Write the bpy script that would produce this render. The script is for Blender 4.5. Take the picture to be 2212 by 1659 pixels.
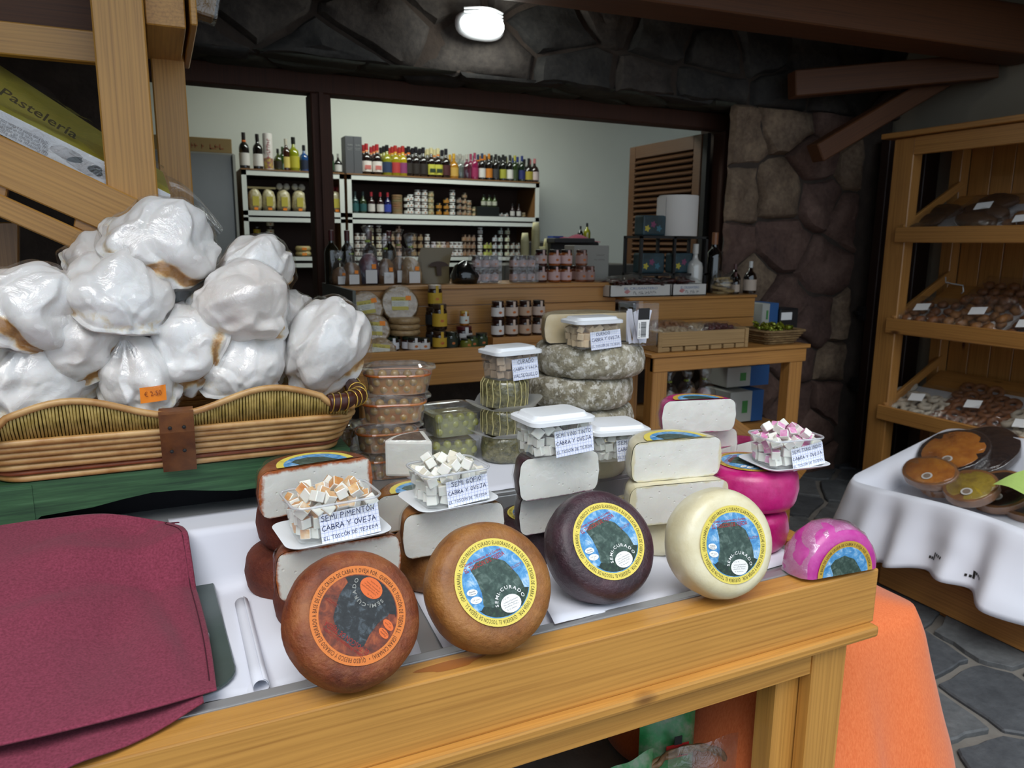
import bpy, bmesh, math, random
from mathutils import Vector, Matrix, noise
for o in list(bpy.data.objects): bpy.data.objects.remove(o)
SC = bpy.context.scene
COL = SC.collection
PI = math.pi
rad = math.radians
# ------------------------------------------------------------------ camera
FPX, CAMH = 1610.0, 1.42
YAW, PITCH, ROLL = rad(25.194), rad(10.732), rad(0.544)
CAM = Vector((0, 0, CAMH))
FW = Vector((math.sin(YAW)*math.cos(PITCH), math.cos(YAW)*math.cos(PITCH), -math.sin(PITCH)))
_r = Vector((math.cos(YAW), -math.sin(YAW), 0)); _u = _r.cross(FW)
RT = _r*math.cos(ROLL) + _u*math.sin(ROLL)
UP = _u*math.cos(ROLL) - _r*math.sin(ROLL)
cd = bpy.data.cameras.new('camera'); cam = bpy.data.objects.new('camera', cd); COL.objects.link(cam)
cd.sensor_fit = 'HORIZONTAL'; cd.sensor_width = 36; cd.lens = FPX/2212*36; cd.clip_start = .05; cd.clip_end = 200
cd.dof.use_dof = True; cd.dof.focus_distance = 1.35; cd.dof.aperture_fstop = 7.0
cam.matrix_world = Matrix(((RT.x, UP.x, -FW.x, 0), (RT.y, UP.y, -FW.y, 0), (RT.z, UP.z, -FW.z, CAMH), (0, 0, 0, 1)))
SC.camera = cam
def P(u, v, x=None, y=None, z=None):
    """world point seen at (u, v) that lies in the plane x=, y= or z="""
    d = RT*(u-1106) - UP*(v-829.5) + FW*FPX
    t = (x/d.x) if x is not None else (y/d.y) if y is not None else ((z-CAMH)/d.z)
    return CAM + d*t
# ------------------------------------------------------------------ light and exposure
SC.view_settings.view_transform = 'Standard'; SC.view_settings.look = 'None'
SC.view_settings.gamma = 1; SC.view_settings.use_curve_mapping = False
SC.view_settings.exposure = 0.66
try: SC.cycles.max_bounces = 6; SC.cycles.use_adaptive_sampling = True; SC.cycles.adaptive_threshold = .03; SC.cycles.diffuse_bounces = 3; SC.cycles.glossy_bounces = 3; SC.cycles.caustics_reflective = False; SC.cycles.caustics_refractive = False
except AttributeError: pass
W = bpy.data.worlds.new('overcast_sky'); SC.world = W; W.use_nodes = True
bg = W.node_tree.nodes['Background']; bg.inputs[0].default_value = (.74, .87, 1.0, 1); bg.inputs[1].default_value = .78
def lamp(name, kind, loc, energy, color, rot=None, **k):
    l = bpy.data.lights.new(name, kind); l.energy = energy; l.color = color
    for a, b in k.items(): setattr(l, a, b)
    o = bpy.data.objects.new(name, l); COL.objects.link(o); o.location = loc
    if rot: o.rotation_euler = rot
    return o
# soft directional light added under the overcast sky, above and behind the left shoulder
lamp('added_soft_sun', 'SUN', (0, -3, 6), 1.35, (1, .97, .93), (rad(33), 0, rad(-30)), angle=rad(40))
# ------------------------------------------------------------------ mesh helpers
class MB:
    def __init__(s): s.v = []; s.f = []; s.m = []
    def add(s, vs, fs, mi=0):
        o = len(s.v); s.v += [tuple(v) for v in vs]; s.f += [tuple(i+o for i in f) for f in fs]; s.m += [mi]*len(fs); return s
    def box(s, x0, x1, y0, y1, z0, z1, mi=0, M=None):
        vs = [Vector((x, y, z)) for z in (z0, z1) for y in (y0, y1) for x in (x0, x1)]
        if M: vs = [M@v for v in vs]
        return s.add(vs, [(0,2,3,1), (4,5,7,6), (0,1,5,4), (2,6,7,3), (0,4,6,2), (1,3,7,5)], mi)
    def grid(s, fn, nu, nv, cu=False, mi=0, flip=False):
        vs = [fn(i/(nu if cu else nu), j/nv) for j in range(nv+1) for i in range(nu if cu else nu+1)]
        w = nu if cu else nu+1; fs = []
        for j in range(nv):
            for i in range(nu):
                a = j*w+i; b = j*w+(i+1) % w if cu else a+1
                q = (a, b, b+w, a+w); fs.append(q[::-1] if flip else q)
        return s.add(vs, fs, mi)
    def lathe(s, prof, n=24, a0=0, a1=2*PI, mi=0, M=None):
        full = abs(a1-a0-2*PI) < 1e-6
        k = n if full else n+1; vs = []; fs = []
        for (r, z) in prof:
            for i in range(k):
                a = a0+(a1-a0)*i/n; v = Vector((r*math.cos(a), r*math.sin(a), z)); vs.append(M@v if M else v)
        for j in range(len(prof)-1):
            for i in range(n):
                i2 = (i+1) % k; fs.append((j*k+i, j*k+i2, (j+1)*k+i2, (j+1)*k+i))
        if full:
            if prof[0][0] > 1e-6: fs.append(tuple(range(k))[::-1])
            if prof[-1][0] > 1e-6: fs.append(tuple(range((len(prof)-1)*k, len(prof)*k)))
        return s.add(vs, fs, mi)
    def tube(s, pts, r, n=8, closed=False, mi=0):
        pts = [Vector(p) for p in pts]; m = len(pts); vs = []; fs = []; prev = None
        for i, p in enumerate(pts):
            a = pts[(i-1) % m] if (i or closed) else p; b = pts[(i+1) % m] if (i < m-1 or closed) else p
            t = (b-a).normalized()
            if prev is None:
                up = Vector((0, 0, 1)) if abs(t.z) < .9 else Vector((1, 0, 0)); nx = t.cross(up).normalized()
            else: nx = (prev - t*prev.dot(t)).normalized()
            prev = nx; ny = t.cross(nx); rr = r(i/(m-1 if m > 1 else 1)) if callable(r) else r
            vs += [p+(nx*math.cos(2*PI*k/n)+ny*math.sin(2*PI*k/n))*rr for k in range(n)]
        for i in range(m if closed else m-1):
            j = (i+1) % m
            for k in range(n): fs.append((i*n+k, i*n+(k+1) % n, j*n+(k+1) % n, j*n+k))
        if not closed: fs += [tuple(range(n))[::-1], tuple(range((m-1)*n, m*n))]
        return s.add(vs, fs, mi)
    def prism(s, poly, z0, z1, mi=0, M=None):
        n = len(poly); vs = [Vector((x, y, z)) for z in (z0, z1) for x, y in poly]
        if M: vs = [M@v for v in vs]
        return s.add(vs, [tuple(range(n))[::-1], tuple(range(n, 2*n))]+[(i, (i+1) % n, n+(i+1) % n, n+i) for i in range(n)], mi)
    def xf(s, M): s.v = [tuple(M@Vector(v)) for v in s.v]; return s
    def mesh(s, name, bevel=0, seg=1, smooth=False, sharp=None):
        me = bpy.data.meshes.new(name); me.from_pydata(s.v, [], s.f)
        if any(s.m): me.polygons.foreach_set('material_index', s.m)
        if bevel:
            b = bmesh.new(); b.from_mesh(me)
            es = [e for e in b.edges if len(e.link_faces) == 2 and e.calc_face_angle(0) > .6]
            bmesh.ops.bevel(b, geom=es, offset=bevel, segments=seg, profile=.6, affect='EDGES', clamp_overlap=True)
            b.to_mesh(me); b.free()
        if smooth: me.shade_smooth()
        if sharp: me.shade_smooth(); me.set_sharp_from_angle(angle=rad(sharp))
        me.update(); return me
    def build(s, name, mat, parent=None, bevel=0, seg=1, smooth=False, sharp=None, loc=None, rot=None):
        return ob(name, s.mesh(name, bevel, seg, smooth, sharp), mat, parent, loc, rot)
def ob(name, me, mat=None, parent=None, loc=None, rot=None):
    if mat is not None and not me.materials:
        for m in (mat if isinstance(mat, (list, tuple)) else [mat]): me.materials.append(m)
    o = bpy.data.objects.new(name, me); COL.objects.link(o)
    if parent: o.parent = parent
    if loc is not None: o.location = loc
    if rot is not None: o.rotation_euler = rot
    return o
def tag(o, label, cat, group=None):
    o['label'] = label; o['category'] = cat
    if group: o['group'] = group
    return o
def struct(o): o['kind'] = 'structure'; return o
def stuff(o): o['kind'] = 'stuff'; return o
def thing(name, label, cat, loc=(0, 0, 0), rz=0, group=None, M=None):
    o = bpy.data.objects.new(name, None); COL.objects.link(o); o.empty_display_size = .05
    if M is not None: o.matrix_world = M
    else: o.location = loc; o.rotation_euler = (0, 0, rz)
    return tag(o, label, cat, group)
KIDS = {}
def copy_tree(src, loc=None, rz=None, label=None, group=None, parent=None):
    c = src.copy(); COL.objects.link(c); c.parent = parent
    if loc is not None: c.location = loc
    if rz is not None: c.rotation_euler = (0, 0, rz)
    if label: c['label'] = label
    if group: c['group'] = group
    for ch in list(src.children): copy_tree(ch, parent=c)
    return c
def nz(p, sc=1, oct=3): return noise.fractal(Vector(p)*sc, 1.0, 2.0, oct)
def roundrect(w, d, r, n=5):
    out = []
    for cx, cy, a in ((w/2-r, d/2-r, 0), (-w/2+r, d/2-r, PI/2), (-w/2+r, -d/2+r, PI), (w/2-r, -d/2+r, 1.5*PI)):
        out += [(cx+r*math.cos(a+PI/2*i/n), cy+r*math.sin(a+PI/2*i/n)) for i in range(n+1)]
    return out
# ------------------------------------------------------------------ materials
def lin(c): return tuple((x/12.92 if x <= .04045 else ((x+.055)/1.055)**2.4) for x in c)
def hx(s): return lin(tuple(int(s[i:i+2], 16)/255 for i in (0, 2, 4)))
MATS = {}
class N:
    def __init__(s, name):
        s.m = bpy.data.materials.new(name); s.m.use_nodes = True; s.t = s.m.node_tree; s.b = s.t.nodes['Principled BSDF']; s.out = s.t.nodes['Material Output']
    def n(s, ty, **k):
        x = s.t.nodes.new('ShaderNode'+ty)
        for a, b in k.items():
            if a.startswith('i_'): x.inputs[int(a[2:]) if a[2:].isdigit() else a[2:].replace('_', ' ')].default_value = b
            else: setattr(x, a, b)
        return x
    def l(s, a, b): s.t.links.new(a, b)
    def ramp(s, fac, stops):
        r = s.n('ValToRGB'); e = r.color_ramp.elements
        while len(e) < len(stops): e.new(.5)
        for el, (p, c) in zip(e, stops): el.position = p; el.color = (*c, 1)
        s.l(fac, r.inputs[0]); return r.outputs[0]
    def coord(s, scale=(1, 1, 1), rnd=True, kind='Object', rot=(0, 0, 0)):
        tc = s.n('TexCoord'); mp = s.n('Mapping'); mp.inputs['Scale'].default_value = scale; mp.inputs['Rotation'].default_value = rot
        s.l(tc.outputs[kind], mp.inputs[0])
        if rnd:
            oi = s.n('ObjectInfo'); mu = s.n('Math', operation='MULTIPLY', i_1=37.0); s.l(oi.outputs['Random'], mu.inputs[0]); s.l(mu.outputs[0], mp.inputs['Location'])
        return mp.outputs[0]
    def noise(s, vec, scale, detail=4, rough=.55, dist=0):
        x = s.n('TexNoise'); x.inputs['Scale'].default_value = scale; x.inputs['Detail'].default_value = detail; x.inputs['Roughness'].default_value = rough; x.inputs['Distortion'].default_value = dist
        s.l(vec, x.inputs['Vector']); return x.outputs['Fac']
    def mix(s, fac, a, b):
        x = s.n('Mix', data_type='RGBA')
        if isinstance(fac, (int, float)): x.inputs[0].default_value = fac
        else: s.l(fac, x.inputs[0])
        for sock, c in ((x.inputs[6], a), (x.inputs[7], b)):
            if isinstance(c, tuple): sock.default_value = (*c, 1)
            else: s.l(c, sock)
        return x.outputs[2]
    def bump(s, h, strength=.3, dist=.002):
        x = s.n('Bump'); x.inputs['Strength'].default_value = strength; x.inputs['Distance'].default_value = dist; s.l(h, x.inputs['Height']); s.l(x.outputs[0], s.b.inputs['Normal']); return x
    def col(s, c):
        if isinstance(c, tuple): s.b.inputs['Base Color'].default_value = (*c, 1)
        else: s.l(c, s.b.inputs['Base Color'])
    def set(s, **k):
        for a, v in k.items(): s.b.inputs[a.replace('_', ' ')].default_value = v
def mat(name, c, rough=.5, var=0, vs=20, bump=0, bs=60, metal=0, sub=0, coat=0, spec=.5, c2=None, bd=.002, ramp=(.35, .65)):
    if name in MATS: return MATS[name]
    c = hx(c) if isinstance(c, str) else c
    x = N(name); x.set(Roughness=rough, Metallic=metal)
    x.b.inputs['Specular IOR Level'].default_value = spec
    if coat: x.set(Coat_Weight=coat, Coat_Roughness=.12)
    if sub: x.set(Subsurface_Weight=sub, Subsurface_Scale=.01)
    if c2 or var or bump: v = x.coord()
    if c2: x.col(x.ramp(x.noise(v, vs, 5), [(ramp[0], c), (ramp[1], hx(c2) if isinstance(c2, str) else c2)]))
    elif var: x.col(x.ramp(x.noise(v, vs, 5), [(.3, tuple(max(0, k*(1-var)) for k in c)), (.7, tuple(min(1, k*(1+var)) for k in c))]))
    else: x.col(c)
    if bump: x.bump(x.noise(v, bs, 4), bump, bd)
    MATS[name] = x.m; return x.m
def wood(name, base, dark, axis='X', rough=.42, scale=1.0, knots=True, coat=.25):
    if name in MATS: return MATS[name]
    x = N(name); b, d = hx(base), hx(dark)
    st = {'X': (.6, 9, 9), 'Y': (9, .6, 9), 'Z': (9, 9, .6)}[axis]
    v = x.coord(tuple(k*scale for k in st))
    rings = x.n('TexWave', wave_type='BANDS', bands_direction={'X': 'Z', 'Y': 'Z', 'Z': 'X'}[axis])
    rings.inputs['Scale'].default_value = 3.4; rings.inputs['Distortion'].default_value = 14; rings.inputs['Detail'].default_value = 3; rings.inputs['Detail Scale'].default_value = .55
    x.l(v, rings.inputs['Vector'])
    fine = x.noise(x.coord(tuple(k*scale*(1 if k < 5 else 6) for k in st)), 3, 4, .6)
    c1 = x.ramp(rings.outputs['Fac'], [(.0, tuple(.45*p+.55*q for p, q in zip(d, b))), (.4, b), (1, tuple(min(1, k*1.12) for k in b))])
    c2 = x.mix(.5, c1, x.ramp(fine, [(.34, d), (.5, b), (.66, tuple(min(1, k*1.15) for k in b))]))
    big = x.noise(x.coord(), 2.2, 3)
    c3 = x.mix(.3, c2, x.ramp(big, [(.3, tuple(k*.72 for k in b)), (.7, tuple(min(1, k*1.15) for k in b))]))
    if knots:
        vo = x.n('TexVoronoi', feature='F1'); vo.inputs['Scale'].default_value = 1.0
        ks = {'X': (2.6, 7, 7), 'Y': (7, 2.6, 7), 'Z': (7, 7, 2.6)}[axis]
        x.l(x.coord(ks), vo.inputs['Vector'])
        kf = x.n('MapRange'); kf.inputs[1].default_value = .035; kf.inputs[2].default_value = .1; kf.inputs[3].default_value = 1; kf.inputs[4].default_value = 0
        x.l(vo.outputs['Distance'], kf.inputs[0]); c3 = x.mix(kf.outputs[0], c3, hx('5a3418'))
    x.col(c3); x.set(Roughness=rough, Coat_Weight=coat, Coat_Roughness=.25); x.bump(fine, .25, .0015)
    MATS[name] = x.m; return x.m
def clear(name, tint=(1, 1, 1), base=.05, edge=.55, rough=.06, wrinkle=0, ws=14, milky=0, stretch=(1, 1, 1)):
    """thin clear plastic or glass: transparent with a glossy skin"""
    if name in MATS: return MATS[name]
    x = N(name); x.t.nodes.remove(x.b)
    tr = x.n('BsdfTransparent'); tr.inputs[0].default_value = (*tint, 1)
    gl = x.n('BsdfGlossy'); gl.inputs['Roughness'].default_value = rough; gl.inputs[0].default_value = (1, 1, 1, 1)
    lw = x.n('LayerWeight'); lw.inputs[0].default_value = .3; pw = x.n('Math', operation='POWER', i_1=2.2); x.l(lw.outputs['Facing'], pw.inputs[0])
    ma = x.n('Math', operation='MULTIPLY_ADD', use_clamp=True); ma.inputs[1].default_value = edge; ma.inputs[2].default_value = base
    x.l(pw.outputs[0], ma.inputs[0])
    if wrinkle:
        bp = x.n('Bump'); bp.inputs['Strength'].default_value = wrinkle; bp.inputs['Distance'].default_value = .006
        v = x.coord(stretch)
        x.l(x.noise(v, ws, 4, .6, 1.2), bp.inputs['Height']); x.l(bp.outputs[0], gl.inputs['Normal'])
    first = tr.outputs[0]
    if milky:
        df = x.n('BsdfDiffuse'); df.inputs[0].default_value = (*tint, 1); m0 = x.n('MixShader'); m0.inputs[0].default_value = milky
        x.l(first, m0.inputs[1]); x.l(df.outputs[0], m0.inputs[2]); first = m0.outputs[0]
    mx = x.n('MixShader'); x.l(ma.outputs[0], mx.inputs[0]); x.l(first, mx.inputs[1]); x.l(gl.outputs[0], mx.inputs[2])
    x.l(mx.outputs[0], x.out.inputs[0]); MATS[name] = x.m; return x.m
WX = wood('honey_pine_along_x', 'c99247', '935d24', 'X'); WY = wood('honey_pine_along_y', 'c99247', '935d24', 'Y'); WZ = wood('honey_pine_along_z', 'c99247', '935d24', 'Z')
RX = wood('amber_pine_along_x', 'b37f42', '7a4b20', 'X'); RY = wood('amber_pine_along_y', 'b37f42', '7a4b20', 'Y'); RZ = wood('amber_pine_along_z', 'b37f42', '7a4b20', 'Z')
DB = wood('dark_brown_beam', '5a3418', '2e190b', 'X', rough=.6, knots=False, coat=0)
PAPER = mat('white_paper', 'e4e6f0', .8)
WHITEP = mat('white_plastic', 'eef1f5', .28, coat=.2)
PLAST = clear('clear_plastic', (.97, .98, .98), .05, .3, .08, milky=.08)
CLEARBOX = clear('crystal_plastic', (.97, .97, .98), .04, .4, .04)
FILM = clear('cling_film', (.99, .99, .99), .07, .25, .14, wrinkle=1.0, ws=26, milky=.0)
FILMB = clear('cellophane', (.97, .97, .97), .09, .4, .12, wrinkle=1.0, ws=24, milky=.015)
ORANGE = mat('orange_sticker', 'f58a1e', .6)
INK = mat('blue_ink', '1f2a58', .7); BLACK = mat('black_print', '1c1c1e', .7); WPRINT = mat('white_print', 'f2f2f0', .7); REDPRINT = mat('red_print', 'b8262f', .7)
STEEL = mat('brushed_steel', 'b4b5b6', .38, metal=.55, var=.06, vs=6)
CHEESE = mat('white_cheese_paste', 'f1efe6', .5, sub=.15, bump=.25, bs=90, bd=.003, var=.03)
CARD = mat('grid_card_base', 'e8ecf8', .8)
# ------------------------------------------------------------------ lettering
_TC = {}
def glyphs(s, size=1.0, bold=0):
    k = (s, bold)
    if k not in _TC:
        cu = bpy.data.curves.new('lettering', 'FONT'); cu.body = s; cu.size = 1; cu.resolution_u = 2; cu.offset = bold; cu.align_x = 'LEFT'
        o = bpy.data.objects.new('lettering', cu); COL.objects.link(o)
        dg = bpy.context.evaluated_depsgraph_get(); ev = o.evaluated_get(dg); me = ev.to_mesh()
        vs = [(v.co.x, v.co.y) for v in me.vertices]; fs = [tuple(p.vertices) for p in me.polygons]
        w = max([v[0] for v in vs], default=.25); ev.to_mesh_clear(); bpy.data.objects.remove(o); bpy.data.curves.remove(cu)
        _TC[k] = (vs, fs, w)
    vs, fs, w = _TC[k]; return [(x*size, y*size) for x, y in vs], fs, w*size
def text(mb, s, size, x, y, z=0, ang=0, fit=None, align='L', bold=0, mi=0):
    vs, fs, w = glyphs(s, size, bold); k = 1
    if fit: k = fit/w; w = fit
    ox = {'L': 0, 'C': -w/2, 'R': -w}[align]; c, sn = math.cos(ang), math.sin(ang)
    mb.add([(x+(a*k+ox)*c-b*sn, y+(a*k+ox)*sn+b*c, z) for a, b in vs], fs, mi)
def ringtext(mb, s, size, r, a0, a1, z=0, cx=0, cy=0, bold=0, mi=0):
    """letters upright outward, clockwise from angle a0 to a1 (radians, a1 < a0)"""
    ws = [(glyphs(ch, size, bold)[2]+size*.10) if ch != ' ' else size*.32 for ch in s]; tot = sum(ws); acc = 0
    for ch, w in zip(s, ws):
        if ch != ' ':
            a = a0+(a1-a0)*(acc+w/2)/tot; vs, fs, gw = glyphs(ch, size, bold); c, sn = math.cos(a-PI/2), math.sin(a-PI/2)
            k = min(1.25, abs(a1-a0)*r/tot)
            mb.add([(cx+r*math.cos(a)+(x-gw/2)*k*c-y*sn, cy+r*math.sin(a)+(x-gw/2)*k*sn+y*c, z) for x, y in vs], fs, mi)
        acc += w
def scribble(mb, w, h, x, y, z=0, sd=1, ang=0, align='L'):
    """print too small or blurred to read: a run of letter-sized dashes"""
    r = random.Random(sd); px = 0; c, sn = math.cos(ang), math.sin(ang); ox = {'L': 0, 'C': -w/2}[align]
    while px < w:
        lw = h*r.uniform(.25, .7); hh = h*r.uniform(.6, 1.0)
        if r.random() > .13:
            for a0, a1, b0, b1 in ((0, .25*lw, 0, hh), (0, lw, r.choice((0, .4, .75))*hh, None)):
                b1 = b0+.22*hh if b1 is None else b1
                mb.add([(x+(ox+px+a)*c-b*sn, y+(ox+px+a)*sn+b*c, z) for a, b in ((a0, b0), (a1, b0), (a1, b1), (a0, b1))], [(0, 1, 2, 3)])
        px += lw+h*.18
HW = {'A': [[(0,0),(.4,1),(.75,0)],[(.1,.38),(.7,.42)]], 'B': [[(0,0),(.08,1)],[(.05,1),(.55,.9),(.5,.6),(.08,.52),(.62,.4),(.55,.05),(0,0)]], 'C': [[(.7,.85),(.4,1),(.08,.6),(.1,.15),(.4,0),(.7,.1)]],
 'D': [[(.05,0),(.1,1),(.5,.9),(.72,.5),(.5,.08),(.05,0)]], 'E': [[(.65,1),(.08,.97),(0,0),(.6,.03)],[(.04,.5),(.5,.53)]], 'F': [[(0,0),(.08,1),(.65,1)],[(.05,.52),(.5,.55)]], 'G': [[(.7,.9),(.35,1),(.05,.55),(.2,.05),(.6,.1),(.65,.45),(.35,.42)]],
 'I': [[(.1,0),(.14,.72)],[(.12,.93),(.17,1.0)]], 'J': [[(.55,1),(.5,.2),(.3,0),(.05,.2)],[(.2,1),(.75,1)]], 'L': [[(.1,1),(0,.02),(.6,.04)]], 'M': [[(0,0),(.12,1),(.4,.45),(.7,1),(.82,0)]], 'N': [[(0,0),(.08,1),(.6,.02),(.68,1)]],
 'O': [[(.4,1),(.1,.75),(.08,.25),(.38,0),(.68,.25),(.7,.75),(.4,1)]], 'Ó': [[(.4,1),(.1,.75),(.08,.25),(.38,0),(.68,.25),(.7,.75),(.4,1)],[(.4,1.15),(.55,1.4)]], 'P': [[(0,0),(.08,1),(.55,.95),(.6,.65),(.4,.5),(.05,.48)]], 'Q': [[(.4,1),(.1,.75),(.08,.25),(.38,0),(.68,.25),(.7,.75),(.4,1)],[(.45,.25),(.8,-.1)]],
 'R': [[(0,0),(.08,1),(.55,.95),(.6,.68),(.05,.5),(.65,0)]], 'S': [[(.65,.88),(.35,1),(.1,.78),(.55,.42),(.5,.08),(.2,0),(0,.12)]], 'T': [[(.35,0),(.4,1)],[(0,.98),(.75,1)]], 'U': [[(.05,1),(.08,.25),(.35,0),(.62,.25),(.66,1)]], 'V': [[(0,1),(.32,0),(.7,1)]], 'Y': [[(.05,1),(.35,.5),(.7,1)],[(.35,.5),(.3,0)]]}
def handwrite(mb, s, h, x, y, z, rng, ang=0, wd=.13):
    cx = 0; c, sn = math.cos(ang), math.sin(ang)
    for ch in s:
        if ch == ' ': cx += h*.5; continue
        gx, gy, gs = rng.uniform(-.03, .03), rng.uniform(-.06, .06), rng.uniform(.9, 1.08)
        for line in HW[ch]:
            for (ax, ay), (bx, by) in zip(line, line[1:]):
                p = Vector((cx+(ax*gs+gx)*h, (ay*gs+gy)*h)); q = Vector((cx+(bx*gs+gx)*h, (by*gs+gy)*h))
                d = (q-p).normalized()*h*wd*.5; nn = Vector((-d.y, d.x)); p -= d*.7; q += d*.7
                mb.add([(x+a.x*c-a.y*sn, y+a.x*sn+a.y*c, z) for a in (p-nn, q-nn, q+nn, p+nn)], [(0, 1, 2, 3)])
        cx += h*(max(a for l in HW[ch] for a, _ in l)+.22)
    return cx
# ------------------------------------------------------------------ setting
rng = random.Random(7)
def stone_mat(name, a, b, c, rough=.85):
    if name in MATS: return MATS[name]
    x = N(name); v = x.coord(); n1 = x.noise(v, 6, 6, .65); n2 = x.noise(v, 40, 4, .6)
    x.col(x.mix(.35, x.ramp(n1, [(.3, hx(a)), (.52, hx(b)), (.75, hx(c))]), x.ramp(n2, [(.3, hx(a)), (.7, hx(c))])))
    x.set(Roughness=rough); x.bump(n2, .5, .006); MATS[name] = x.m; return x.m
ST_D = stone_mat('dark_basalt', '24211f', '39332f', '585049'); ST_D2 = stone_mat('charcoal_basalt', '1f1f1f', '2e2d2c', '4a4641'); ST_G = stone_mat('greenish_slate', '2a2c24', '393b32', '4f4f43')
ST_R = stone_mat('reddish_tuff', '3f2c28', '5a4239', '7a6155'); ST_R2 = stone_mat('ochre_tuff', '4e3d32', '74604e', 'a08a70')
MORTAR = mat('dark_mortar', '40362f', .95, var=.25, vs=12, bump=.6, bs=30, bd=.01)
def clip(poly, p, nrm):
    out = []
    for i in range(len(poly)):
        a, b = poly[i], poly[(i+1) % len(poly)]; da, db = (a-p).dot(nrm), (b-p).dot(nrm)
        if da <= 0: out.append(a)
        if da*db < 0: out.append(a+(b-a)*(da/(da-db)))
    return out
def stones(parent, org, ua, va, na, Wd, Ht, mind, mats, seed, depth=.035, gap=.006, asp=1.5):
    """irregular fitted stones: cells of scattered centres, each with a rough bulging face"""
    r = random.Random(seed); org, ua, va, na = Vector(org), Vector(ua), Vector(va), Vector(na); sd_ = []
    for i in range(3000):
        q = Vector((r.uniform(0, Wd)/asp, r.uniform(0, Ht)))
        if all((q-k).length > mind*(.75+.5*((i*7) % 5)/4) for k in sd_): sd_.append(q)
    for i, c in enumerate(sd_):
        poly = [Vector((0, 0)), Vector((Wd/asp, 0)), Vector((Wd/asp, Ht)), Vector((0, Ht))]
        for k in sd_:
            if k is not c and (k-c).length < mind*4:
                poly = clip(poly, (c+k)/2-(k-c).normalized()*gap, (k-c).normalized())
                if len(poly) < 3: break
        if len(poly) < 3: continue
        ring = []
        for a, b in zip(poly, poly[1:]+poly[:1]):
            n = max(2, int((b-a).length/.05))
            for k in range(n): q = a.lerp(b, k/n); q += Vector((nz((q.x*11, q.y*11, seed)), nz((q.y*11, q.x*11, seed+5))))*.016; ring.append(q)
        cen = sum(ring, Vector((0, 0)))/len(ring); dp = depth*r.uniform(.55, 1.3); vs = []; n = len(ring); tl = Vector((r.uniform(-.12, .12), r.uniform(-.12, .12)))
        for f, h in ((1, -.02), (.97, .25), (.88, .8), (.6, 1.0), (.3, 1.05)):
            for q in ring:
                p = cen+(q-cen)*f; hh = dp*h+((nz((p.x+seed*3, p.y, i), 5, 4)*depth*.8+(p-cen).dot(tl)*.5) if f < 1 else 0); vs.append(ua*((p.x-cen.x)*asp)+va*(p.y-cen.y)+na*hh)
        vs.append(na*dp*1.05); fs = []
        for l in range(4):
            for k in range(n): fs.append((l*n+k, l*n+(k+1) % n, (l+1)*n+(k+1) % n, (l+1)*n+k))
        fs += [(4*n+k, 4*n+(k+1) % n, 5*n) for k in range(n)]
        if ua.cross(va).dot(na) < 0: fs = [f[::-1] for f in fs]
        m = MB(); m.add(vs, fs); m.build('stone', r.choice(mats), parent, sharp=45, loc=org+ua*(cen.x*asp)+va*cen.y)
# floor with flagstones
fl = struct(MB().box(-8, 8, -8, 9, -.1, 0).build('floor', mat('grey_mortar', '6e6a64', .95, var=.2, vs=10, bump=.5, bs=40, bd=.005)))
FS = [stone_mat('flagstone_a', '383b3e', '4b4f52', '63676a', .7), stone_mat('flagstone_b', '33363a', '44474b', '5a5d60', .65), stone_mat('flagstone_c', '404244', '55585a', '6d6f70', .75)]
r = random.Random(3); seeds = []
for i in range(4000):
    q = Vector((r.uniform(1.3, 4.1), r.uniform(.3, 3.4)))
    if all((q-s).length > .27 for s in seeds): seeds.append(q)
for i, s in enumerate(seeds):
    poly = [Vector((1.1, .1)), Vector((4.2, .1)), Vector((4.2, 3.6)), Vector((1.1, 3.6))]
    for t in seeds:
        if t is not s and (t-s).length < 1.1:
            poly = clip(poly, (s+t)/2-(t-s).normalized()*.016, (t-s).normalized())
            if len(poly) < 3: break
    if len(poly) < 3: continue
    pts = []
    for a, b in zip(poly, poly[1:]+poly[:1]):
        for k in range(4):
            q = a.lerp(b, k/4); pts.append((q.x-s.x+nz((q.x*7, q.y*7, 1))*.02, q.y-s.y+nz((q.x*7, q.y*7, 9))*.02))
    m = MB(); h = .012+r.uniform(0, .008); m.prism(pts, -.01, h)
    m.build('flagstone', FS[i % 3], fl, bevel=.005, loc=(s.x, s.y, 0))
# back stone wall: lintel, soffit, pier, parapet below the window
wb = struct(MB().box(-2.2, 4.3, 3.33, 3.9, 2.17, 3.1).prism([(2.87, 3.33), (4.3, 3.33), (4.3, 3.9), (3.12, 3.9), (3.12, 3.56)], 0, 2.17).box(-2.2, 2.87, 3.36, 3.9, 0, 1.06).box(-2.2, -.1, 3.36, 3.9, 1.06, 2.17).build('wall_back', MORTAR))
stones(wb, (-.6, 3.335, 2.165), (1, 0, 0), (0, 0, 1), (0, -1, 0), 4.75, .8, .24, [ST_D, ST_D2, ST_D], 11, .05)
stones(wb, (-.6, 3.31, 2.17), (1, 0, 0), (0, 1, 0), (0, 0, -1), 3.5, .28, .2, [ST_G, ST_G, ST_D2], 5, .014, .004, 1.8)
stones(wb, (2.86, 3.335, 0), (1, 0, 0), (0, 0, 1), (0, -1, 0), 1.0, 2.17, .27, [ST_R, ST_R, ST_R2], 29, .05, .002, 1.25)
stones(wb, (2.872, 3.335, 1.0), (.736, .677, 0), (0, 0, 1), (-.677, .736, 0), .32, 1.17, .2, [ST_R, ST_D], 9, .012, .002)
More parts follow.
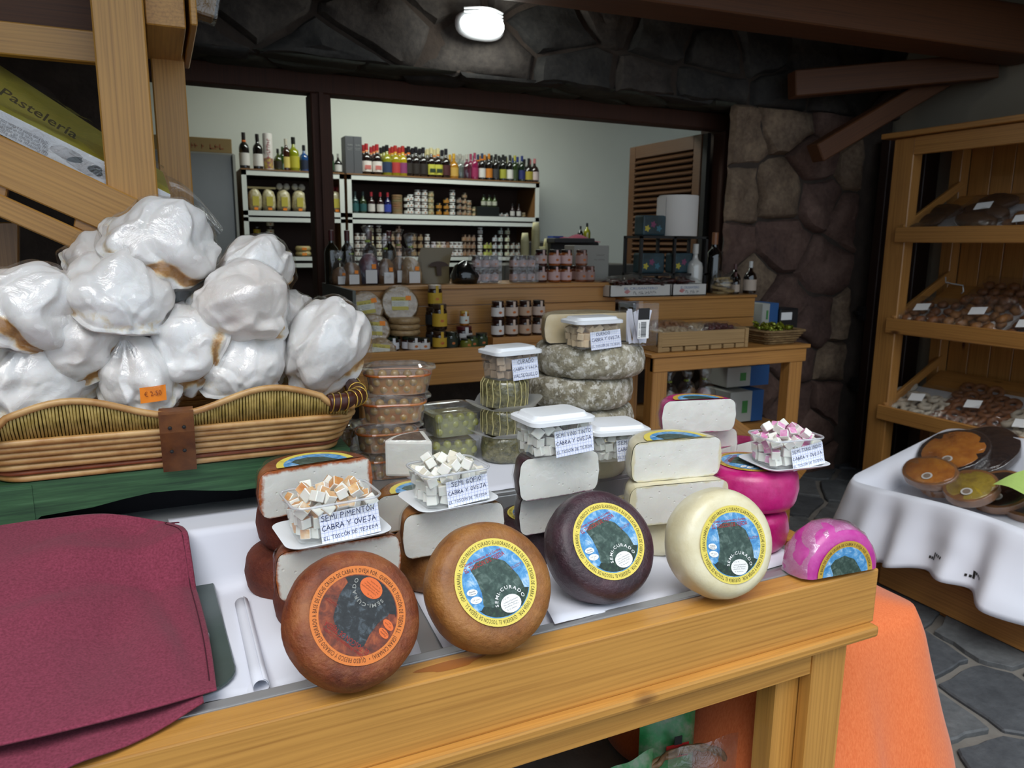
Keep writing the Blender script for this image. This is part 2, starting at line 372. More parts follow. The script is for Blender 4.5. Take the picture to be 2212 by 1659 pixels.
# side walls and roof
wr = struct(MB().box(4.12, 4.3, -1.5, 3.9, 0, 3.1).build('wall_right', mat('beige_render', '8f8676', .9, var=.08, vs=3, bump=.2)))
dr = struct(MB().box(3.98, 4.1, 2.98, 3.28, .02, 2.05).box(3.95, 3.99, 3.0, 3.06, .02, 2.05).box(3.95, 3.99, 3.2, 3.26, .02, 2.05).build('door_1', mat('dark_brown_paint', '2e1a12', .5), bevel=.004))
for z in (.55, 1.0): MB().box(3.9, 3.97, 3.27, 3.3, z, z+.02).box(3.93, 3.97, 3.25, 3.3, z-.03, z+.05).build('hinge', mat('black_iron', '151414', .6), dr)
struct(MB().box(-2.4, -2.2, -1.5, 6, 0, 3.1).build('wall_left', mat('dark_render', '3a342e', .9)))
rf = struct(MB().box(-2.4, 4.3, .95, 3.9, 2.98, 3.06).build('ceiling', mat('dark_roof_boards', '35241a', .8)))
for i in range(13): MB().box(-2.2+i*.5, -1.71+i*.5, 1.0, 3.33, 2.96, 2.985).build('plank', DB, rf)
def beam(name, a, b, w, h, m, label, off=(0, 0, 0)):
    a, b = Vector(a), Vector(b); d = b-a; L = d.length; q = d.to_track_quat('X', 'Z'); o = MB().box(0, L, -w/2, w/2, -h/2, h/2).build(name, m, bevel=.006, loc=a+Vector(off)); o.rotation_euler = q.to_euler(); return tag(o, label, 'beam')
beam('roof_beam', (-1.6, 2.98, 2.46), (4.1, 2.54, 2.46), .21, .22, DB, 'long dark brown roof beam crossing above the stall')
beam('roof_beam', (-1.6, 2.35, 2.62), (4.1, 2.05, 2.62), .2, .2, DB, 'dark brown roof beam nearest the street at the top right')
beam('roof_beam', (3.05, 3.1, 2.24), (4.08, 2.72, 2.36), .1, .13, DB, 'short dark brown horizontal beam above the diagonal brace')
beam('brace_beam', (3.2, 3.05, 1.90), (3.95, 2.9, 2.33), .1, .1, DB, 'diagonal dark brown brace rising from the stone pier to the roof')
# window
win = struct(thing('window_1', 'dark brown wooden shop window frame set in the stone wall', 'window'))
BR = wood('dark_mahogany', '40200f', '200e06', 'Z', rough=.75, knots=False, coat=0)
for nm, a in (('frame_head', (-.1, 3.14, 3.56, 3.66, 2.07, 2.16)), ('frame_sill', (-.1, 3.14, 3.5, 3.7, 1.05, 1.1)), ('jamb', (3.02, 3.1, 3.56, 3.66, 1.1, 2.07)), ('jamb', (-.1, -.02, 3.56, 3.66, 1.1, 2.07)), ('mullion', (.665, .755, 3.55, 3.67, 1.1, 2.07))):
    MB().box(*a).build(nm, BR, win, bevel=.005)
del win['category']
MB().box(.70, .72, 3.535, 3.552, 1.1, 2.07).build('bead', BR, win)
# louvred shutter, hinged at the right jamb and swung into the shop
LV = wood('louvre_wood', '5e3d20', '341d0c', 'Y', rough=.5, knots=False)
sh = thing('louvre_shutter', 'brown louvred wooden shutter swung open inside the shop window', 'shutter', (2.95, 3.68, 0))
for nm, a in (('stile', (0, .035, 0, .07, 1.12, 2.06)), ('stile', (0, .035, .68, .75, 1.12, 2.06)), ('rail', (0, .035, .07, .68, 1.98, 2.06)), ('rail', (0, .035, .07, .68, 1.12, 1.2)), ('backing', (.03, .035, .07, .68, 1.2, 1.98))): MB().box(*a).build(nm, BR if nm == 'backing' else LV, sh, bevel=.003 if nm != 'backing' else 0)
sl = MB().box(-.022, .022, .07, .68, -.004, .004).mesh('slat')
for i in range(22): ob('slat', sl, LV, sh, loc=(.012, 0, 1.215+i*.0355), rot=(0, rad(-38), 0))
MB().box(.005, .03, -.05, -.01, 1.15, 2.06).build('hinge_post', mat('black_iron', '151414', .6), sh)
# shop interior shell
CREAM = mat('shop_white_paint', 'dfe2d8', .85, var=.03, vs=2, bump=.1, bs=120)
struct(MB().box(-1.2, 5.2, 5.5, 5.6, 0, 2.9).build('wall_shop_back', CREAM))
struct(MB().box(5.0, 5.1, 3.9, 5.5, 0, 2.9).build('wall_shop_right', CREAM)); struct(MB().box(-1.3, -1.2, 3.9, 5.6, 0, 2.9).build('wall_shop_left', CREAM))
struct(MB().box(-1.3, 5.1, 3.9, 5.6, 2.85, 2.95).build('ceiling_shop', CREAM))
sl_ = thing('ceiling_light', 'white strip light on the shop ceiling', 'lamp', (1.6, 4.55, 2.78))
MB().box(-.7, .7, -.08, .08, .02, .07).build('housing', WHITEP, sl_)
em = N('tube_glow'); em.set(Emission_Strength=3.0); em.b.inputs['Emission Color'].default_value = (.93, 1, .9, 1)
MB().lathe([(.02, -.6), (.02, .6)], 10).xf(Matrix.Rotation(PI/2, 4, 'Y')).build('tube', em.m, sl_)
lamp('shop_strip_light', 'AREA', (1.6, 4.55, 2.74), 13.5, (.94, 1, .93), shape='RECTANGLE', size=1.6, size_y=.25)
# bulkhead lamp on the lintel
bl = thing('bulkhead_lamp', 'white oval bulkhead lamp glowing on the dark lintel', 'lamp', (1.355, 3.22, 2.355))
def oval(w, h, dep, n=28, k=5):
    m = MB()
    def fn(s, t):
        a = 2*PI*s; ph = t*PI/2; c = math.cos(ph)**.6
        ex = 2.6; ca, sa = math.cos(a), math.sin(a); rr = (abs(ca)**ex+abs(sa)**ex)**(-1/ex)
        return Vector((w/2*rr*ca*c, -dep*math.sin(ph), h/2*rr*sa*c))
    m.grid(fn, n, k, cu=True, flip=True); return m
oval(.232, .122, .04).build('housing', WHITEP, bl, smooth=True, loc=(0, .03, 0))
e2 = N('lamp_diffuser'); e2.set(Emission_Strength=4); e2.b.inputs['Emission Color'].default_value = (.95, 1, .95, 1); e2.col((.9, .9, .9))
oval(.2, .088, .055).build('diffuser', e2.m, bl, smooth=True, loc=(0, 0, -.004))
for i in range(3): MB().tube([(-.09+.18*k/10, -.014-.042*math.sin(PI*k/10), .026+.013*i) for k in range(11)], .005, 6).build('louvre_bar', WHITEP, bl)
lamp('bulkhead_glow', 'POINT', (1.355, 3.08, 2.33), 2.6, (.95, 1, .95), shadow_soft_size=.06)
# ------------------------------------------------------------------ cheese table
ct = thing('market_table', 'honey pine market table carrying the cheeses', 'table')
MB().box(-1.3, 1.355, 1.02, 1.078, .617, .74).build('front_board', WX, ct, bevel=.004, seg=2)
MB().box(-1.3, 1.35, 1.0, 1.07, .592, .617).build('moulding', WX, ct, bevel=.007, seg=2)
MB().box(-1.3, 1.19, 1.03, 1.06, .527, .592).build('apron', WX, ct, bevel=.002)
MB().box(1.19, 1.288, 1.025, 1.06, 0, .592).build('leg', WZ, ct, bevel=.003)
MB().box(1.13, 1.215, 1.062, 1.12, 0, .592).build('leg', WZ, ct, bevel=.003)
MB().box(1.30, 1.355, 1.078, 2.3, .617, .738).build('end_board', WY, ct, bevel=.004)
MB().box(1.2, 1.29, 2.2, 2.3, 0, .617).build('leg', WZ, ct, bevel=.003)
MB().box(-1.3, 1.3, 2.24, 2.3, .617, .738).build('back_board', WX, ct, bevel=.004)
MB().box(-1.3, 1.3, 1.078, 2.24, .69, .71).build('table_base', WX, ct)
# stain of paprika oil on the front rim
for u, v, w, h in ((975, 1436, .055, .013),):
    p = P(u, v, z=.7403); pts = [(p.x+math.cos(a)*w*(1+.3*math.sin(3*a)), min(1.074, p.y+math.sin(a)*h)) for a in [2*PI*i/20 for i in range(20)]]
    MB().add([(x, y, .7404) for x, y in pts], [tuple(range(20))]).build('oil_stain', mat('paprika_stain', 'a8662c', .35), ct)
stl = thing('steel_tray', 'brushed steel stepped display tray under the cheeses', 'tray')
MB().box(-1.28, 1.298, 1.08, 1.58, .71, .722).box(-1.28, 1.298, 1.079, 1.102, .71, .741).build('lower_tray', STEEL, stl, bevel=.003, seg=2)
MB().box(-1.28, 1.298, 1.56, 2.23, .82, .83).build('upper_tray', STEEL, stl, bevel=.002)
MB().box(-1.28, 1.298, 1.56, 1.572, .722, .82).build('riser', STEEL, stl, bevel=.002)
TZ, UZ = .722, .83
def sheet(name, fn, nu, nv, m, label, cat, thick=.0008, sub=0, group=None):
    mb = MB(); mb.grid(fn, nu, nv); o = mb.build(name, m, smooth=True)
    md = o.modifiers.new('thickness', 'SOLIDIFY'); md.thickness = thick; md.offset = 1
    if sub: o.modifiers.new('smooth', 'SUBSURF').levels = sub; o.modifiers['smooth'].render_levels = sub
    return tag(o, label, cat, group)
def quadsheet(c, zs, amp, sd, label, nu=14, nv=14):
    c = [Vector(k) for k in c]
    def fn(s, t):
        p = c[0]*(1-s)*(1-t)+c[1]*s*(1-t)+c[2]*s*t+c[3]*(1-s)*t
        p.z += abs(nz((p.x+sd, p.y, sd), 9, 2))*amp; return p
    return sheet('paper_sheet', fn, nu, nv, PAPER, label, 'paper')
quadsheet([(.075, 1.125, TZ+.002), (.36, 1.108, TZ+.002), (.42, 1.55, TZ+.002), (.12, 1.55, TZ+.002)], 0, .006, 2, 'white paper sheet under the paprika cheese stack')
quadsheet([(.40, 1.105, TZ+.003), (.68, 1.10, TZ+.003), (.70, 1.54, TZ+.003), (.43, 1.54, TZ+.003)], 0, .005, 5, 'white paper sheet under the brown gofio cheese stack')
quadsheet([(.60, 1.085, TZ+.024), (.98, 1.12, TZ+.004), (1.02, 1.54, TZ+.004), (.71, 1.54, TZ+.004)], 0, .006, 8, 'white paper sheet under the wine dark cheese, overlapping the tray edge')
quadsheet([(1.0, 1.13, TZ+.002), (1.27, 1.15, TZ+.002), (1.27, 1.54, TZ+.002), (1.03, 1.54, TZ+.002)], 0, .005, 11, 'white paper sheet under the magenta cheeses')
# paper hanging down the riser between the green box and the paprika cheeses
def hang(s, t):
    x = -.02+.235*s+.03*(1-t)
    if t < .55: q = t/.55; return Vector((x-.03*(1-q), 1.12+.40*q, TZ+.004+.012*math.sin(PI*q)+.004*math.sin(9*s+2*q)))
    if t < .8: q = (t-.55)/.25; return Vector((x, 1.52+.035*q, TZ+.006+q*.118))
    q = (t-.8)/.2; return Vector((x, 1.555+.12*q, UZ+.012-.008*q))
sheet('paper_sheet', hang, 12, 30, PAPER, 'long white paper falling over the tray step with a curled front edge', 'paper')
def curl(s, t):
    a = 2*PI*1.2*s; rr = .011+.0025*s; return Vector((.098+rr*math.cos(a), 1.115+.30*t, TZ+.016+rr*math.sin(a)))
sheet('paper_roll', curl, 20, 6, PAPER, 'curled white paper edge beside the burgundy cloth', 'paper')
quadsheet([(.55, 1.575, UZ+.001), (.98, 1.565, UZ+.001), (1.0, 2.1, UZ+.001), (.5, 2.1, UZ+.001)], 0, .004, 21, 'white paper lining the upper steel step behind the tubs')
quadsheet([(-.42, 1.6, UZ+.001), (-.1, 1.6, UZ+.001), (-.1, 1.75, UZ+.001), (-.42, 1.75, UZ+.001)], 0, .004, 31, 'white paper under the left end of the green box')
# dark board and burgundy cloth
bd = MB(); bd.prism(roundrect(.62, .56, .06, 6), 0, .006); o = bd.build('serving_board', mat('dark_green_board', '3d4a46', .25, c2='4d5b58', vs=5), bevel=.002, loc=(-.25, 1.40, TZ+.012)); o.rotation_euler = (0, 0, rad(2)); tag(o, 'dark green rounded board sticking out from under the burgundy cloth', 'board')
CLOTH = N('burgundy_cloth'); v = CLOTH.coord(rnd=False); CLOTH.col(CLOTH.ramp(CLOTH.noise(v, 260, 3), [(.3, hx('702438')), (.7, hx('8e384f'))])); CLOTH.set(Roughness=.9, Sheen_Weight=.1); CLOTH.bump(CLOTH.noise(v, 600, 2), .25, .001); CLOTH = CLOTH.m
def coons(bot, rgt, top, lft):
    def ev(L, s):
        s = max(0, min(1, s))*(len(L)-1); i = min(int(s), len(L)-2); f = s-i
        p0, p1, p2, p3 = L[max(i-1, 0)], L[i], L[i+1], L[min(i+2, len(L)-1)]
        return .5*((2*p1)+(p2-p0)*f+(2*p0-5*p1+4*p2-p3)*f*f+(3*p1-p0-3*p2+p3)*f**3)
    def fn(s, t):
        return ev(bot, s)*(1-t)+ev(top, s)*t+ev(lft, t)*(1-s)+ev(rgt, t)*s-(bot[0]*(1-s)*(1-t)+bot[-1]*s*(1-t)+top[0]*(1-s)*t+top[-1]*s*t)
    return fn
Q = lambda u, v, z: P(u, v, z=z)
bot = [Q(-130, 1640, .775), Q(100, 1590, .775), Q(300, 1540, .768), Q(468, 1492, .758)]
rgt = [bot[-1], Q(452, 1385, .757), Q(428, 1290, .760), Q(405, 1225, .772), Q(372, 1185, .80), Q(388, 1132, .85)]
top = [Q(-130, 1140, .87), Q(60, 1127, .872), Q(230, 1112, .872), Q(388, 1132, .85)]
lft = [bot[0], Q(-130, 1480, .80), Q(-130, 1300, .85), top[0]]
cf = coons(bot, rgt, top, lft)
def wr_(s, t):
    p = cf(s, t)
    if p.y > 1.46: p.z = max(p.z, .852*min(1, (p.y-1.46)/.06)+p.z*(1-min(1, (p.y-1.46)/.06)))
    e = min(s*3, 1)*min((1-s)*6, 1)*min(t*5, 1)*min((1-t)*6, 1)
    p.z += e*(.010*math.sin(9*(s-.55*t)+1.5)*math.exp(-((s-.75)*3)**2)+nz((s*2.2, t*2.2, 3), 1.4, 2)*.012-.016*math.exp(-((s-.80+.25*(t-.45))*16)**2)*max(0, 1-abs(t-.3)*2.4)-.012*math.exp(-((t-.60)*22)**2)*(1-s)); return p
cl = sheet('burgundy_cloth', wr_, 70, 60, CLOTH, 'burgundy cotton cloth folded over the board at the front left', 'cloth', .003)
# hem stitching along the right edge
def hem(t): p = wr_(.955, t); return p+Vector((0, 0, .0042))
MB().tube([hem(k/40) for k in range(2, 36)], .0009, 5).build('hem_seam', mat('dark_burgundy_thread', '4a1526', .9), cl)
bot2 = [Q(-130, 1740, .752), Q(60, 1690, .752), Q(230, 1625, .752), Q(440, 1520, .754)]; top2 = [p+Vector((0, .12, .004)) for p in bot2]
fn2 = coons(bot2, [bot2[-1], top2[-1]], top2, [bot2[0], top2[0]])
lay = MB(); lay.grid(lambda s, t: fn2(s, t)+Vector((0, 0, .004*math.sin(14*s)*(1-t))), 40, 8); o = lay.build('lower_layer', CLOTH, cl, smooth=True); md = o.modifiers.new('thickness', 'SOLIDIFY'); md.thickness = .003
# wrapped stack hidden under the cloth gives it its height
tag(MB().prism(roundrect(.40, .14, .04), 0, .06).build('wrapped_parcel', PAPER, bevel=.012, seg=3, loc=(-.34, 1.50, TZ+.020)), 'white wrapped parcel peeping out below the back of the burgundy cloth', 'parcel')
# green box
GR = N('green_printed_wood'); v = GR.coord((.5, 12, 12), rnd=False); GR.col(GR.ramp(GR.noise(v, 9, 4, .7), [(.3, hx('1c3a26')), (.55, hx('355c3a')), (.75, hx('4c7650'))])); GR.set(Roughness=.5); GR = GR.m
gb = thing('green_box', 'green wood-patterned cardboard box standing under the wicker basket', 'box', (-.33, 1.66, UZ))
gw, gh, gd = .70, .115, .34
arch = [(0, 0), (0, gh), (gw, gh), (gw, 0), (gw-.055, 0), (gw-.07, .045), (gw-.12, .06)]+[(gw-.14-.44*i/8, .062-.01*math.sin(i)) for i in range(9)]+[(.085, .05), (.06, .03), (.055, 0)]
MB().prism([(x, y) for x, y in arch][::-1], 0, .006, M=Matrix(((1, 0, 0, 0), (0, 0, 1, 0), (0, 1, 0, 0), (0, 0, 0, 1)))).build('front_panel', GR, gb)
MB().box(0, .006, .006, gd, 0, gh).build('side_panel', GR, gb); MB().box(gw-.006, gw, .006, gd, 0, gh).build('side_panel', GR, gb)
MB().box(0, gw, 0, gd, gh, gh+.006).build('top_panel', GR, gb)
MB().box(0, .075, -.002, 0, .03, gh).build('corner_post', GR, gb); MB().box(gw-.075, gw, -.002, 0, .03, gh).build('corner_post', GR, gb)
MB().box(.0, gw, .1, .106, 0, gh).build('inner_panel', mat('painted_box_shade', '16161c', .9), gb)  # near-black sheet painted in as the shade inside the cutout
# ------------------------------------------------------------------ wicker basket
BZ = UZ+gh+.006
WK = mat('peeled_wicker', 'cfa66c', .45, c2='a8763e', vs=14, bump=.2, bs=80, coat=.2); WKR = mat('reddish_wicker', '8a4a2c', .5, var=.3, vs=30); REED = mat('olive_reed', '9c8442', .5, c2='bfa560', vs=60); BAND = mat('dark_brown_binding', '4c241a', .4, c2='35160f', vs=40); GOLD = mat('gold_thread', 'c9a24a', .3, metal=.7); LEATH = mat('brown_leather', '7a4a22', .5, c2='5a3216', vs=25, bump=.3)
bk = thing('wicker_basket', 'rectangular wicker basket with a wavy woven rim and leather strap', 'basket', (.015, 1.86, BZ), rad(-1))
def loop(w, d, r, z, n=10): return [(x, y, z) for x, y in roundrect(w, d, r, n)]
for i in range(7):
    f = i/6; w = .665+.075*f; d = .40+.06*f
    m = WKR if i == 1 else WK; pts = loop(w, d, .06, .009+.0128*i)
    MB().tube([(x, y, z+.0015*math.sin(x*30+i)) for x, y, z in pts],   .0072 if i != 1 else .005, 8, True).build('wicker_rod', m, bk, smooth=True)
MB().prism(roundrect(.64, .38, .05), .0, .012).build('basket_base', WK, bk)
def wavez(x): return .140+.021*math.cos((x)*2*PI/.37+PI)-(.012 if abs(x) > .3 else 0)
reeds = MB(); n = 120
W1_, D1_ = .745+.012, .462+.012
for i in range(n):
    x = -.345+.69*i/(n-1)
    for sy in (-1, 1):
        if i % 1 == 0: reeds.tube([(x, sy*(D1_/2-.012), .088), (x+.001*math.sin(i), sy*(D1_/2+.002), (.088+wavez(x))/2), (x, sy*(D1_/2+.010), wavez(x))], .0028, 5)
stuff(reeds.build('reed_weave', REED, bk, smooth=True))
for sy in (-1, 1):
    MB().tube([(-.36+.72*i/40, sy*(D1_/2+.010), wavez(-.36+.72*i/40)+.003) for i in range(41)], .007, 8).build('rim_rod', WK, bk, smooth=True)
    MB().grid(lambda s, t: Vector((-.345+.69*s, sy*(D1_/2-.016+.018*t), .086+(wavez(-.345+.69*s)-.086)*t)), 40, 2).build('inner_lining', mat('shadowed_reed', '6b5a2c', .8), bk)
for sx in (-1, 1):
    pts = [(sx*(W1_/2-.075), -D1_/2-.008, wavez(.3)-.012), (sx*(W1_/2-.03), -D1_/2-.004, .122), (sx*(W1_/2+.004), -D1_/2+.03, .126), (sx*(W1_/2+.012), 0, .134), (sx*(W1_/2+.004), D1_/2-.03, .126), (sx*(W1_/2-.03), D1_/2+.004, .122), (sx*(W1_/2-.075), D1_/2+.008, wavez(.3)-.012)]
    sm = []
    for a, b in zip(pts, pts[1:]):
        for k in range(6): sm.append(Vector(a).lerp(Vector(b), k/6))
    sm = [(sm[max(i-1, 0)]+sm[i]+sm[min(i+1, len(sm)-1)])/3 for i in range(len(sm))]
    b_ = MB().tube(sm, .019, 10).build('rim_binding', BAND, bk, smooth=True)
    for i in range(1, len(sm)-1, 2):
        t = (sm[i+1]-sm[i-1]).normalized(); q = t.to_track_quat('Z', 'Y').to_matrix().to_4x4(); MB().tube([(.0205*math.cos(2*PI*k/14), .0205*math.sin(2*PI*k/14), .004*math.sin(2*PI*k/14)) for k in range(14)], .0016, 5, True).xf(Matrix.Translation(sm[i])@q).build('gold_wrap', GOLD, b_, smooth=True)
    MB().box(sx*(W1_/2+.0)-.022, sx*(W1_/2+.0)+.022, -.03, .03, .125, .165).build('handle_patch', mat('red_brown_leather', '7b2f20', .5), bk, bevel=.008)
stp = MB()
prof = [(-D1_/2-.022, .126), (-D1_/2-.018, .088), (-D1_/2-.002, .05), (-.222, .015), (-.213, -.004)]
stp.add([(x, y, z) for y, z in prof for x in (-.032, .032)], [(2*i, 2*i+1, 2*i+3, 2*i+2) for i in range(4)]); so = stp.build('strap', LEATH, bk); md = so.modifiers.new('thickness', 'SOLIDIFY'); md.thickness = .004; md.offset = 0
MB().box(-.032, .032, -D1_/2-.022, -D1_/2+.02, .126, .131).build('strap_fold', LEATH, bk)
for x, z, y in ((-.013, .098, -D1_/2-.022), (.013, .098, -D1_/2-.022), (-.013, .045, -D1_/2-.006), (.011, .045, -D1_/2-.006)):
    MB().lathe([(0, .003), (.0035, .002), (.004, 0)], 8, M=Matrix.Translation((x, y, z))@Matrix.Rotation(PI/2, 4, 'X')).build('rivet', mat('black_iron', '151414', .6), so)
# ------------------------------------------------------------------ meringues
MER = N('meringue'); v = MER.coord(rnd=False); v2 = MER.coord(rnd=True)
ca = MER.n('Attribute', attribute_name='crack'); n1 = MER.noise(v2, 70, 5, .65)
mm_ = MER.n('Math', operation='MULTIPLY_ADD', i_1=1.1, i_2=-.55); MER.l(n1, mm_.inputs[0]); ad_ = MER.n('Math', operation='ADD'); MER.l(mm_.outputs[0], ad_.inputs[0]); MER.l(ca.outputs['Fac'], ad_.inputs[1])
tan = MER.ramp(ad_.outputs[0], [(.25, hx('f1eeea')), (.5, hx('e9dcc6')), (.75, hx('cfa46c')), (1, hx('a8763c'))])
pinch = MER.ramp(MER.noise(v2, 6, 3), [(.35, hx('f3f1ef')), (.7, hx('ece3dc'))]); fm_ = MER.ramp(ad_.outputs[0], [(.2, (0, 0, 0)), (.45, (1, 1, 1))])
MER.col(MER.mix(fm_, pinch, tan)); MER.set(Roughness=.5, Subsurface_Weight=.08, Subsurface_Scale=.008); MER.bump(MER.noise(v2, 38, 6, .6), .5, .004); MER = MER.m
def meringue_mesh(seed, wrap=False):
    b = bmesh.new(); bmesh.ops.create_icosphere(b, subdivisions=6 if not wrap else 5, radius=1)
    r = random.Random(seed); ph = r.uniform(0, 6); tw = r.uniform(1.2, 2.2); k = r.choice((2, 3)); el = r.uniform(1.05, 1.25); cr = []
    S = Vector((seed*1.7, seed*.3, 0))
    for vx in b.verts:
        p = vx.co.copy(); a = math.atan2(p.y, p.x); rho = math.hypot(p.x, p.y); z = p.z; c = 0
        rr = 1+.20*nz(p+S, .9, 2)
        # swirled folds left by the spoon: sharp crests, soft valleys
        w = nz(p*1.0+S, 1.3, 2)*2.4; f = (k*a+tw*(z+1)*2.2+ph+w)/(2*PI); f = f-math.floor(f); fold = (f if f < .8 else (1-f)*4)
        if not wrap:
            rr += .17*(fold-.35)*min(1, rho*1.5); rg = 1-abs(nz(p*1.0-S, 1.9, 2))*2.6; rr += .022*max(-.6, rg); f2 = (5*a-tw*z*3+w*1.6+2*ph)/(2*PI); f2 -= math.floor(f2); rr += .05*((f2 if f2 < .75 else (1-f2)*3)-.4)*min(1, rho*1.5)
            g = z+.05-.30*nz((math.cos(a)*1.2+seed, math.sin(a)*1.2, 0), 1.0, 2); d = math.exp(-(g/.14)**2)*(.42+1.0*max(0, math.sin(a+ph)))
            rr -= .07*d; c = d*1.0+(.28 if z < -.3 else 0)
        else: rr += .10*(fold-.3)*min(1, rho*1.5)+.02
        q = p*rr
        if q.z > .2: q.z += .26*max(0, 1-rho*1.5); q.x += .2*max(0, q.z-.55)
        if q.z < -.12: q.z = -.12+(q.z+.12)*.42; q.x *= 1.08; q.y *= 1.08
        if q.z < -.34: q.z = -.34+(q.z+.34)*.1
        if wrap: q *= 1.035; q += Vector((nz(p*3+S, 1.2, 3), nz(p*3-S, 1.2, 3), nz(p*3, 1.2, 3)))*.04
        vx.co = Vector((q.x*.086*el, q.y*.086/el**.5, q.z*.084)); cr.append(c)
    me = bpy.data.meshes.new('meringue_wrap' if wrap else 'meringue'); b.to_mesh(me); b.free(); me.shade_smooth(); me.materials.append(FILM if wrap else MER)
    if not wrap: at = me.attributes.new('crack', 'FLOAT', 'POINT'); at.data.foreach_set('value', cr)
    return me
MM = [(meringue_mesh(s), meringue_mesh(s, True)) for s in (3, 14, 27, 41, 58)]
# pixel centre, distance plane y, roll axis angles (tilt towards viewer, spin), scale, variant, label
ME = [((65, 668), 1.74, (32, 40, 60), 1.2, 2, 'wrapped meringue leaning at the far left with a long tan crack'),
 ((258, 650), 1.76, (20, 14, 95), 1.26, 1, 'wrapped meringue in the middle row, tilted towards the street with a tan lower edge'),
 ((345, 535), 1.82, (28, 26, 80), 1.34, 2, 'wrapped meringue on the very top of the pile'),
 ((548, 585), 1.86, (38, 10, 60), .98, 3, 'wrapped meringue behind the upper right of the pile with a pointed tip'),
 ((520, 665), 1.76, (66, 8, 15), 1.16, 4, 'round wrapped meringue at the right of the middle row'),
 ((700, 748), 1.78, (60, -20, 40), 1.18, 3, 'large wrapped meringue at the right end of the basket'),
 ((520, 795), 1.77, (25, 5, 70), 1.16, 1, 'wrapped meringue low on the right half of the basket'),
 ((410, 755), 1.76, (30, -60, 5), 1.1, 2, 'wrapped meringue standing on edge in the middle of the basket'),
 ((298, 812), 1.745, (30, -6, 100), 1.06, 3, 'wrapped meringue with an orange price sticker at the front'),
 ((185, 745), 1.76, (45, -40, 25), 1.05, 4, 'wrapped meringue half hidden under the tilted one on the left'),
 ((95, 830), 1.765, (18, 5, 50), 1.28, 0, 'wide wrapped meringue lying at the front left of the basket'),
 ((230, 590), 1.90, (40, 20, 130), .95, 3, 'wrapped meringue tucked behind the top one on the left'),
 ((400, 640), 1.92, (50, 0, 200), 1.05, 1, 'wrapped meringue deep in the middle of the pile'),
 ((610, 690), 1.92, (45, 0, 250), 1.0, 2, 'wrapped meringue peeping out behind the right end one'),
 ((320, 760), 1.84, (45, 0, 310), 1.1, 4, 'wrapped meringue at the back behind the stickered one'),
 ((560, 745), 1.92, (40, 0, 20), 1.1, 0, 'wrapped meringue at the back right, mostly hidden'),
 ((150, 830), 1.90, (40, 0, 80), 1.1, 2, 'wrapped meringue at the back left, mostly hidden')]
def wrap_knot(parent, loc, s=.02):
    m = MB(); r = random.Random(int(abs(loc[0])*1e4))
    m.grid(lambda a, t: Vector((loc[0]+s*(.25+t*.8)*math.cos(2*PI*a)*(1+.4*math.sin(10*PI*a)), loc[1]-s*.4*t+.3*s*math.sin(7*2*PI*a)*t, loc[2]-s*1.4*t)), 24, 4, cu=True); return m.build('wrap_knot', FILM, parent, smooth=True)
for (uv, y, (tx, ty, tz), sc, var, lab) in ME:
    p = P(*uv, y=y)
    M = Matrix.Translation(p)@Matrix.Rotation(rad(ty), 4, 'Y')@Matrix.Rotation(rad(tx), 4, 'X')@Matrix.Rotation(rad(tz), 4, 'Z')@Matrix.Scale(sc*.96, 4)
    t = thing('meringue', lab, 'meringue', M=M, group='wrapped meringues in the basket')
    ob('meringue_body', MM[var][0], None, t); ob('wrap', MM[var][1], None, t)
    if 'middle row, tilted' in lab:
        kn = wrap_knot(t, P(268, 735, y=p.y-.085), .024); kn.matrix_parent_inverse = M.inverted()
    if 'sticker' in lab and 'orange' in lab:
        ps = P(331, 853, y=p.y-.102); sm_ = MB(); sm_.grid(lambda a, b: ps+Vector((-.024+.048*a, -.004*math.sin(PI*a), -.016+.032*b+.004*a)), 6, 3); so_ = sm_.build('price_sticker', ORANGE, t, smooth=True); so_.matrix_parent_inverse = M.inverted()
        tm = MB(); text(tm, '€ 2-50', .014, 0, 0, 0, 0, .032, 'C'); to = tm.build('lettering', mat('dark_red_print', '8a3a10', .7), so_); to.matrix_local = Matrix.Translation(ps+Vector((0, -.0055, -.001)))@Matrix.Rotation(PI/2, 4, 'X')@Matrix.Rotation(rad(5), 4, 'Z')
# ------------------------------------------------------------------ cheeses
def rind(name, a, b, c=None, rough=.45, coat=.2, vs=14, bump=.35, bs=70, spots=None, sth=.62):
    if name in MATS: return MATS[name]
    x = N(name); v = x.coord(); n1 = x.noise(v, vs, 5, .6); st = [(.3, hx(a)), (.7, hx(b))] if not c else [(.28, hx(a)), (.5, hx(b)), (.72, hx(c))]
    col = x.ramp(n1, st); n2 = x.noise(v, bs, 5, .65)
    if spots:
        m = x.ramp(x.noise(v, vs*1.7, 6, .7), [(sth, (0, 0, 0)), (sth+.06, (1, 1, 1))]); col = x.mix(m, col, hx(spots))
    x.col(col); x.set(Roughness=rough, Coat_Weight=coat, Coat_Roughness=.25); n3 = x.noise(v, bs*.25, 3, .5); x.col(x.mix(x.ramp(n2, [(.35, (0, 0, 0)), (.7, (.6, .6, .6))]), col, x.ramp(n3, [(.35, hx(a)), (.7, hx(c or b))]))); x.bump(n2, bump, .005); MATS[name] = x.m; return x.m
R_PIM = rind('paprika_rind', '54200f', '8a4420', 'a8683a', rough=.55, coat=.1, vs=16, bump=.7, bs=130, spots='c09468', sth=.68); R_PIM2 = rind('deep_paprika_rind', '431508', '62240f', '7d3a1c', rough=.7, coat=0, bump=.9, bs=130)
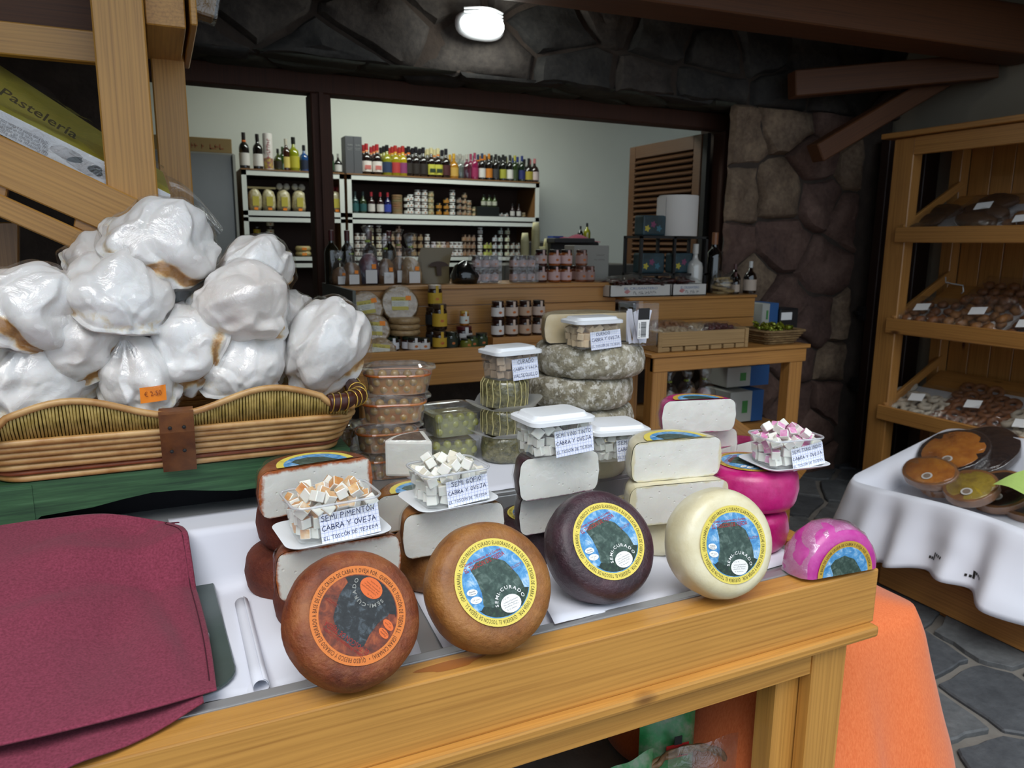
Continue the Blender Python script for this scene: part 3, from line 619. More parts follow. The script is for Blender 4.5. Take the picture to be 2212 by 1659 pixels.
R_GOF = rind('gofio_rind', '63390f'.replace('0f', '16'), '955c28', 'b07a3e', rough=.5, coat=.15, vs=12, bump=.6, bs=110, spots='d9cdbd', sth=.71); R_VIN = rind('wine_rind', '22121a', '38202a', '52343c', rough=.42, coat=.25, vs=18, bump=.6, bs=120); R_BLA = rind('ivory_rind', 'd6c89c', 'e6dcb8', 'efe8cc', rough=.35, coat=.35, bump=.15)
R_TUN = rind('magenta_rind', '9c1058', 'c01a72', 'd0408c', rough=.35, coat=.35, bump=.2); R_CUR = rind('mouldy_grey_rind', '5e5643', 'a1987f', 'd6d0bd', rough=.9, coat=0, vs=24, bump=1.0, bs=90, spots='efebe0', sth=.505)
R_CUT = rind('magenta_stained_rind', '8a1048', 'a81c5c', 'c85a90')
def cut_mat(name, edge, width, D=.216, t=.09, base='f1efe6'):
    if name in MATS: return MATS[name]
    x = N(name); v = x.coord(rnd=False); vr = x.coord(); sp = x.n('SeparateXYZ'); x.l(v, sp.inputs[0])
    def m(op, a, b): 
        k = x.n('Math', operation=op)
        for i, q in enumerate((a, b)):
            if q is None: continue
            if isinstance(q, (int, float)): k.inputs[i].default_value = q
            else: x.l(q, k.inputs[i])
        return k.outputs[0]
    ex = m('SUBTRACT', m('ABSOLUTE', sp.outputs[0], None), D/2); ez = m('SUBTRACT', m('ABSOLUTE', m('SUBTRACT', sp.outputs[2], t/2), None), t/2)
    e = m('ADD', m('MAXIMUM', ex, ez), m('MULTIPLY', m('SUBTRACT', x.noise(vr, 28, 5, .7), .5), width*3.2)); n1 = x.noise(vr, 25, 5)
    mr = x.n('MapRange', interpolation_type='SMOOTHSTEP'); x.l(e, mr.inputs[0]); mr.inputs[1].default_value = -width; mr.inputs[2].default_value = .0
    basec = x.ramp(n1, [(.3, tuple(k*.94 for k in hx(base))), (.65, hx(base))]); x.col(x.mix(mr.outputs[0], basec, hx(edge))); x.set(Roughness=.45, Subsurface_Weight=.12, Subsurface_Scale=.01)
    vo = x.n('TexVoronoi'); vo.inputs['Scale'].default_value = 60; x.l(vr, vo.inputs['Vector']); hole = x.ramp(vo.outputs['Distance'], [(.06, (0, 0, 0)), (.16, (1, 1, 1))]); hm = x.n('Math', operation='MULTIPLY_ADD', i_1=.4); x.l(n1, hm.inputs[0]); x.l(hole, hm.inputs[2]); x.bump(hm.outputs[0], .35, .003)
    MATS[name] = x.m; return x.m
CUT_P = cut_mat('paprika_cut', 'b05a20', .007); CUT_G = cut_mat('gofio_cut', 'a8804c', .004); CUT_V = cut_mat('wine_cut', '7a4a62', .003); CUT_B = cut_mat('ivory_cut', 'e2d8b4', .006); CUT_T = cut_mat('magenta_cut', 'b83a86', .003)
def wheel_profile(D, t, rc=.026, n=6, k=1.0):
    r = D/2; pr = [(0, 0), (r*.5, 0), (r-rc, 0)]
    pr += [(r-rc+rc*math.sin(PI/2*i/n), rc-rc*math.cos(PI/2*i/n)) for i in range(1, n+1)]
    pr += [(r+.003, t/2)]
    pr += [(r-rc+rc*math.cos(PI/2*i/n), t-rc+rc*math.sin(PI/2*i/n)) for i in range(0, n+1)]
    return pr+[(r*.5, t), (0, t)]
def rough_up(mb, amp, sd, sc=9, keep=None):
    out = []
    for v in mb.v:
        v = Vector(v); d = Vector((nz(v+Vector((sd, 0, 0)), sc, 3), nz(v+Vector((0, sd, 0)), sc, 3), nz(v+Vector((0, 0, sd)), sc, 3)))*amp
        if keep and keep(v): d.y = 0
        out.append(tuple(v+d))
    mb.v = out; return mb
# round printed label -------------------------------------------------
LB = {}
def lab_mat(nm, a, b, c, sc=4):
    x = N(nm); v = x.coord((40, 40, 40), rnd=False); x.col(x.ramp(x.noise(v, sc*.35, 6, .65, .6), [(.32, hx(a)), (.52, hx(b)), (.72, hx(c))])); x.set(Roughness=.4); return x.m
PAL = {'blue': dict(ring=mat('yellow_label_ring', 'e6d25e', .5), sky=lab_mat('label_sky', '2c6fae', '5b9fd2', 'cfe2ee'), rock=lab_mat('label_rock', '22352f', '3b5148', '6c7f76', 6), dark=lab_mat('label_scrub', '12221c', '20342a', '3d5a3c', 9), oval=WPRINT, ring_ink=mat('olive_print', '4a4420', .7), title=REDPRINT, arc=WPRINT),
 'fire': dict(ring=mat('orange_label_ring', 'd8782c', .5), sky=lab_mat('label_embers', '3a1a10', '7a3418', 'b05a2c'), rock=lab_mat('label_black_rock', '16181a', '272a2c', '59646c', 6), dark=lab_mat('label_black_scrub', '141516', '1e2022', '32302c', 9), oval=mat('orange_print', 'e06a2a', .6), ring_ink=mat('brown_print', '4a2410', .7), title=mat('dark_red_title', 'a02a20', .7), arc=mat('grey_print', '9a9a94', .7)),
 'gold': dict(ring=mat('gold_label_ring', 'c9a23e', .5), sky=None, rock=None, dark=None, oval=None, ring_ink=None, title=None, arc=None)}
for k in ('sky', 'rock', 'dark', 'oval', 'ring_ink', 'title', 'arc'): PAL['gold'][k] = PAL['blue'][k]
RING = 'QUESO FRESCO Y CURADO ELABORADO A BASE DE LECHE CRUDA DE CABRA Y OVEJA POR:  QUESERÍA EL TOSCÓN DE TEJEDA S.L.  (GRAN CANARIA)  •  '
ROCK = [(-.56, .34), (-.40, .50), (-.22, .54), (-.05, .58), (.1, .51), (.22, .47), (.31, .42), (.40, .30), (.48, .18), (.56, .06), (.61, -.08), (.64, -.20), (.66, -.32), (.3, -.5), (-.1, -.62), (-.36, -.66), (-.42, -.45), (-.40, -.2), (-.46, .1)]
DARK = [(-.5, -.58), (-.42, -.50), (-.2, -.56), (0, -.5), (.2, -.42), (.45, -.34), (.62, -.24), (.76, -.26)]+[(.80*math.cos(a), .80*math.sin(a)) for a in [rad(-22-i*10) for i in range(11)]]+[(-.56, -.55)]
def ell(cx, cy, a, b, n=22, rot=0): return [(cx+a*math.cos(2*PI*i/n)*math.cos(rot)-b*math.sin(2*PI*i/n)*math.sin(rot), cy+a*math.cos(2*PI*i/n)*math.sin(rot)+b*math.sin(2*PI*i/n)*math.cos(rot)) for i in range(n)]
def flat(mb, pts, z, R, half=None): mb.add([(x*R, y*R, z) for x, y in pts], [tuple(range(len(pts)))])
def label_meshes(R, pal, half=False):
    k = (round(R, 4), pal, half)
    if k in LB: return LB[k]
    p = PAL[pal]; out = []
    def cl(poly):
        if not half: return poly
        q = clip([Vector(a) for a in poly], Vector((0, .02)), Vector((0, -1))); return [(a.x, a.y) for a in q]
    def piece(nm, polys, z, m):
        mb = MB()
        for poly in polys:
            poly = cl(poly)
            if len(poly) > 2: flat(mb, poly, z, R)
        if mb.f: me = mb.mesh(nm); me.materials.append(m); out.append((nm, me))
    piece('label', [ell(0, 0, 1, 1, 64)], .0, p['ring'])
    piece('picture', [ell(0, 0, .82, .82, 64)], .0003, p['sky'])
    piece('rock_picture', [ROCK], .0006, p['rock']); piece('scrub_picture', [DARK], .0008, p['dark'])
    for e_ in (ell(.24, -.54, .26, .20, rot=.2), ell(-.63, -.15, .13, .075), ell(-.57, -.33, .14, .08)): piece('white_oval', [e_], .0011, p['oval'])
    if not half:
        mb = MB(); ringtext(mb, RING, .125*R, .86*R, rad(150), rad(150-359), .0006); me = mb.mesh('ring_lettering'); me.materials.append(p['ring_ink']); out.append(('ring_lettering', me))
        mb = MB(); text(mb, 'Quesos Artesanales de La Cumbre', .09*R, -.68*R, .44*R, .0009, rad(15), .98*R); me = mb.mesh('subtitle_lettering'); me.materials.append(p['title']); out.append(('subtitle_lettering', me)); mb = MB(); text(mb, 'EL TOSCÓN DE TEJEDA', .15*R, -.70*R, .29*R, .0009, rad(15), 1.08*R); me = mb.mesh('title_lettering'); me.materials.append(p['title']); out.append(('title_lettering', me)); mb = MB(); scribble(mb, .28*R, .03*R, .42*R, .24*R, .0009, 3, rad(15)); scribble(mb, .28*R, .03*R, .42*R, .20*R, .0009, 4, rad(15)); me = mb.mesh('fine_red_print'); me.materials.append(p['title']); out.append(('fine_red_print', me))
        mb = MB(); ringtext(mb, 'SEMI-CURADO', .11*R, .31*R, rad(190), rad(10), .0013, .24*R, -.52*R, bold=.012); me = mb.mesh('arc_lettering'); me.materials.append(p['arc']); out.append(('arc_lettering', me))
        mb = MB()
        for i, w in enumerate((.16, .40, .38, .36, .26)): scribble(mb, w*R, .028*R, ((.24 if i else .14)-w/2)*R, (-.45-.052*i-(.03 if i else 0))*R, .0013, i+1, .2)
        text(mb, 'España', .05*R, -.63*R, -.145*R, .0013, .1, .15*R, 'C'); text(mb, 'Canarias', .045*R, -.63*R, -.195*R, .0013, .1, .17*R, 'C'); scribble(mb, .17*R, .03*R, -.57*R, -.335*R, .0013, 9, .1, 'C'); scribble(mb, .08*R, .025*R, -.57*R, -.385*R, .0013, 8, .1, 'C')
        me = mb.mesh('fine_print'); me.materials.append(p['ring_ink'] if pal != 'blue' else BLACK); out.append(('fine_print', me))
    LB[k] = out; return out
def put_label(parent, R, z, rot, pal='blue', half=False):
    ms = label_meshes(R, pal, half); root = None
    for nm, me in ms:
        if root is None:
            root = ob('label', me, None, parent, loc=(0, 0, z), rot=(0, 0, rot)); root['label'] = 'round printed label with a rock landscape'
        else:
            k_ = ob(nm, me, None, root)
            if 'fine' in nm: stuff(k_)
    return root
def standing(label, W, a, e, D, t, L, m, rot, pal='blue', sd=0, mark=None):
    a, e = rad(a), rad(e); n = Vector((math.sin(a)*math.cos(e), -math.cos(a)*math.cos(e), math.sin(e))); s = Vector((math.cos(a), math.sin(a), 0)); u = n.cross(s)
    if u.z < 0: u = -u
    M = Matrix(((s.x, u.x, n.x, W[0]), (s.y, u.y, n.y, W[1]), (s.z, u.z, n.z, W[2]), (0, 0, 0, 1)))
    th = thing('round_cheese', label, 'cheese', M=M, group='cheese wheels propped up along the table edge')
    mb = MB(); mb.lathe([(r, z-t/2) for r, z in wheel_profile(D, t, .028)], 56); rough_up(mb, .0018, sd, 14)
    mb.build('rind', m, th, smooth=True); put_label(th, L/2, t/2+.0022, rad(rot), pal)
    return th
standing('paprika red-brown cheese wheel with an orange and black label, propped up at the front', (.233, 1.074, .842), 4, 34, .206, .089, .146, R_PIM, 118, 'fire', 1)
standing('brown gofio cheese wheel with a blue rock label, propped up at the front', (.467, 1.084, .846), -1, 34, .214, .09, .143, R_GOF, 0, 'blue', 2)
standing('dark purple wine cheese wheel with a blue rock label, propped up at the front', (.74, 1.168, .838), -2, 36, .214, .09, .149, R_VIN, 2, 'blue', 3)
standing('ivory white cheese wheel with a blue rock label, propped up at the front', (.95, 1.068, .849), -5, 18, .207, .095, .146, R_BLA, -16, 'blue', 4)
def lying(label, c, z, D, t, m, lab=None, sd=0, rot=0, rc=.026, amp=.002, group=None):
    th = thing('round_cheese', label, 'cheese', (c[0], c[1], z), rot, group)
    mb = MB(); mb.lathe(wheel_profile(D, t, rc), 48); rough_up(mb, amp, sd, 12); mb.build('rind', m, th, smooth=True)
    if lab: put_label(th, D*.35, t+.0022, rad(20), lab)
    return th
def half(label, a, b, z, t, m, cut=None, lab=None, film=True, sd=0, rc=.02, stain=None, D=None, name='cheese_half'):
    a, b = Vector(a[:2]), Vector(b[:2]); d = b-a; D = D or d.length; c = (a+b)/2; rz = math.atan2(d.y, d.x)
    th = thing(name, label, 'cheese', (c.x, c.y, z), rz, 'half cheeses stacked on the table')
    cut = cut or {R_PIM: CUT_P, R_GOF: CUT_G, R_VIN: CUT_V, R_BLA: CUT_B, R_TUN: CUT_T, R_CUT: CUT_T}.get(m, CHEESE)
    pr = wheel_profile(D, t, rc); mb = MB(); mb.lathe(pr, 26, 0, PI); rough_up(mb, .0016, sd, 12, lambda v: abs(v.y) < 1e-5); mb.build('rind', m, th, smooth=True)
    # cut face, gently uneven, filling the outline
    out = [(r, h) for r, h in pr if True]; poly = [(r-.0, h) for r, h in out[1:-1]]+[(-r, h) for r, h in out[1:-1][::-1]]
    f = MB(); n = 22; k = 9
    def fp(s, tt):
        h = max(.0006, min(t-.0006, t*tt)); w = 0
        for (r0, h0), (r1, h1) in zip(pr[2:-2], pr[3:-1]):
            if h0-1e-9 <= h <= h1+1e-9: w = r0+(r1-r0)*((h-h0)/(h1-h0) if h1 > h0 else 0)
        x = w*(2*s-1); return Vector((x*.997, -.0012-.0010*nz((x*30+sd, h*30, sd), 1, 2), h))
    f.grid(fp, 40, 16); fo = f.build('cut_face', cut, th, smooth=True); fo['label'] = 'smooth white cut cheese paste'
    if lab: put_label(th, D*.34, t+.0022, 0, lab, half=True)
    if film:
        w = MB(); w.lathe([(r*1.018+.001, h*1.02-.0006) for r, h in pr], 26, 0, PI); rough_up(w, .004, sd+7, 28, None)
        w.add([(r*1.018, -.004, h) for r, h in pr[1:-1]]+[(-r*1.018, -.004, h) for r, h in pr[1:-1]], [(i, i+1, len(pr)-2+i+1, len(pr)-2+i) for i in range(len(pr)-3)])
        w.build('cling_film', FILM, th, smooth=True)
    return th
T_ = .088
STAIN = mat('paprika_edge_stain', 'b4581c', .5)
# paprika group
lying('deep red lying cheese wheel at the bottom of the front paprika stack', (.255, 1.32), TZ+.003, .212, .092, R_PIM2, None, 5)
half('paprika half cheese under the open tub of paprika cubes', (.143, 1.222), (.356, 1.225), .818, .09, R_PIM, stain=STAIN, lab='blue', sd=1)
lying('deep red lying cheese wheel at the bottom of the rear paprika stack', (.215, 1.475), TZ+.003, .2, .09, R_PIM2, None, 6)
lying('deep red lying cheese wheel second from the bottom of the rear paprika stack', (.245, 1.49), .816, .205, .092, R_PIM2, None, 7)
half('paprika half cheese on top of the rear stack behind the paprika tub', (.139, 1.385), (.356, 1.415), .909, .092, R_PIM, stain=STAIN, lab='blue', sd=2)
# gofio group
lying('brown lying cheese wheel under the gofio half cheese', (.497, 1.40), TZ+.003, .213, .094, R_GOF, 'blue', 8)
half('gofio half cheese with a brown rind under the open tub of white cubes', (.387, 1.30), (.595, 1.302), .82, .09, R_GOF, sd=3)
half('gofio half cheese with a printed label, low behind the paprika tub', (.385, 1.49), (.59, 1.50), .80, .085, R_GOF, lab='blue', sd=4)
lying('brown lying cheese wheel at the bottom behind the gofio stack', (.45, 1.50), TZ+.003, .12, .07, R_GOF, None, 18, rc=.015)
def wedge(label, c, z, rz, m):
    th = thing('cheese_wedge', label, 'cheese', (*c, z), rz); mb = MB(); r = .11
    mb.prism([(0, 0)]+[(r*math.cos(rad(a)), r*math.sin(rad(a))) for a in range(-38, 39, 8)], 0, .085); mb.build('cheese_body', CHEESE, th, bevel=.006, seg=2)
    w = MB(); w.prism([(-.004, 0)]+[((r+.004)*math.cos(rad(a)), (r+.004)*math.sin(rad(a))) for a in range(-40, 41, 8)], -.001, .089); rough_up(w, .003, 4, 30); w.build('cling_film', FILM, th, bevel=.004)
    MB().prism([(.02, 0)]+[(.095*math.cos(rad(a)), .095*math.sin(rad(a))) for a in range(-30, 31, 10)], .0862, .0868).build('label', lab_mat('wedge_label', '4a4038', '6a5a50', '8d8070'), th)
wedge('white cheese wedge wrapped in film behind the tub of white cubes', P(935, 1032, z=.885)[:2], .886, rad(120), R_GOF)
# wine group
lying('dark purple lying cheese wheel at the bottom of the wine stack', (.735, 1.425), TZ+.003, .19, .094, R_VIN, 'blue', 9)
half('lower wine-rind half cheese in the dark purple stack', (.640, 1.315), (.818, 1.318), .82, .088, R_VIN, sd=5)
half('upper wine-rind half cheese carrying the lidded wine cheese tub', (.622, 1.28), (.806, 1.286), .909, .088, R_VIN, sd=6)
# white group
lying('ivory lying cheese wheel at the bottom of the white stack', (1.02, 1.375), TZ+.003, .22, .092, R_BLA, 'blue', 10)
half('lower ivory half cheese in the white stack', (.878, 1.268), (1.114, 1.232), .819, .09, R_BLA, lab=None, sd=7)
half('upper ivory half cheese with half a rock label on its top', (.895, 1.290), (1.112, 1.262), .910, .09, R_BLA, lab='blue', sd=8)
lying('yellowish lying cheese wheel behind the white stack under the lidded tub', (.99, 1.62), UZ+.002, .19, .09, R_BLA, None, 11)
# magenta group
lying('lower magenta lying cheese wheel beneath the tub of pink cubes', (1.21, 1.285), TZ+.003, .205, .094, R_TUN, None, 12)
lying('upper magenta lying cheese wheel under the tub of pink cubes', (1.225, 1.29), .822, .222, .096, R_TUN, 'gold', 13)
half('pale magenta half cheese lying behind the upper magenta wheel', P(1553, 1040, z=.83)[:2], P(1640, 1015, z=.83)[:2], .832, .085, R_CUT, sd=9, D=.2)
half('crimson half cheese with a white cut face on top of the rear magenta stack', P(1430, 938, z=.965)[:2], P(1585, 930, z=.965)[:2], .965, .082, R_TUN, sd=10, lab='gold')
half('crimson half cheese underneath the rear magenta half', P(1432, 1000, z=.885)[:2], P(1588, 988, z=.885)[:2], .884, .08, R_TUN, sd=11)
# magenta half wheel standing on its cut edge at the right end
a, e = rad(-5), rad(4); nn = Vector((math.sin(a)*math.cos(e), -math.cos(a)*math.cos(e), math.sin(e))); ss = Vector((math.cos(a), math.sin(a), 0)); uu = nn.cross(ss); uu = uu if uu.z > 0 else -uu
Wc = Vector((1.25, 1.060, .746))
M = Matrix(((ss.x, uu.x, nn.x, Wc.x), (ss.y, uu.y, nn.y, Wc.y), (ss.z, uu.z, nn.z, Wc.z), (0, 0, 0, 1)))@Matrix.Rotation(rad(0), 4, 'Z')
hw = thing('cheese_half', 'film-wrapped magenta half cheese standing on its cut edge at the table corner', 'cheese', M=M, group='cheese wheels propped up along the table edge')
D5, t5 = .200, .088; mb = MB(); pr = [(r, z-t5/2) for r, z in wheel_profile(D5, t5, .026)]; mb.lathe(pr, 30, 0, PI); rough_up(mb, .0015, 15, 14, lambda v: abs(v.y) < 1e-5); mb.build('rind', rind('pink_magenta_rind', 'b02a8c', 'c63a9c', 'd86ab4', rough=.35, coat=.35, bump=.2), hw, smooth=True)
fc = MB(); fc.add([(r, 0, z) for r, z in pr]+[(-r, 0, z) for r, z in pr], [(i, i+1, len(pr)+i+1, len(pr)+i) for i in range(len(pr)-1)]); fc.build('cut_face', CHEESE, hw)
put_label(hw, .072, t5/2+.0022, 0, 'gold', half=True)
lt = MB(); ringtext(lt, 'A BASE DE LECHE CRUDA DE CABRA Y OVEJA POR: QUESERÍA', .0088, .0622, rad(172), rad(8), t5/2+.0032); lt.build('ring_lettering', PAL['blue']['ring_ink'], hw)
w = MB(); w.lathe([(r*1.012, z*1.03) for r, z in pr[2:-5]], 30, rad(4), PI); rough_up(w, .005, 19, 30); w.build('cling_film', clear('bunched_film', (.98, .95, .98), .12, .8, .15, wrinkle=1.0, ws=30, milky=.12), hw, smooth=True)
# grey cured wheels
gx, gy = 1.20, 2.03
for k, (dx, dy, D, t, lab) in enumerate(((.0, .0, .335, .092, 'mouldy grey cured cheese wheel at the bottom of its stack, mostly hidden'), (-.012, -.012, .335, .098, 'mouldy grey cured cheese wheel in the middle of its stack'), (.008, -.03, .342, .098, 'mouldy grey cured cheese wheel at the top of its stack'))):
    lying(lab, (gx+dx, gy+dy), UZ+.002+(.092 if k else 0)+(.098 if k > 1 else 0), D, t, R_CUR, None, 20+k, rc=.03, amp=.006, rot=k)
GTOP = UZ+.002+.092+.196
half('pale yellow cured half cheese wrapped in film behind the top tub', (gx-.165, gy-.06), (gx+.125, gy-.09), GTOP+.003, .088, rind('cured_rind', '8a7450', 'a8946c', 'c4b28c'), cut=mat('yellow_cheese_paste', 'dcc8a0', .55, var=.05, bump=.3, bs=60), sd=30)
# herb crusted cheeses
HERB = rind('herb_crust', '33361a', '746e3a', 'a89e66', rough=.5, coat=.5, vs=70, bump=1.0, bs=140, spots='cfc48a', sth=.6)
hp = P(1108, 880, z=.99); hxy = (hp.x, hp.y+.055)
def herb(label, z, h, s=1.0, strings=True):
    th = thing('herb_cheese', label, 'cheese', (*hxy, z)); mb = MB(); mb.lathe(wheel_profile(.122*s, h, .014), 40); rough_up(mb, .002, z*10, 30); mb.build('crust', HERB, th, smooth=True)
    w = MB(); w.lathe([(r*1.02, zz*1.01) for r, zz in wheel_profile(.122*s, h, .014)], 40); rough_up(w, .002, z*20, 40); w.build('wrapper', FILMB, th, smooth=True)
    if strings:
        for k in range(20):
            a_ = 2*PI*k/20; rr = .0635*s; MB().tube([(rr*.9*math.cos(a_), rr*.9*math.sin(a_), h+.001), (rr*1.02*math.cos(a_), rr*1.02*math.sin(a_), h*.85), (rr*1.02*math.cos(a_+.05), rr*1.02*math.sin(a_+.05), h*.4), (rr*1.0*math.cos(a_), rr*1.0*math.sin(a_), .006)], .0012, 5).build('string', mat('straw_string', 'cabf86', .7), th)
def leafpaper(label, z, s=1.0):
    m = MB()
    def fn(a, t):
        an = 2*PI*a; rr = (.045+.055*t)*s*(1+.12*math.cos(4*an)*t); return Vector((hxy[0]+rr*math.cos(an), hxy[1]+rr*math.sin(an), z+.028*t**2*(.4+.6*abs(math.cos(2*an)))-.004))
    m.grid(fn, 40, 5, cu=True); o = m.build('wax_paper', clear('wax_paper_film', (.9, .9, .88), .12, .4, .3, milky=.35), smooth=True); tag(o, label, 'paper')
herb('herb-coated cheese at the bottom of the herb stack', UZ+.003, .072, 1.0, False); leafpaper('greaseproof paper collar under the middle herb cheese', UZ+.078)
herb('herb-coated cheese in the middle of the herb stack', UZ+.079, .07, 1.0); leafpaper('greaseproof paper collar under the top herb cheese', UZ+.152)
herb('herb-coated cheese with straw strings directly under the lidded tub', UZ+.154, .078, 1.0)
HTOP = UZ+.233
# ------------------------------------------------------------------ tubs
GRID = N('squared_paper'); tc = GRID.n('TexCoord'); sp_ = GRID.n('SeparateXYZ'); GRID.l(tc.outputs['Object'], sp_.inputs[0]); ms = []
for i in (0, 1):
    d = GRID.n('Math', operation='DIVIDE', i_1=.0066); GRID.l(sp_.outputs[i], d.inputs[0]); f = GRID.n('Math', operation='FRACT'); GRID.l(d.outputs[0], f.inputs[0]); c_ = GRID.n('Math', operation='LESS_THAN', i_1=.12); GRID.l(f.outputs[0], c_.inputs[0]); ms.append(c_)
mxm = GRID.n('Math', operation='MAXIMUM'); GRID.l(ms[0].outputs[0], mxm.inputs[0]); GRID.l(ms[1].outputs[0], mxm.inputs[1]); GRID.col(GRID.mix(mxm.outputs[0], hx('eceffa'), hx('b4bee6'))); GRID.set(Roughness=.8); GRID = GRID.m
def shell(w0, d0, w1, d1, h, r, n=5, close=True, z0=0):
    a = roundrect(w0, d0, r, n); b = roundrect(w1, d1, r*1.15, n); k = len(a); mb = MB()
    mb.add([(x, y, z0) for x, y in a]+[(x, y, z0+h) for x, y in b], [(i, (i+1) % k, k+(i+1) % k, k+i) for i in range(k)]+([tuple(range(k))[::-1]] if close else [])); return mb
def lid_mesh(w, d, m, nm='lid'):
    mb = MB(); r = .022; prs = [(w+.004, d+.004, r, 0), (w+.010, d+.010, r, .001), (w+.010, d+.010, r, .009), (w+.002, d+.002, r, .0115), (w-.012, d-.012, r*.9, .0115), (w-.022, d-.022, r*.8, .019), (w-.030, d-.030, r*.7, .0195)]
    vs = []; k = None
    for a, b, rr, z in prs:
        q = roundrect(a, b, rr, 5); k = len(q); vs += [(x, y, z) for x, y in q]
    fs = [(j*k+i, j*k+(i+1) % k, (j+1)*k+(i+1) % k, (j+1)*k+i) for j in range(len(prs)-1) for i in range(k)]+[tuple(range((len(prs)-1)*k, len(prs)*k))]
    mb.add(vs, fs); return mb.mesh(nm, sharp=40)
cube_me = {}
def cube_mesh(kind):
    if kind in cube_me: return cube_me[kind]
    pal = {'pim': (CHEESE, rind('paprika_cube_skin', 'c06a24', 'e0b070', 'f0e6d2', vs=30)), 'gof': (CHEESE, mat('gofio_cube_skin', 'e9e2cf', .6)), 'vin': (CHEESE, mat('wine_cube_skin', '4a3440', .6)), 'cur': (mat('cured_cube', 'e2c7a0', .6), mat('cured_cube_skin', 'cda878', .6)), 'vac': (mat('beige_cube', 'b59b80', .6), mat('beige_cube_skin', '927a62', .6)), 'bla': (CHEESE, mat('white_cube_skin', 'ece8dc', .6)), 'tun': (CHEESE, mat('pink_cube_skin', 'c85a9a', .6, c2='e8b4d2', vs=60))}[kind]
    mb = MB(); mb.box(-.0095, .0095, -.0095, .0095, -.0095, .0095); mb.m = [1 if (i == 1 or (i == 2 and kind in ('pim', 'tun'))) else 0 for i in range(6)]
    me = mb.mesh('cheese_cube', bevel=.0012)
    for m in pal: me.materials.append(m)
    cube_me[kind] = me; return me
LIDS = {}
def tub(label, c, z, rz, kind, lines, lid=True, tray=False, w=.152, d=.108, h=.066, cubes=26, cube_label='', sd=1, card=(.0, .0, .098, .056, 0), tilt=0, kubs=1.0):
    r = random.Random(sd); th = thing('cheese_tub', label, 'tub', (c[0], c[1], z), rz); zb = 0
    if tray:
        zb = .009; lm = LIDS.setdefault((w, d, 'tray'), None)
        q = MB(); pr = [(w*.80, d*.78, 0), (w*.9, d*.9, .001), (w+.028, d+.026, .010), (w+.034, d+.032, .013), (w+.028, d+.026, .0135), (w*.92, d*.92, .004)]; vs = []
        for a_, b_, zz in pr: rr_ = roundrect(a_, b_, .026, 5); k = len(rr_); vs += [(x, y, zz) for x, y in rr_]
        q.add(vs, [(j*k+i, j*k+(i+1) % k, (j+1)*k+(i+1) % k, (j+1)*k+i) for j in range(len(pr)-1) for i in range(k)]+[tuple(range((len(pr)-1)*k, len(pr)*k))]); q.build('tray', WHITEP, th, sharp=50)
    w0, d0 = w*.86, d*.84
    mb = shell(w0, d0, w, d, h, .018, z0=zb); mb.build('container', PLAST, th, sharp=40)
    rm = MB(); rm.tube([(x, y, zb+h) for x, y in roundrect(w+.003, d+.003, .022, 6)], .0024, 6, True); rm.build('rim', clear('frosted_rim', (.92, .93, .95), .12, .5, .15, milky=.35), th, smooth=True)
    if lid:
        k = (w, d)
        if k not in LIDS: LIDS[k] = lid_mesh(w, d, WHITEP)
        lo = ob('lid', LIDS[k], WHITEP, th, loc=(0, 0, zb+h-.002))
    if lines:
        ox, oz, cw, chh, ang = card; sl_ang = math.atan2((d-d0)/2, h)
        co = MB().box(-cw/2, cw/2, -chh/2, chh/2, -.0003, .0003).build('card', GRID, th); co['label'] = 'squared paper card with blue handwriting'
        co.matrix_local = Matrix.Translation((ox, -(d0+d)/4-.003-(oz)*(d-d0)/2/h, zb+h/2+oz))@Matrix.Rotation(ang, 4, 'Y')@Matrix.Rotation(PI/2-sl_ang, 4, 'X')
        hm = MB(); n = len(lines); hh = chh/(n+.2)*.56
        for i, s in enumerate(lines):
            tmp = MB(); wd = handwrite(tmp, s, 1, 0, 0, 0, random.Random(1)); hs = min(hh, cw*.93/wd); handwrite(hm, s, hs, -cw/2+(cw-wd*hs)/2*r.uniform(.55, 1.2), chh/2-chh*(i+.85)/(n+.15)+.002, .0006, r, r.uniform(-.01, .03))
        hm.build('handwriting', INK, co)
    # loose cubes of cheese in the tub
    cm = cube_mesh(kind); Mw = Matrix.Translation((c[0], c[1], z))@Matrix.Rotation(rz, 4, 'Z')
    placed = []; nx, ny = int(w0/.0215), int(d0/.0215)
    spots = [(i, j, k) for k in range(5) for j in range(ny) for i in range(nx)]
    cnt = 0
    for i, j, k in spots:
        zz = zb+.013+k*.0205
        lim = h-.01 if lid else h+.012
        edge = (j == 0 or i in (0, nx-1))
        if zz > lim+(.0 if lid else .014): continue
        topl = zz > lim-.022
        if not topl and not edge: continue
        if not lid and k >= 3 and (abs(i-(nx-1)/2) > nx/2-1.1+.0*r.random() or r.random() < .25): continue
        f = min(1, zz/h); ww, dd = w0+(w-w0)*f, d0+(d-d0)*f
        x = (-ww/2+.0165)+(ww-.033)*(i+r.uniform(-.3, .3)*(0 < i < nx-1))/(nx-1); y = (-dd/2+.0165)+(dd-.033)*j/(ny-1)+r.uniform(0, .003); zz += r.uniform(-.004, .004)*(k > 0)
        o = ob('cheese_cube', cm); s_ = r.uniform(.92, 1.12)*kubs
        o.matrix_world = Mw@Matrix.Translation((x, y, zz))@Matrix.Rotation(r.uniform(-.5, .5)*(1.6 if topl else .5), 4, 'X')@Matrix.Rotation(r.uniform(-.5, .5)*(1.6 if topl else .3), 4, 'Y')@Matrix.Rotation(r.uniform(0, 6), 4, 'Z')@Matrix.Scale(s_, 4)
        tag(o, cube_label, 'cheese cube', cube_label+' tub'); cnt += 1
    return th
def ctr(u, v, z, back=0): p = P(u, v, z=z); return (p.x, p.y+back)
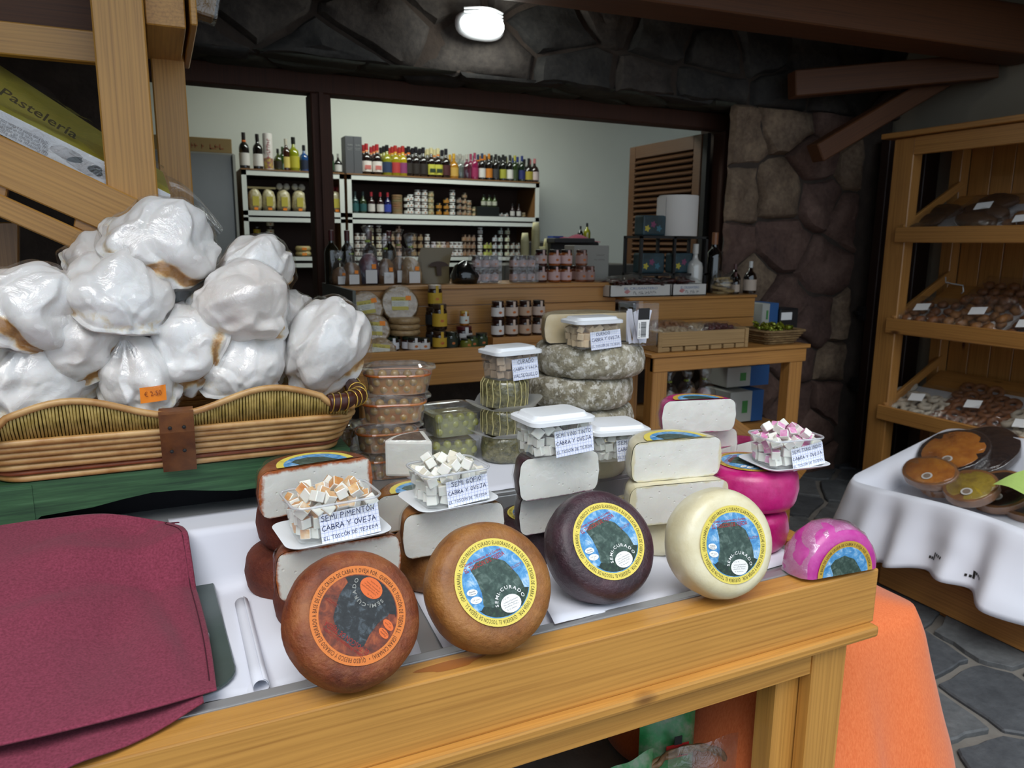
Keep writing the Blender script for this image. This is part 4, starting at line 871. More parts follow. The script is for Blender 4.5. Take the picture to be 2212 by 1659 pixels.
tub('open tub of paprika cheese cubes with a handwritten card on a white lid', ctr(717, 1150, .912), .909, rad(5), 'pim', ['SEMI PIMENTÓN', 'CABRA Y OVEJA', 'EL TOSCÓN DE TEJEDA'], False, True, cube_label='white cheese cube with orange paprika skin in the front tub', sd=3, card=(.018, -.008, .104, .052, rad(-3)))
tub('open tub heaped with plain white cheese cubes on a white lid', ctr(968, 1082, .913), .911, rad(6), 'gof', ['SEMI GOFIO', 'CABRA Y OVEJA', 'EL TOSCÓN DE TEJEDA'], False, True, cube_label='plain white cheese cube heaped in the gofio tub', sd=5, w=.14, d=.105, card=(.018, -.006, .09, .05, rad(-3)))
tub('lidded tub of wine cheese cubes on the purple half cheeses', ctr(1192, 975, .998), .998, rad(3), 'vin', ['SEMI VINO TINTO', 'CABRA Y OVEJA', 'EL TOSCÓN DE TEJEDA'], cube_label='white cheese cube with dark wine skin in the lidded tub', sd=7, w=.142, d=.104, h=.07, card=(.022, -.004, .09, .052, rad(-3)))
tub('lidded tub of white cheese cubes half hidden behind the ivory half cheese', ctr(1332, 985, .925, .02), .922, rad(-8), 'bla', ['SEMI BLANCO', 'CABRA Y OVEJA', 'EL TOSCÓN DE TEJEDA'], cube_label='white cheese cube in the tub behind the ivory half', sd=9, w=.14, d=.12, h=.066, card=(.03, -.004, .09, .05, rad(-3)))
tub('open tub of pink and white cheese cubes on top of the magenta wheels', ctr(1692, 1003, .922), .920, rad(-6), 'tun', ['SEMI TUNO INDIO', 'CABRA Y OVEJA', 'EL TOSCÓN DE TEJEDA'], False, True, cube_label='white and pink cheese cube in the tub on the magenta wheels', sd=11, w=.14, d=.105, h=.064, card=(.024, -.008, .086, .05, rad(-8)))
tub('lidded tub of cured cheese cubes on top of the grey wheels', (gx-.055, gy-.145), GTOP+.001, rad(4), 'cur', ['CURADO', 'CABRA Y OVEJA', 'EL TOSCÓN DE TEJEDA'], cube_label='pale orange cured cheese cube in the top tub', sd=13, w=.158, d=.1, h=.072, card=(.018, -.012, .108, .052, rad(-3)))
tub('lidded tub of beige cured cubes on the herb cheeses', (hxy[0]+.012, hxy[1]-.008), HTOP+.001, rad(10), 'vac', ['CURADO', 'CABRA Y VACA', 'VALSEQUILLO'], cube_label='beige cured cheese cube in the tub on the herb cheeses', sd=15, w=.142, d=.102, h=.068, card=(.016, -.006, .084, .056, rad(-2)))
# clear box with paper bags / tickets
bx = thing('ticket_box', 'clear plastic box with paper slips and a barcode sticker on the grey wheels', 'box', (gx+.098, gy-.158, GTOP+.002), rad(-4))
b_ = MB(); bw = .088
b_.box(-bw/2, bw/2, -.045, .045, 0, .125); b_.f.pop(1); b_.m.pop(); b_.build('box_walls', CLEARBOX, bx)
MB().tube([(x, y, .125) for x, y in roundrect(bw, .09, .004, 2)], .0012, 5, True).build('box_rim', CLEARBOX, bx)
r = random.Random(5)
for k in range(9):
    q = MB(); q.grid(lambda s, t: Vector((-.008+.016*s, .004*math.sin(3*t), .0+.1*t)), 2, 6); o = q.build('paper_slip', PAPER); o.matrix_world = Matrix.Translation((gx+.098+r.uniform(-.03, .03), gy-.158+r.uniform(-.02, .03), GTOP+.006))@Matrix.Rotation(r.uniform(-.28, .28), 4, 'Y')@Matrix.Rotation(r.uniform(-.4, .4), 4, 'Z'); tag(o, 'narrow white paper slip standing in the clear box', 'paper slip', 'paper slips in the clear box')
st = MB().box(-.026, .012, -.0462, -.0457, .022, .112).build('barcode_sticker', WPRINT, bx)
MB().box(-.026, .012, -.0466, -.0462, .078, .112).build('black_panel', BLACK, st)
bc = MB(); r = random.Random(2); zz = .026
while zz < .072: hh = r.choice((.0006, .001, .0016)); bc.box(-.016, .002, -.0466, -.0462, zz, zz+hh); zz += hh+r.choice((.0007, .0011))
bc.build('barcode', BLACK, st)
tm = MB(); text(tm, '8 420957 142369', .006, 0, 0, 0, PI/2, .045); text(tm, 'Ref. PM 31.38', .006, .034, .006, 0, PI/2, .032); tm.xf(Matrix.Translation((-.019, -.0469, .024))@Matrix.Rotation(PI/2, 4, 'X')).build('lettering', BLACK, st)
# ------------------------------------------------------------------ olive tubs
OL_G = mat('green_olive', '8d8a2c', .25, c2='a8a844', vs=30, coat=.6); OL_B = mat('brown_olive', 'b08a48', .25, c2='8e6a30', vs=30, coat=.6)
olive_me = {}
for nm, m in (('g', OL_G), ('b', OL_B)):
    q = MB(); q.lathe([(0, -.0125), (.0078, -.0105), (.0116, -.004), (.0118, .003), (.0085, .0098), (.002, .0125), (0, .0125)], 12); olive_me[nm] = q.mesh('olive', smooth=True); olive_me[nm].materials.append(m)
def olive_tub(label, c, z, rz, kind, w, d, h, liquid, sd, rnd=.03, olive_label=''):
    th = thing('olive_tub', label, 'tub', (*c, z), rz, 'clear tubs of olives'); r = random.Random(sd); mb = MB()
    a = roundrect(w*.86, d*.84, rnd, 12); b = roundrect(w, d, rnd*1.1, 12); k = len(a); rib = lambda i: 1+.012*(i % 2)
    mb.add([(x*rib(i), y*rib(i), 0) for i, (x, y) in enumerate(a)]+[(x*rib(i), y*rib(i), h*.86) for i, (x, y) in enumerate(b)]+[(x*1.01, y*1.01, h) for x, y in b], [(j*k+i, j*k+(i+1) % k, (j+1)*k+(i+1) % k, (j+1)*k+i) for j in (0, 1) for i in range(k)]+[tuple(range(k))[::-1]]); mb.build('container', PLAST, th)
    lq = shell(w*.82, d*.80, w*.90, d*.89, h*.80, rnd, 8); q = len(lq.v)//2; lq.add([lq.v[q+i] for i in range(q)], [tuple(range(q))]); lq.build('brine', liquid, th, sharp=50)
    lm = MB(); prs = [(w+.006, d+.006, 0), (w+.018, d+.018, .002), (w+.018, d+.018, .005), (w+.002, d+.002, .0065), (w-.02, d-.02, .007), (w-.034, d-.034, .013), (w-.04, d-.04, .013)]; vs = []
    for a_, b_, zz in prs: rr_ = roundrect(a_, b_, min(rnd, b_/2.05), 8); kk = len(rr_); vs += [(x, y, zz) for x, y in rr_]
    lm.add(vs, [(j*kk+i, j*kk+(i+1) % kk, (j+1)*kk+(i+1) % kk, (j+1)*kk+i) for j in range(len(prs)-1) for i in range(kk)]+[tuple(range((len(prs)-1)*kk, len(prs)*kk))]); lm.build('lid', clear('clear_lid', (.96, .96, .96), .10, .6, .08, milky=.06), th, sharp=40, loc=(0, 0, h-.001))
    Mw = Matrix.Translation((*c, z))@Matrix.Rotation(rz, 4, 'Z'); n = int(w*.8/.023)
    for row in range(3 if h > .055 else 2):
        for i in range(n):
            zz = .014+.0185*row; f = zz/h; ww, dd = w*(.86+.14*f)-.030, d*(.84+.16*f)-.022; x = -ww/2+ww*(i+.5*(row % 2))/(n-.5); y = -dd/2*math.sqrt(max(.12, 1-(abs(x)/(ww/2+.004))**4)) if rnd > .03 else -dd/2+.002
            o = ob('olive', olive_me[kind]); o.matrix_world = Mw@Matrix.Translation((x, y+r.uniform(-.001, .002), zz))@Matrix.Rotation(r.uniform(0, 3), 4, 'X')@Matrix.Rotation(r.uniform(0, 6), 4, 'Z'); tag(o, olive_label, 'olive', olive_label+'s')
def liquid(nm, c, rough=.15):
    if nm in MATS: return MATS[nm]
    x = N(nm); v = x.coord(rnd=True); x.col(x.ramp(x.noise(v, 25, 4), [(.35, hx(c[0])), (.65, hx(c[1]))])); x.set(Roughness=rough, Coat_Weight=.5); MATS[nm] = x.m; return x.m
LQ_M = liquid('mojo_brine', ('9a5a22', 'b8803c')); LQ_G = liquid('green_brine', ('7a7838', '9a9858')); LQ_O = liquid('orange_oil', ('b8560e', 'd27a1c'))
oz = UZ+.002
oa = P(868, 1040, z=UZ); oxy = (oa.x+.0, oa.y+.06)
for k, (dx, dy, w, lab) in enumerate(((-.010, .01, .165, 'bottom tub of spiced olives in the left olive stack'), (-.02, .0, .165, 'second tub from the bottom in the left olive stack'), (.0, .0, .168, 'third tub from the bottom in the left olive stack'), (.012, .0, .172, 'oval tub of olives in orange mojo on top of the left stack'))):
    olive_tub(lab, (oxy[0]+dx, oxy[1]+dy), oz+k*.072, rad(-3-4*k), 'b', w, .115, .062, LQ_M, 40+k, .045, 'brown spiced olive in the left stack of tubs')
    t_ = MB(); t_.tube([(x, y, 0) for x, y in roundrect(w*.945, .115*.94, .044, 8)], .0035, 6, True); o = t_.build('oil_layer', LQ_O, bpy.data.objects[[o.name for o in bpy.data.objects if o.get('label') == lab][0]], loc=(0, 0, .0475))
ob_ = P(990, 945, z=UZ+.075); gxy = (ob_.x, ob_.y+.062)
olive_tub('lower square tub of green olives in the right olive stack', gxy, UZ+.002, rad(-4), 'g', .142, .13, .064, LQ_G, 51, .022, 'green olive in the square tubs')
olive_tub('upper square tub of green olives in the right olive stack', gxy, UZ+.077, rad(3), 'g', .142, .13, .066, LQ_G, 52, .022, 'green olive in the square tubs')
olive_tub('low oval olive tub at the back left beside the basket', (oxy[0]-.15, oxy[1]+.12), oz, rad(5), 'b', .15, .11, .05, LQ_M, 53, .045, 'brown spiced olive in the low tub beside the basket')
olive_tub('second low olive tub stacked at the back left beside the basket', (oxy[0]-.14, oxy[1]+.12), oz+.062, rad(-5), 'b', .15, .11, .05, LQ_M, 54, .045, 'brown spiced olive in the low tub beside the basket')
# ------------------------------------------------------------------ wooden rack at the upper left
lr = thing('wooden_rack', 'honey pine sloped-shelf rack behind the meringue basket', 'rack')
MB().box(-.103, .012, 2.15, 2.225, 0, 2.7).build('post', WZ, lr, bevel=.004)
MB().box(.022, .115, 2.62, 2.70, 0, 2.3).build('post', WZ, lr, bevel=.004)
MB().box(.014, .108, 2.225, 2.64, 1.955, 2.16).build('side_rail', WY, lr, bevel=.003)
MB().box(.118, .135, 2.2, 2.75, 1.96, 2.2).build('side_lip', WY, lr, bevel=.003)
MB().box(-1.4, -.10, 2.30, 2.34, P(100, 125, y=2.3).z, P(100, 55, y=2.3).z).build('rail', WX, lr, bevel=.003)
MB().box(-1.4, -.10, 2.34, 2.37, P(100, 55, y=2.3).z, 2.6).build('back_panel', DB, lr)
def xzprism(pts, y0, y1, name, m, parent, bev=.003):
    v = [(p.x, p.z) for p in pts]
    if sum(a[0]*b[1]-b[0]*a[1] for a, b in zip(v, v[1:]+v[:1])) < 0: v = v[::-1]
    return MB().prism(v, y0, y1, M=Matrix(((1, 0, 0, 0), (0, 0, 1, 0), (0, 1, 0, 0), (0, 0, 0, 1)))).build(name, m, parent, bevel=bev)
y_ = 2.14
SLX = wood('honey_pine_sloped', 'c99247', '935d24', 'X', knots=True)
def slope_board(a, b, h, y0, y1, name):
    d = b-a; L = d.length; o = MB().box(0, L, y0, y1, -h, 0).build(name, SLX, lr, bevel=.003, loc=(a.x, 0, a.z)); o.rotation_euler = (0, -math.atan2(d.z, d.x), 0)
slope_board(P(-400, 106, y=y_), P(300, 431, y=y_), .108, y_-.005, y_+.02, 'shelf_lip'); slope_board(P(-400, 240, y=y_), P(225, 520, y=y_), .05, y_, y_+.04, 'shelf_slat')
xzprism([P(163, 462, y=y_), P(240, 495, y=y_), P(216, 517, y=y_), P(158, 490, y=y_)], y_+.004, y_+.035, 'spacer', RX, lr)
xzprism([P(-30, 375, y=y_), P(18, 395, y=y_), P(12, 428, y=y_), P(-30, 410, y=y_)], y_+.004, y_+.035, 'spacer', RX, lr)
xzprism([P(-400, 180, y=2.2), P(330, 450, y=2.2), P(330, 465, y=2.2), P(-400, 195, y=2.2)], 2.17, 2.6, 'shelf_board', DB, lr)
xzprism([P(-60, 480, y=2.5), P(40, 480, y=2.5), P(40, 900, y=2.5), P(-60, 900, y=2.5)], 2.5, 2.53, 'lower_panel', RZ, lr)
# pastry box
pb = thing('pastry_box', 'yellow and white film-wrapped pastry box lying on the sloped rack', 'box')
A0, A1, B0, B1 = P(-200, 138, y=2.165), P(368, 420, y=2.165), P(-200, 192, y=2.165), P(368, 470, y=2.165)
C0, C1 = P(-200, 10, y=2.42), P(352, 372, y=2.42)
m = MB(); m.add([B0, B1, A1, A0], [(0, 1, 2, 3)]); m.build('front_side', mat('pastry_box_white', 'd9d6d4', .5, c2='c8c4c6', vs=14), pb)
m = MB(); m.add([A0, A1, C1, C0], [(0, 1, 2, 3)]); tp = m.build('box_top', mat('pastry_box_yellow', 'b8aa3c', .45, c2='d2c866', vs=5), pb)
m = MB(); D0, D1 = C0+(B0-A0), C1+(B1-A1); m.add([B1, A1, C1, D1, B0, A0, C0, D0], [(0, 3, 2, 1), (4, 5, 6, 7), (0, 4, 7, 3), (3, 7, 6, 2)]); m.build('box_body', mat('pastry_box_white', 'd9d6d4', .5), pb)
def plane_text(s, org, xd, yd, size, fit, m, parent, name='lettering', bold=0, lift=.0015, al='L'):
    xd = xd.normalized(); n = xd.cross(yd).normalized(); yd = n.cross(xd); t = MB(); text(t, s, size, 0, 0, 0, 0, fit, al, bold=bold); M = Matrix(((xd.x, yd.x, n.x, 0), (xd.y, yd.y, n.y, 0), (xd.z, yd.z, n.z, 0), (0, 0, 0, 1))); t.xf(Matrix.Translation(Vector(org)+n*lift)@M); return t.build(name, m, parent)
xd, yd = (A1-A0), (C0-A0)
plane_text('Pastelería', P(-8, 205, y=2.19), P(160, 305, y=2.21)-P(-8, 205, y=2.19), yd, .07, (P(160, 305, y=2.21)-P(-8, 205, y=2.19)).length, mat('dark_olive_print', '4a4632', .6), pb, bold=.012, lift=.006)
for i, s in enumerate(('(EN) Keep closed in a clean, cool, dry place', '(FR) Tenir fermé dans un endroit frais et sec', '(PT) Manter fechado em local fresco e seco', '(ES) Conservar en lugar fresco y seco')):
    p = P(105, 303+8*i+4, y=2.163); q = P(-30, 240+8*i, y=2.163); plane_text(s, p, q-p, Vector((0, 0, -1)), .012, (q-p).length, mat('grey_fine_print', '5a5050', .7), pb, lift=.001)
# picture of meringues on the box
for u, v_, a, b in ((145, 333, .03, .016), (185, 360, .034, .018), (215, 372, .022, .014)):
    c = P(u, v_, y=2.1635); MB().add([c+Vector((a*math.cos(k*.4)*(1+.2*math.sin(k)), 0, b*math.sin(k*.4)-.4*a*math.cos(k*.4))) for k in range(16)], [tuple(range(16))]).build('meringue_picture', mat('meringue_print', 'b9b3b2', .6, c2='8e8683', vs=40), pb)
m = MB(); m.grid(lambda s, t: (A0.lerp(A1, s)).lerp(C0.lerp(C1, s), t)+Vector((0, -.004, .012+.018*math.sin(PI*t)+.012*nz((s*9, t*5, 1), 1, 3))), 40, 10); m.grid(lambda s, t: B0.lerp(B1, s).lerp(A0.lerp(A1, s), t)+Vector((0, -.008-.004*nz((s*20, t*4, 3), 1, 2), 0)), 30, 3); m.build('film_wrap', FILMB, pb, smooth=True)
m = MB(); e0 = P(360, 425, y=2.3); m.grid(lambda s, t: e0+Vector((.0+.13*t+.01*math.sin(9*s), .06*math.sin(2*PI*s)*(1-.6*t)+.02*math.sin(17*s), .055*math.cos(2*PI*s)*(1-.75*t)*(1+.25*math.sin(12*s))-.09*t*t)), 30, 12, cu=True); m.build('film_end', FILMB, pb, smooth=True)
# small wrapped parcel on top of the side rail
wp = thing('wrapped_pack', 'small cellophane pack on the end of the upper left rail', 'pack', P(425, 10, y=2.55))
MB().box(-.05, .05, -.04, .04, -.03, .05).xf(Matrix.Rotation(rad(12), 4, 'Y')).build('carton', mat('tan_card', '8a6a3a', .7), wp, bevel=.005); q = MB(); q.box(-.056, .06, -.046, .046, -.036, .06).xf(Matrix.Rotation(rad(12), 4, 'Y')); q.build('film', FILMB, wp, bevel=.01, seg=2)
lp = P(10, 1072, z=UZ+.02); w_ = thing('wrapped_pack', 'brown film-wrapped pack at the left edge beside the green box', 'pack', (lp.x-.07, lp.y+.03, UZ+.002)); q = MB(); q.prism(roundrect(.18, .14, .03), 0, .035); rough_up(q, .006, 3, 20); q.build('contents', mat('brown_pastry', '7a5a38', .6, var=.3, vs=30), w_, bevel=.01, seg=2); q = MB(); q.prism(roundrect(.19, .15, .03), -.001, .041); q.build('film', FILMB, w_, bevel=.01, seg=2)
# ------------------------------------------------------------------ display counters behind
cl_ = thing('display_counter', 'stepped amber pine display counter in the middle, loaded with jars and almond cakes', 'counter')
X0, X1 = .655, 1.97
MB().box(X0, X1, 2.75, 2.775, .95, 1.005).build('fascia_board', RX, cl_, bevel=.003); MB().box(X0, X1, 2.757, 2.78, .862, .947).build('fascia_board', RX, cl_, bevel=.003)
MB().box(X0, X1, 2.775, 3.03, .975, .99).build('ledge', RX, cl_)
for i in range(3): MB().box(X0+.0, X1, 3.03, 3.05, .99+.081*i, 1.068+.081*i).build('riser_plank', RX, cl_, bevel=.002)
MB().box(X0, X1, 3.015, 3.33, 1.222, 1.24).build('top_board', RX, cl_, bevel=.003)
MB().box(X0-.012, X0, 2.76, 3.33, .86, 1.24).build('side_panel', mat('grey_painted_side', '5d5f58', .7), cl_)
for x in (X0+.02, X1-.08): MB().box(x, x+.06, 2.79, 2.85, 0, .95).build('leg', RZ, cl_, bevel=.003); MB().box(x, x+.06, 3.24, 3.3, 0, 1.22).build('leg', RZ, cl_, bevel=.003)
cr_ = thing('display_counter', 'amber pine display table on the right with a raised back step and open underside', 'counter')
X0, X1 = 1.895, 2.78
MB().box(X0, X1, 2.6, 2.63, .875, .94).build('apron', RX, cr_, bevel=.003); MB().box(X0-.02, X1+.015, 2.59, 2.93, .94, .958).build('table_top', RX, cr_, bevel=.003)
for i in range(2): MB().box(X0+.14, 2.745, 2.93, 2.955, .96+.1*i, 1.058+.1*i).build('riser_plank', RX, cr_, bevel=.002)
MB().box(X0+.08, 2.75, 2.92, 3.3, 1.158, 1.172).build('top_board', RX, cr_, bevel=.003)
for x, y in ((X0, 2.605), (X1-.095, 2.605), (X0+.2, 2.88), (X1-.09, 3.2)): MB().box(x, x+.08, y, y+.06, 0, .94).build('leg', RZ, cr_, bevel=.003)
beam_ = MB().box(0, .75, -.02, .02, -.03, .03).build('stretcher', RX, cr_, bevel=.003, loc=(2.28, 2.85, .72)); beam_.rotation_euler = (0, rad(35), rad(-20))
# ------------------------------------------------------------------ jars and bottles
JM = {}
def jar_proto(r, h, content, lidc, labc, strip=True, tall=.0):
    k = (r, h, content, lidc, labc, strip)
    if k in JM: return JM[k]
    g = MB(); g.lathe([(0, 0), (r*.94, 0), (r, r*.12), (r, h*.72), (r*.9, h*.79), (r*.84, h*.82)], 16); gm = g.mesh('jar_glass', smooth=True); gm.materials.append(mat('jar_'+content, content, .12, coat=.6, var=.15, vs=40))
    l = MB(); l.lathe([(r*.9, h*.82), (r*.92, h*.83), (r*.92, h*.985), (r*.86, h), (0, h)], 16); lm = l.mesh('jar_lid', sharp=40); lm.materials.append(mat('lid_'+lidc, lidc, .35, coat=.3))
    b = MB(); b.grid(lambda s, t: Vector(((r+.0008)*math.sin((s-.5)*3.6), -(r+.0008)*math.cos((s-.5)*3.6), h*(.14+.5*t))), 14, 1)
    if strip: b.add([(-r*.2, -r-.001, h*.6), (r*.2, -r-.001, h*.6), (r*.2, -r*.98, h*.97), (-r*.2, -r*.98, h*.97)], [(0, 1, 2, 3)])
    b.add([(r*.28*math.cos(q*.7), -r-.0016, h*.36+r*.2*math.sin(q*.7)) for q in range(9)], [tuple(range(9))], 1)
    bm_ = b.mesh('jar_label', smooth=True); bm_.materials.append(mat('paper_'+labc, labc, .7)); bm_.materials.append(mat('label_fruit', 'a8452a', .7, c2='c8823a', vs=300))
    JM[k] = (gm, lm, bm_); return JM[k]
def jar(loc, label, group, r=.03, h=.075, content='4a2416', lidc='2a1a16', labc='d8cfc4', strip=True, rz=0, parts=True, name='jar', cat='jar'):
    ms = jar_proto(r, h, content, lidc, labc, strip); t = thing(name, label, cat, loc, rz, group)
    for nm, me in zip(('glass', 'lid', 'label'), ms): ob(nm, me, None, t)
    return t
BM = {}
BP = {'wine': [(0, 0), (.135, 0), (.14, .02), (.14, .58), (.12, .66), (.055, .74), (.045, .8), (.045, .97), (.05, .975), (.05, 1), (0, 1)],
      'burg': [(0, 0), (.14, 0), (.15, .02), (.15, .42), (.12, .58), (.06, .72), (.045, .8), (.045, 1), (0, 1)],
      'liq': [(0, 0), (.155, 0), (.165, .02), (.165, .52), (.14, .62), (.07, .68), (.052, .74), (.05, .9), (.06, .91), (.06, 1), (0, 1)],
      'squat': [(0, 0), (.19, 0), (.2, .03), (.2, .5), (.15, .62), (.07, .7), (.06, .85), (.075, .86), (.075, 1), (0, 1)]}
def bottle(loc, label, group, kind='wine', h=.2, glass='14100e', cap='1a1212', lab='d8d4cc', band=None, rz=0, lab2=None, clearg=False):
    k = (kind, round(h, 3), glass, cap, lab, band, lab2, clearg)
    if k not in BM:
        pr = [(r*h, z*h) for r, z in BP[kind]]; cut = .84; g = MB(); g.lathe([p for p in pr if p[1] <= h*cut+1e-6]+[(.047*h, h*cut)], 18); gm = g.mesh('bottle_glass', smooth=True)
        gm.materials.append(clear('clear_bottle', (.85, .88, .88), .08, .6, .05) if clearg else mat('glass_'+glass, glass, .08, coat=.8, spec=.7)); out = [('glass', gm)]
        c = MB(); rc = (.062 if kind != 'wine' else .052)*h; c.lathe([(rc, h*.80), (rc, h*.995), (rc*.8, h), (0, h)], 14); cm = c.mesh('bottle_cap', sharp=40); cm.materials.append(mat('cap_'+cap, cap, .4)); out.append(('cap', cm))
        if lab:
            rr = BP[kind][3][0]*h+.0008; b = MB(); b.grid(lambda s, t: Vector((rr*math.sin((s-.5)*3.8), -rr*math.cos((s-.5)*3.8), h*(.10+.34*t))), 14, 1)
            if lab2: b.add([(rr*.62*(2*s-1), -rr-.0007, h*z) for s, z in ((0, .17), (1, .17), (1, .30), (0, .30))], [(0, 1, 2, 3)], 1)
            bm_ = b.mesh('bottle_label', smooth=True); bm_.materials.append(mat('paper_'+lab, lab, .6)); bm_.materials.append(mat('paper_'+(lab2 or lab), lab2 or lab, .6)); out.append(('label', bm_))
        if band:
            b = MB(); b.lathe([(.056*h, h*.72), (.056*h, h*.79)], 14); bb = b.mesh('neck_band', smooth=True); bb.materials.append(mat('band_'+band, band, .5)); out.append(('neck_band', bb))
        BM[k] = out
    t = thing('bottle', label, 'bottle', loc, rz, group)
    for nm, me in BM[k]: ob(nm, me, None, t)
    return t
# ------------------------------------------------------------------ shop shelving
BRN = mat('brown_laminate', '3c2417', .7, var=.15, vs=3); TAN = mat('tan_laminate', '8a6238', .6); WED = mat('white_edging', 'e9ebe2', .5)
def cabinet(label, x0, x1, zs):
    t = thing('shelf_unit', label, 'shelf', (x0, 5.15, 0)); w = x1-x0
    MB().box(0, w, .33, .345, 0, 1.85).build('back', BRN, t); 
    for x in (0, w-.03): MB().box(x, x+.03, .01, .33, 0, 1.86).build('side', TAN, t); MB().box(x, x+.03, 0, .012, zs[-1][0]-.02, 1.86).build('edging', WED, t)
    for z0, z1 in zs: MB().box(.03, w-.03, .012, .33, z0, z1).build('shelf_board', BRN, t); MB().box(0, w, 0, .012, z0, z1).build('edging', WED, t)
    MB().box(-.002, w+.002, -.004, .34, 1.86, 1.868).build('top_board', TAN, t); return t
ZS = [(1.828, 1.86), (1.578, 1.608), (1.54, 1.566), (1.29, 1.315), (1.245, 1.272), (.95, .98), (.6, .63)]
cabinet('tall white-edged brown shelf unit on the left of the shop', .515, 1.165, ZS); cabinet('wide white-edged brown shelf unit on the right of the shop', 1.185, 2.635, ZS)
TOPZ = 1.869
GA = 'bottles on top of the shop shelving'
def bx_at(u, y=5.24): return P(u, 375, y=y).x
tops = [(530, 'wine', .245, '14100e', '1a1010', 'd9d6d0', 'd86a1e', 'dark wine bottle with white label and orange neck band, leftmost on the shelf'), (559, 'wine', .24, '120e0c', '1a1010', 'e2e0da', None, 'dark wine bottle with a tall white label next to the white tube'),
 (602, 'squat', .15, '3a4412', '1c1c14', '2a2418', None, 'small olive green bottle beside the white tube'), (612, 'wine', .165, '2f4a1c', '2a4a1a', None, None, 'slim green bottle half hidden behind the small olive one'), (620, 'wine', .22, '3a1c12', 'c9c2b0', 'd8c468', None, 'reddish brown bottle with a yellow label on the left cabinet'), (636, 'liq', .235, '8a9018', '16160e', 'b8b030', None, 'bright yellow-green liqueur bottle on the left cabinet'), (658, 'liq', .185, '1d4a86', '14141a', '18243c', None, 'blue bottle with a dark label on the left cabinet'), (671, 'wine', .17, '14100e', '14100e', None, None, 'plain dark bottle just left of the mullion'),
 (714, 'wine', .2, '14161a', '14161a', '2c4a2c', None, 'dark bottle just right of the mullion'), (731, 'squat', .14, '181210', '9a9a92', 'cfcfca', 'b03a3a', 'small dark bottle with a white label beside the grey cartons')]
for u, kd, h, g, c, l, b, lab in tops: bottle((bx_at(u), 5.24, TOPZ), lab, GA, kd, h*.93, g, c, l, b)
row = [(410, 'liq', '1a0e0c', 'b02a2e', 'e8e0d8', 'e8925a', 'c87068', 'dark bottle with red cap and white and pink label nearest the grey cartons'), (510, 'liq', '1a0e0c', 'b02a2e', 'e8e0d8', 'e8925a', 'c87068', 'second dark red-capped bottle from the grey cartons'), (605, 'liq', '8a8a1a', '16181c', '2a3a5a', None, None, 'yellow-green bottle with a navy label among the red-capped ones'), (685, 'liq', '9a8a12', 'b0302a', 'b83a3a', 'e0a030', None, 'yellow liqueur bottle with a red label and cap, left one of two'), (755, 'liq', 'a89412', 'b0302a', '8a3a6a', 'e0a030', None, 'yellow liqueur bottle with a purple label, right one of two'),
 (810, 'liq', '160f0e', '14121a', '2a221c', 'e07a2a', None, 'black bottle with an orange neck band'), (880, 'liq', '160f0e', '14121a', '2a221c', None, None, 'black bottle with gold print, middle of three'), (950, 'liq', '160f0e', '14121a', '2a221c', None, None, 'black bottle with gold print, right of three'), (1025, 'liq', '1c100c', 'd8cc9a', 'c8c44a', None, '2a3a1c', 'dark bottle with a yellow-green label, left of a pair'), (1090, 'liq', '1c100c', 'd8cc9a', 'c8c44a', 'e08a3a', '2a3a1c', 'dark bottle with a yellow-green label, right of a pair'), (1165, 'liq', '180e0c', '14121a', '4a2022', None, None, 'dark bottle with a dark red label in the middle of the row'), (1240, 'squat', 'a8741c', 'd8a83a', 'c8a04a', None, None, 'amber orange liqueur bottle in the middle of the row'), (1300, 'squat', 'x', 'a8a49a', None, None, None, 'clear glass bottle, left of two'), (1365, 'squat', 'x', 'b8b4aa', None, None, None, 'clear glass bottle, right of two'), (1440, 'wine', '8a1a4a', 'a0385a', '9a2a58', None, None, 'magenta bottle in the row'),
 (1510, 'wine', '14100e', '2a3a5a', 'd8d6d0', 'e07a2a', None, 'dark wine bottle with a white label and orange band'), (1575, 'wine', '14100e', 'c8802a', 'c87a22', None, None, 'dark wine bottle with an orange capsule and label'), (1640, 'wine', '14100e', '181616', '3a3a3c', None, None, 'dark wine bottle with a charcoal label'), (1710, 'wine', '141410', '1a1a14', 'a8a83a', None, None, 'dark wine bottle with an olive yellow label'), (1775, 'wine', '141210', '26262a', 'dedcd6', None, None, 'dark wine bottle with a tall white label near the end'), (1822, 'wine', '2a3a1a', 'b8b04a', '3a4a2a', None, None, 'green wine bottle with a yellow capsule'), (1890, 'wine', '1a2a1a', '2a3a7a', '28306a', None, None, 'dark green bottle with a blue label and capsule'), (1955, 'squat', '1a1410', '14100e', 'b0a03a', None, None, 'short dark bottle with a yellow label, last but one'), (2010, 'squat', '2a1614', 'c87a7a', 'd8c4c0', None, None, 'short bottle with a pale pink label at the right end of the row')]
for u, kd, g, c, l, b, l2, lab in row:
    x = bx_at(700+u/4.424, 5.22); h = {'liq': .205, 'wine': .2, 'squat': .185}[kd]*(1 if u < 1200 else .95)
    bottle((x, 5.22, TOPZ), lab, GA, kd, h, g if g != 'x' else '888888', c, l, b, lab2=l2, clearg=(g == 'x'))
    for k in ((1, 2) if u < 1900 else (1,)): bottle((x-.0, 5.22+.078*k, TOPZ), ('bottle one place behind the ', 'bottle two places behind the ')[k-1]+' '.join(lab.split()[:8]), GA, kd, h, g if g != 'x' else '888888', c, l, b, lab2=l2, clearg=(g == 'x'))
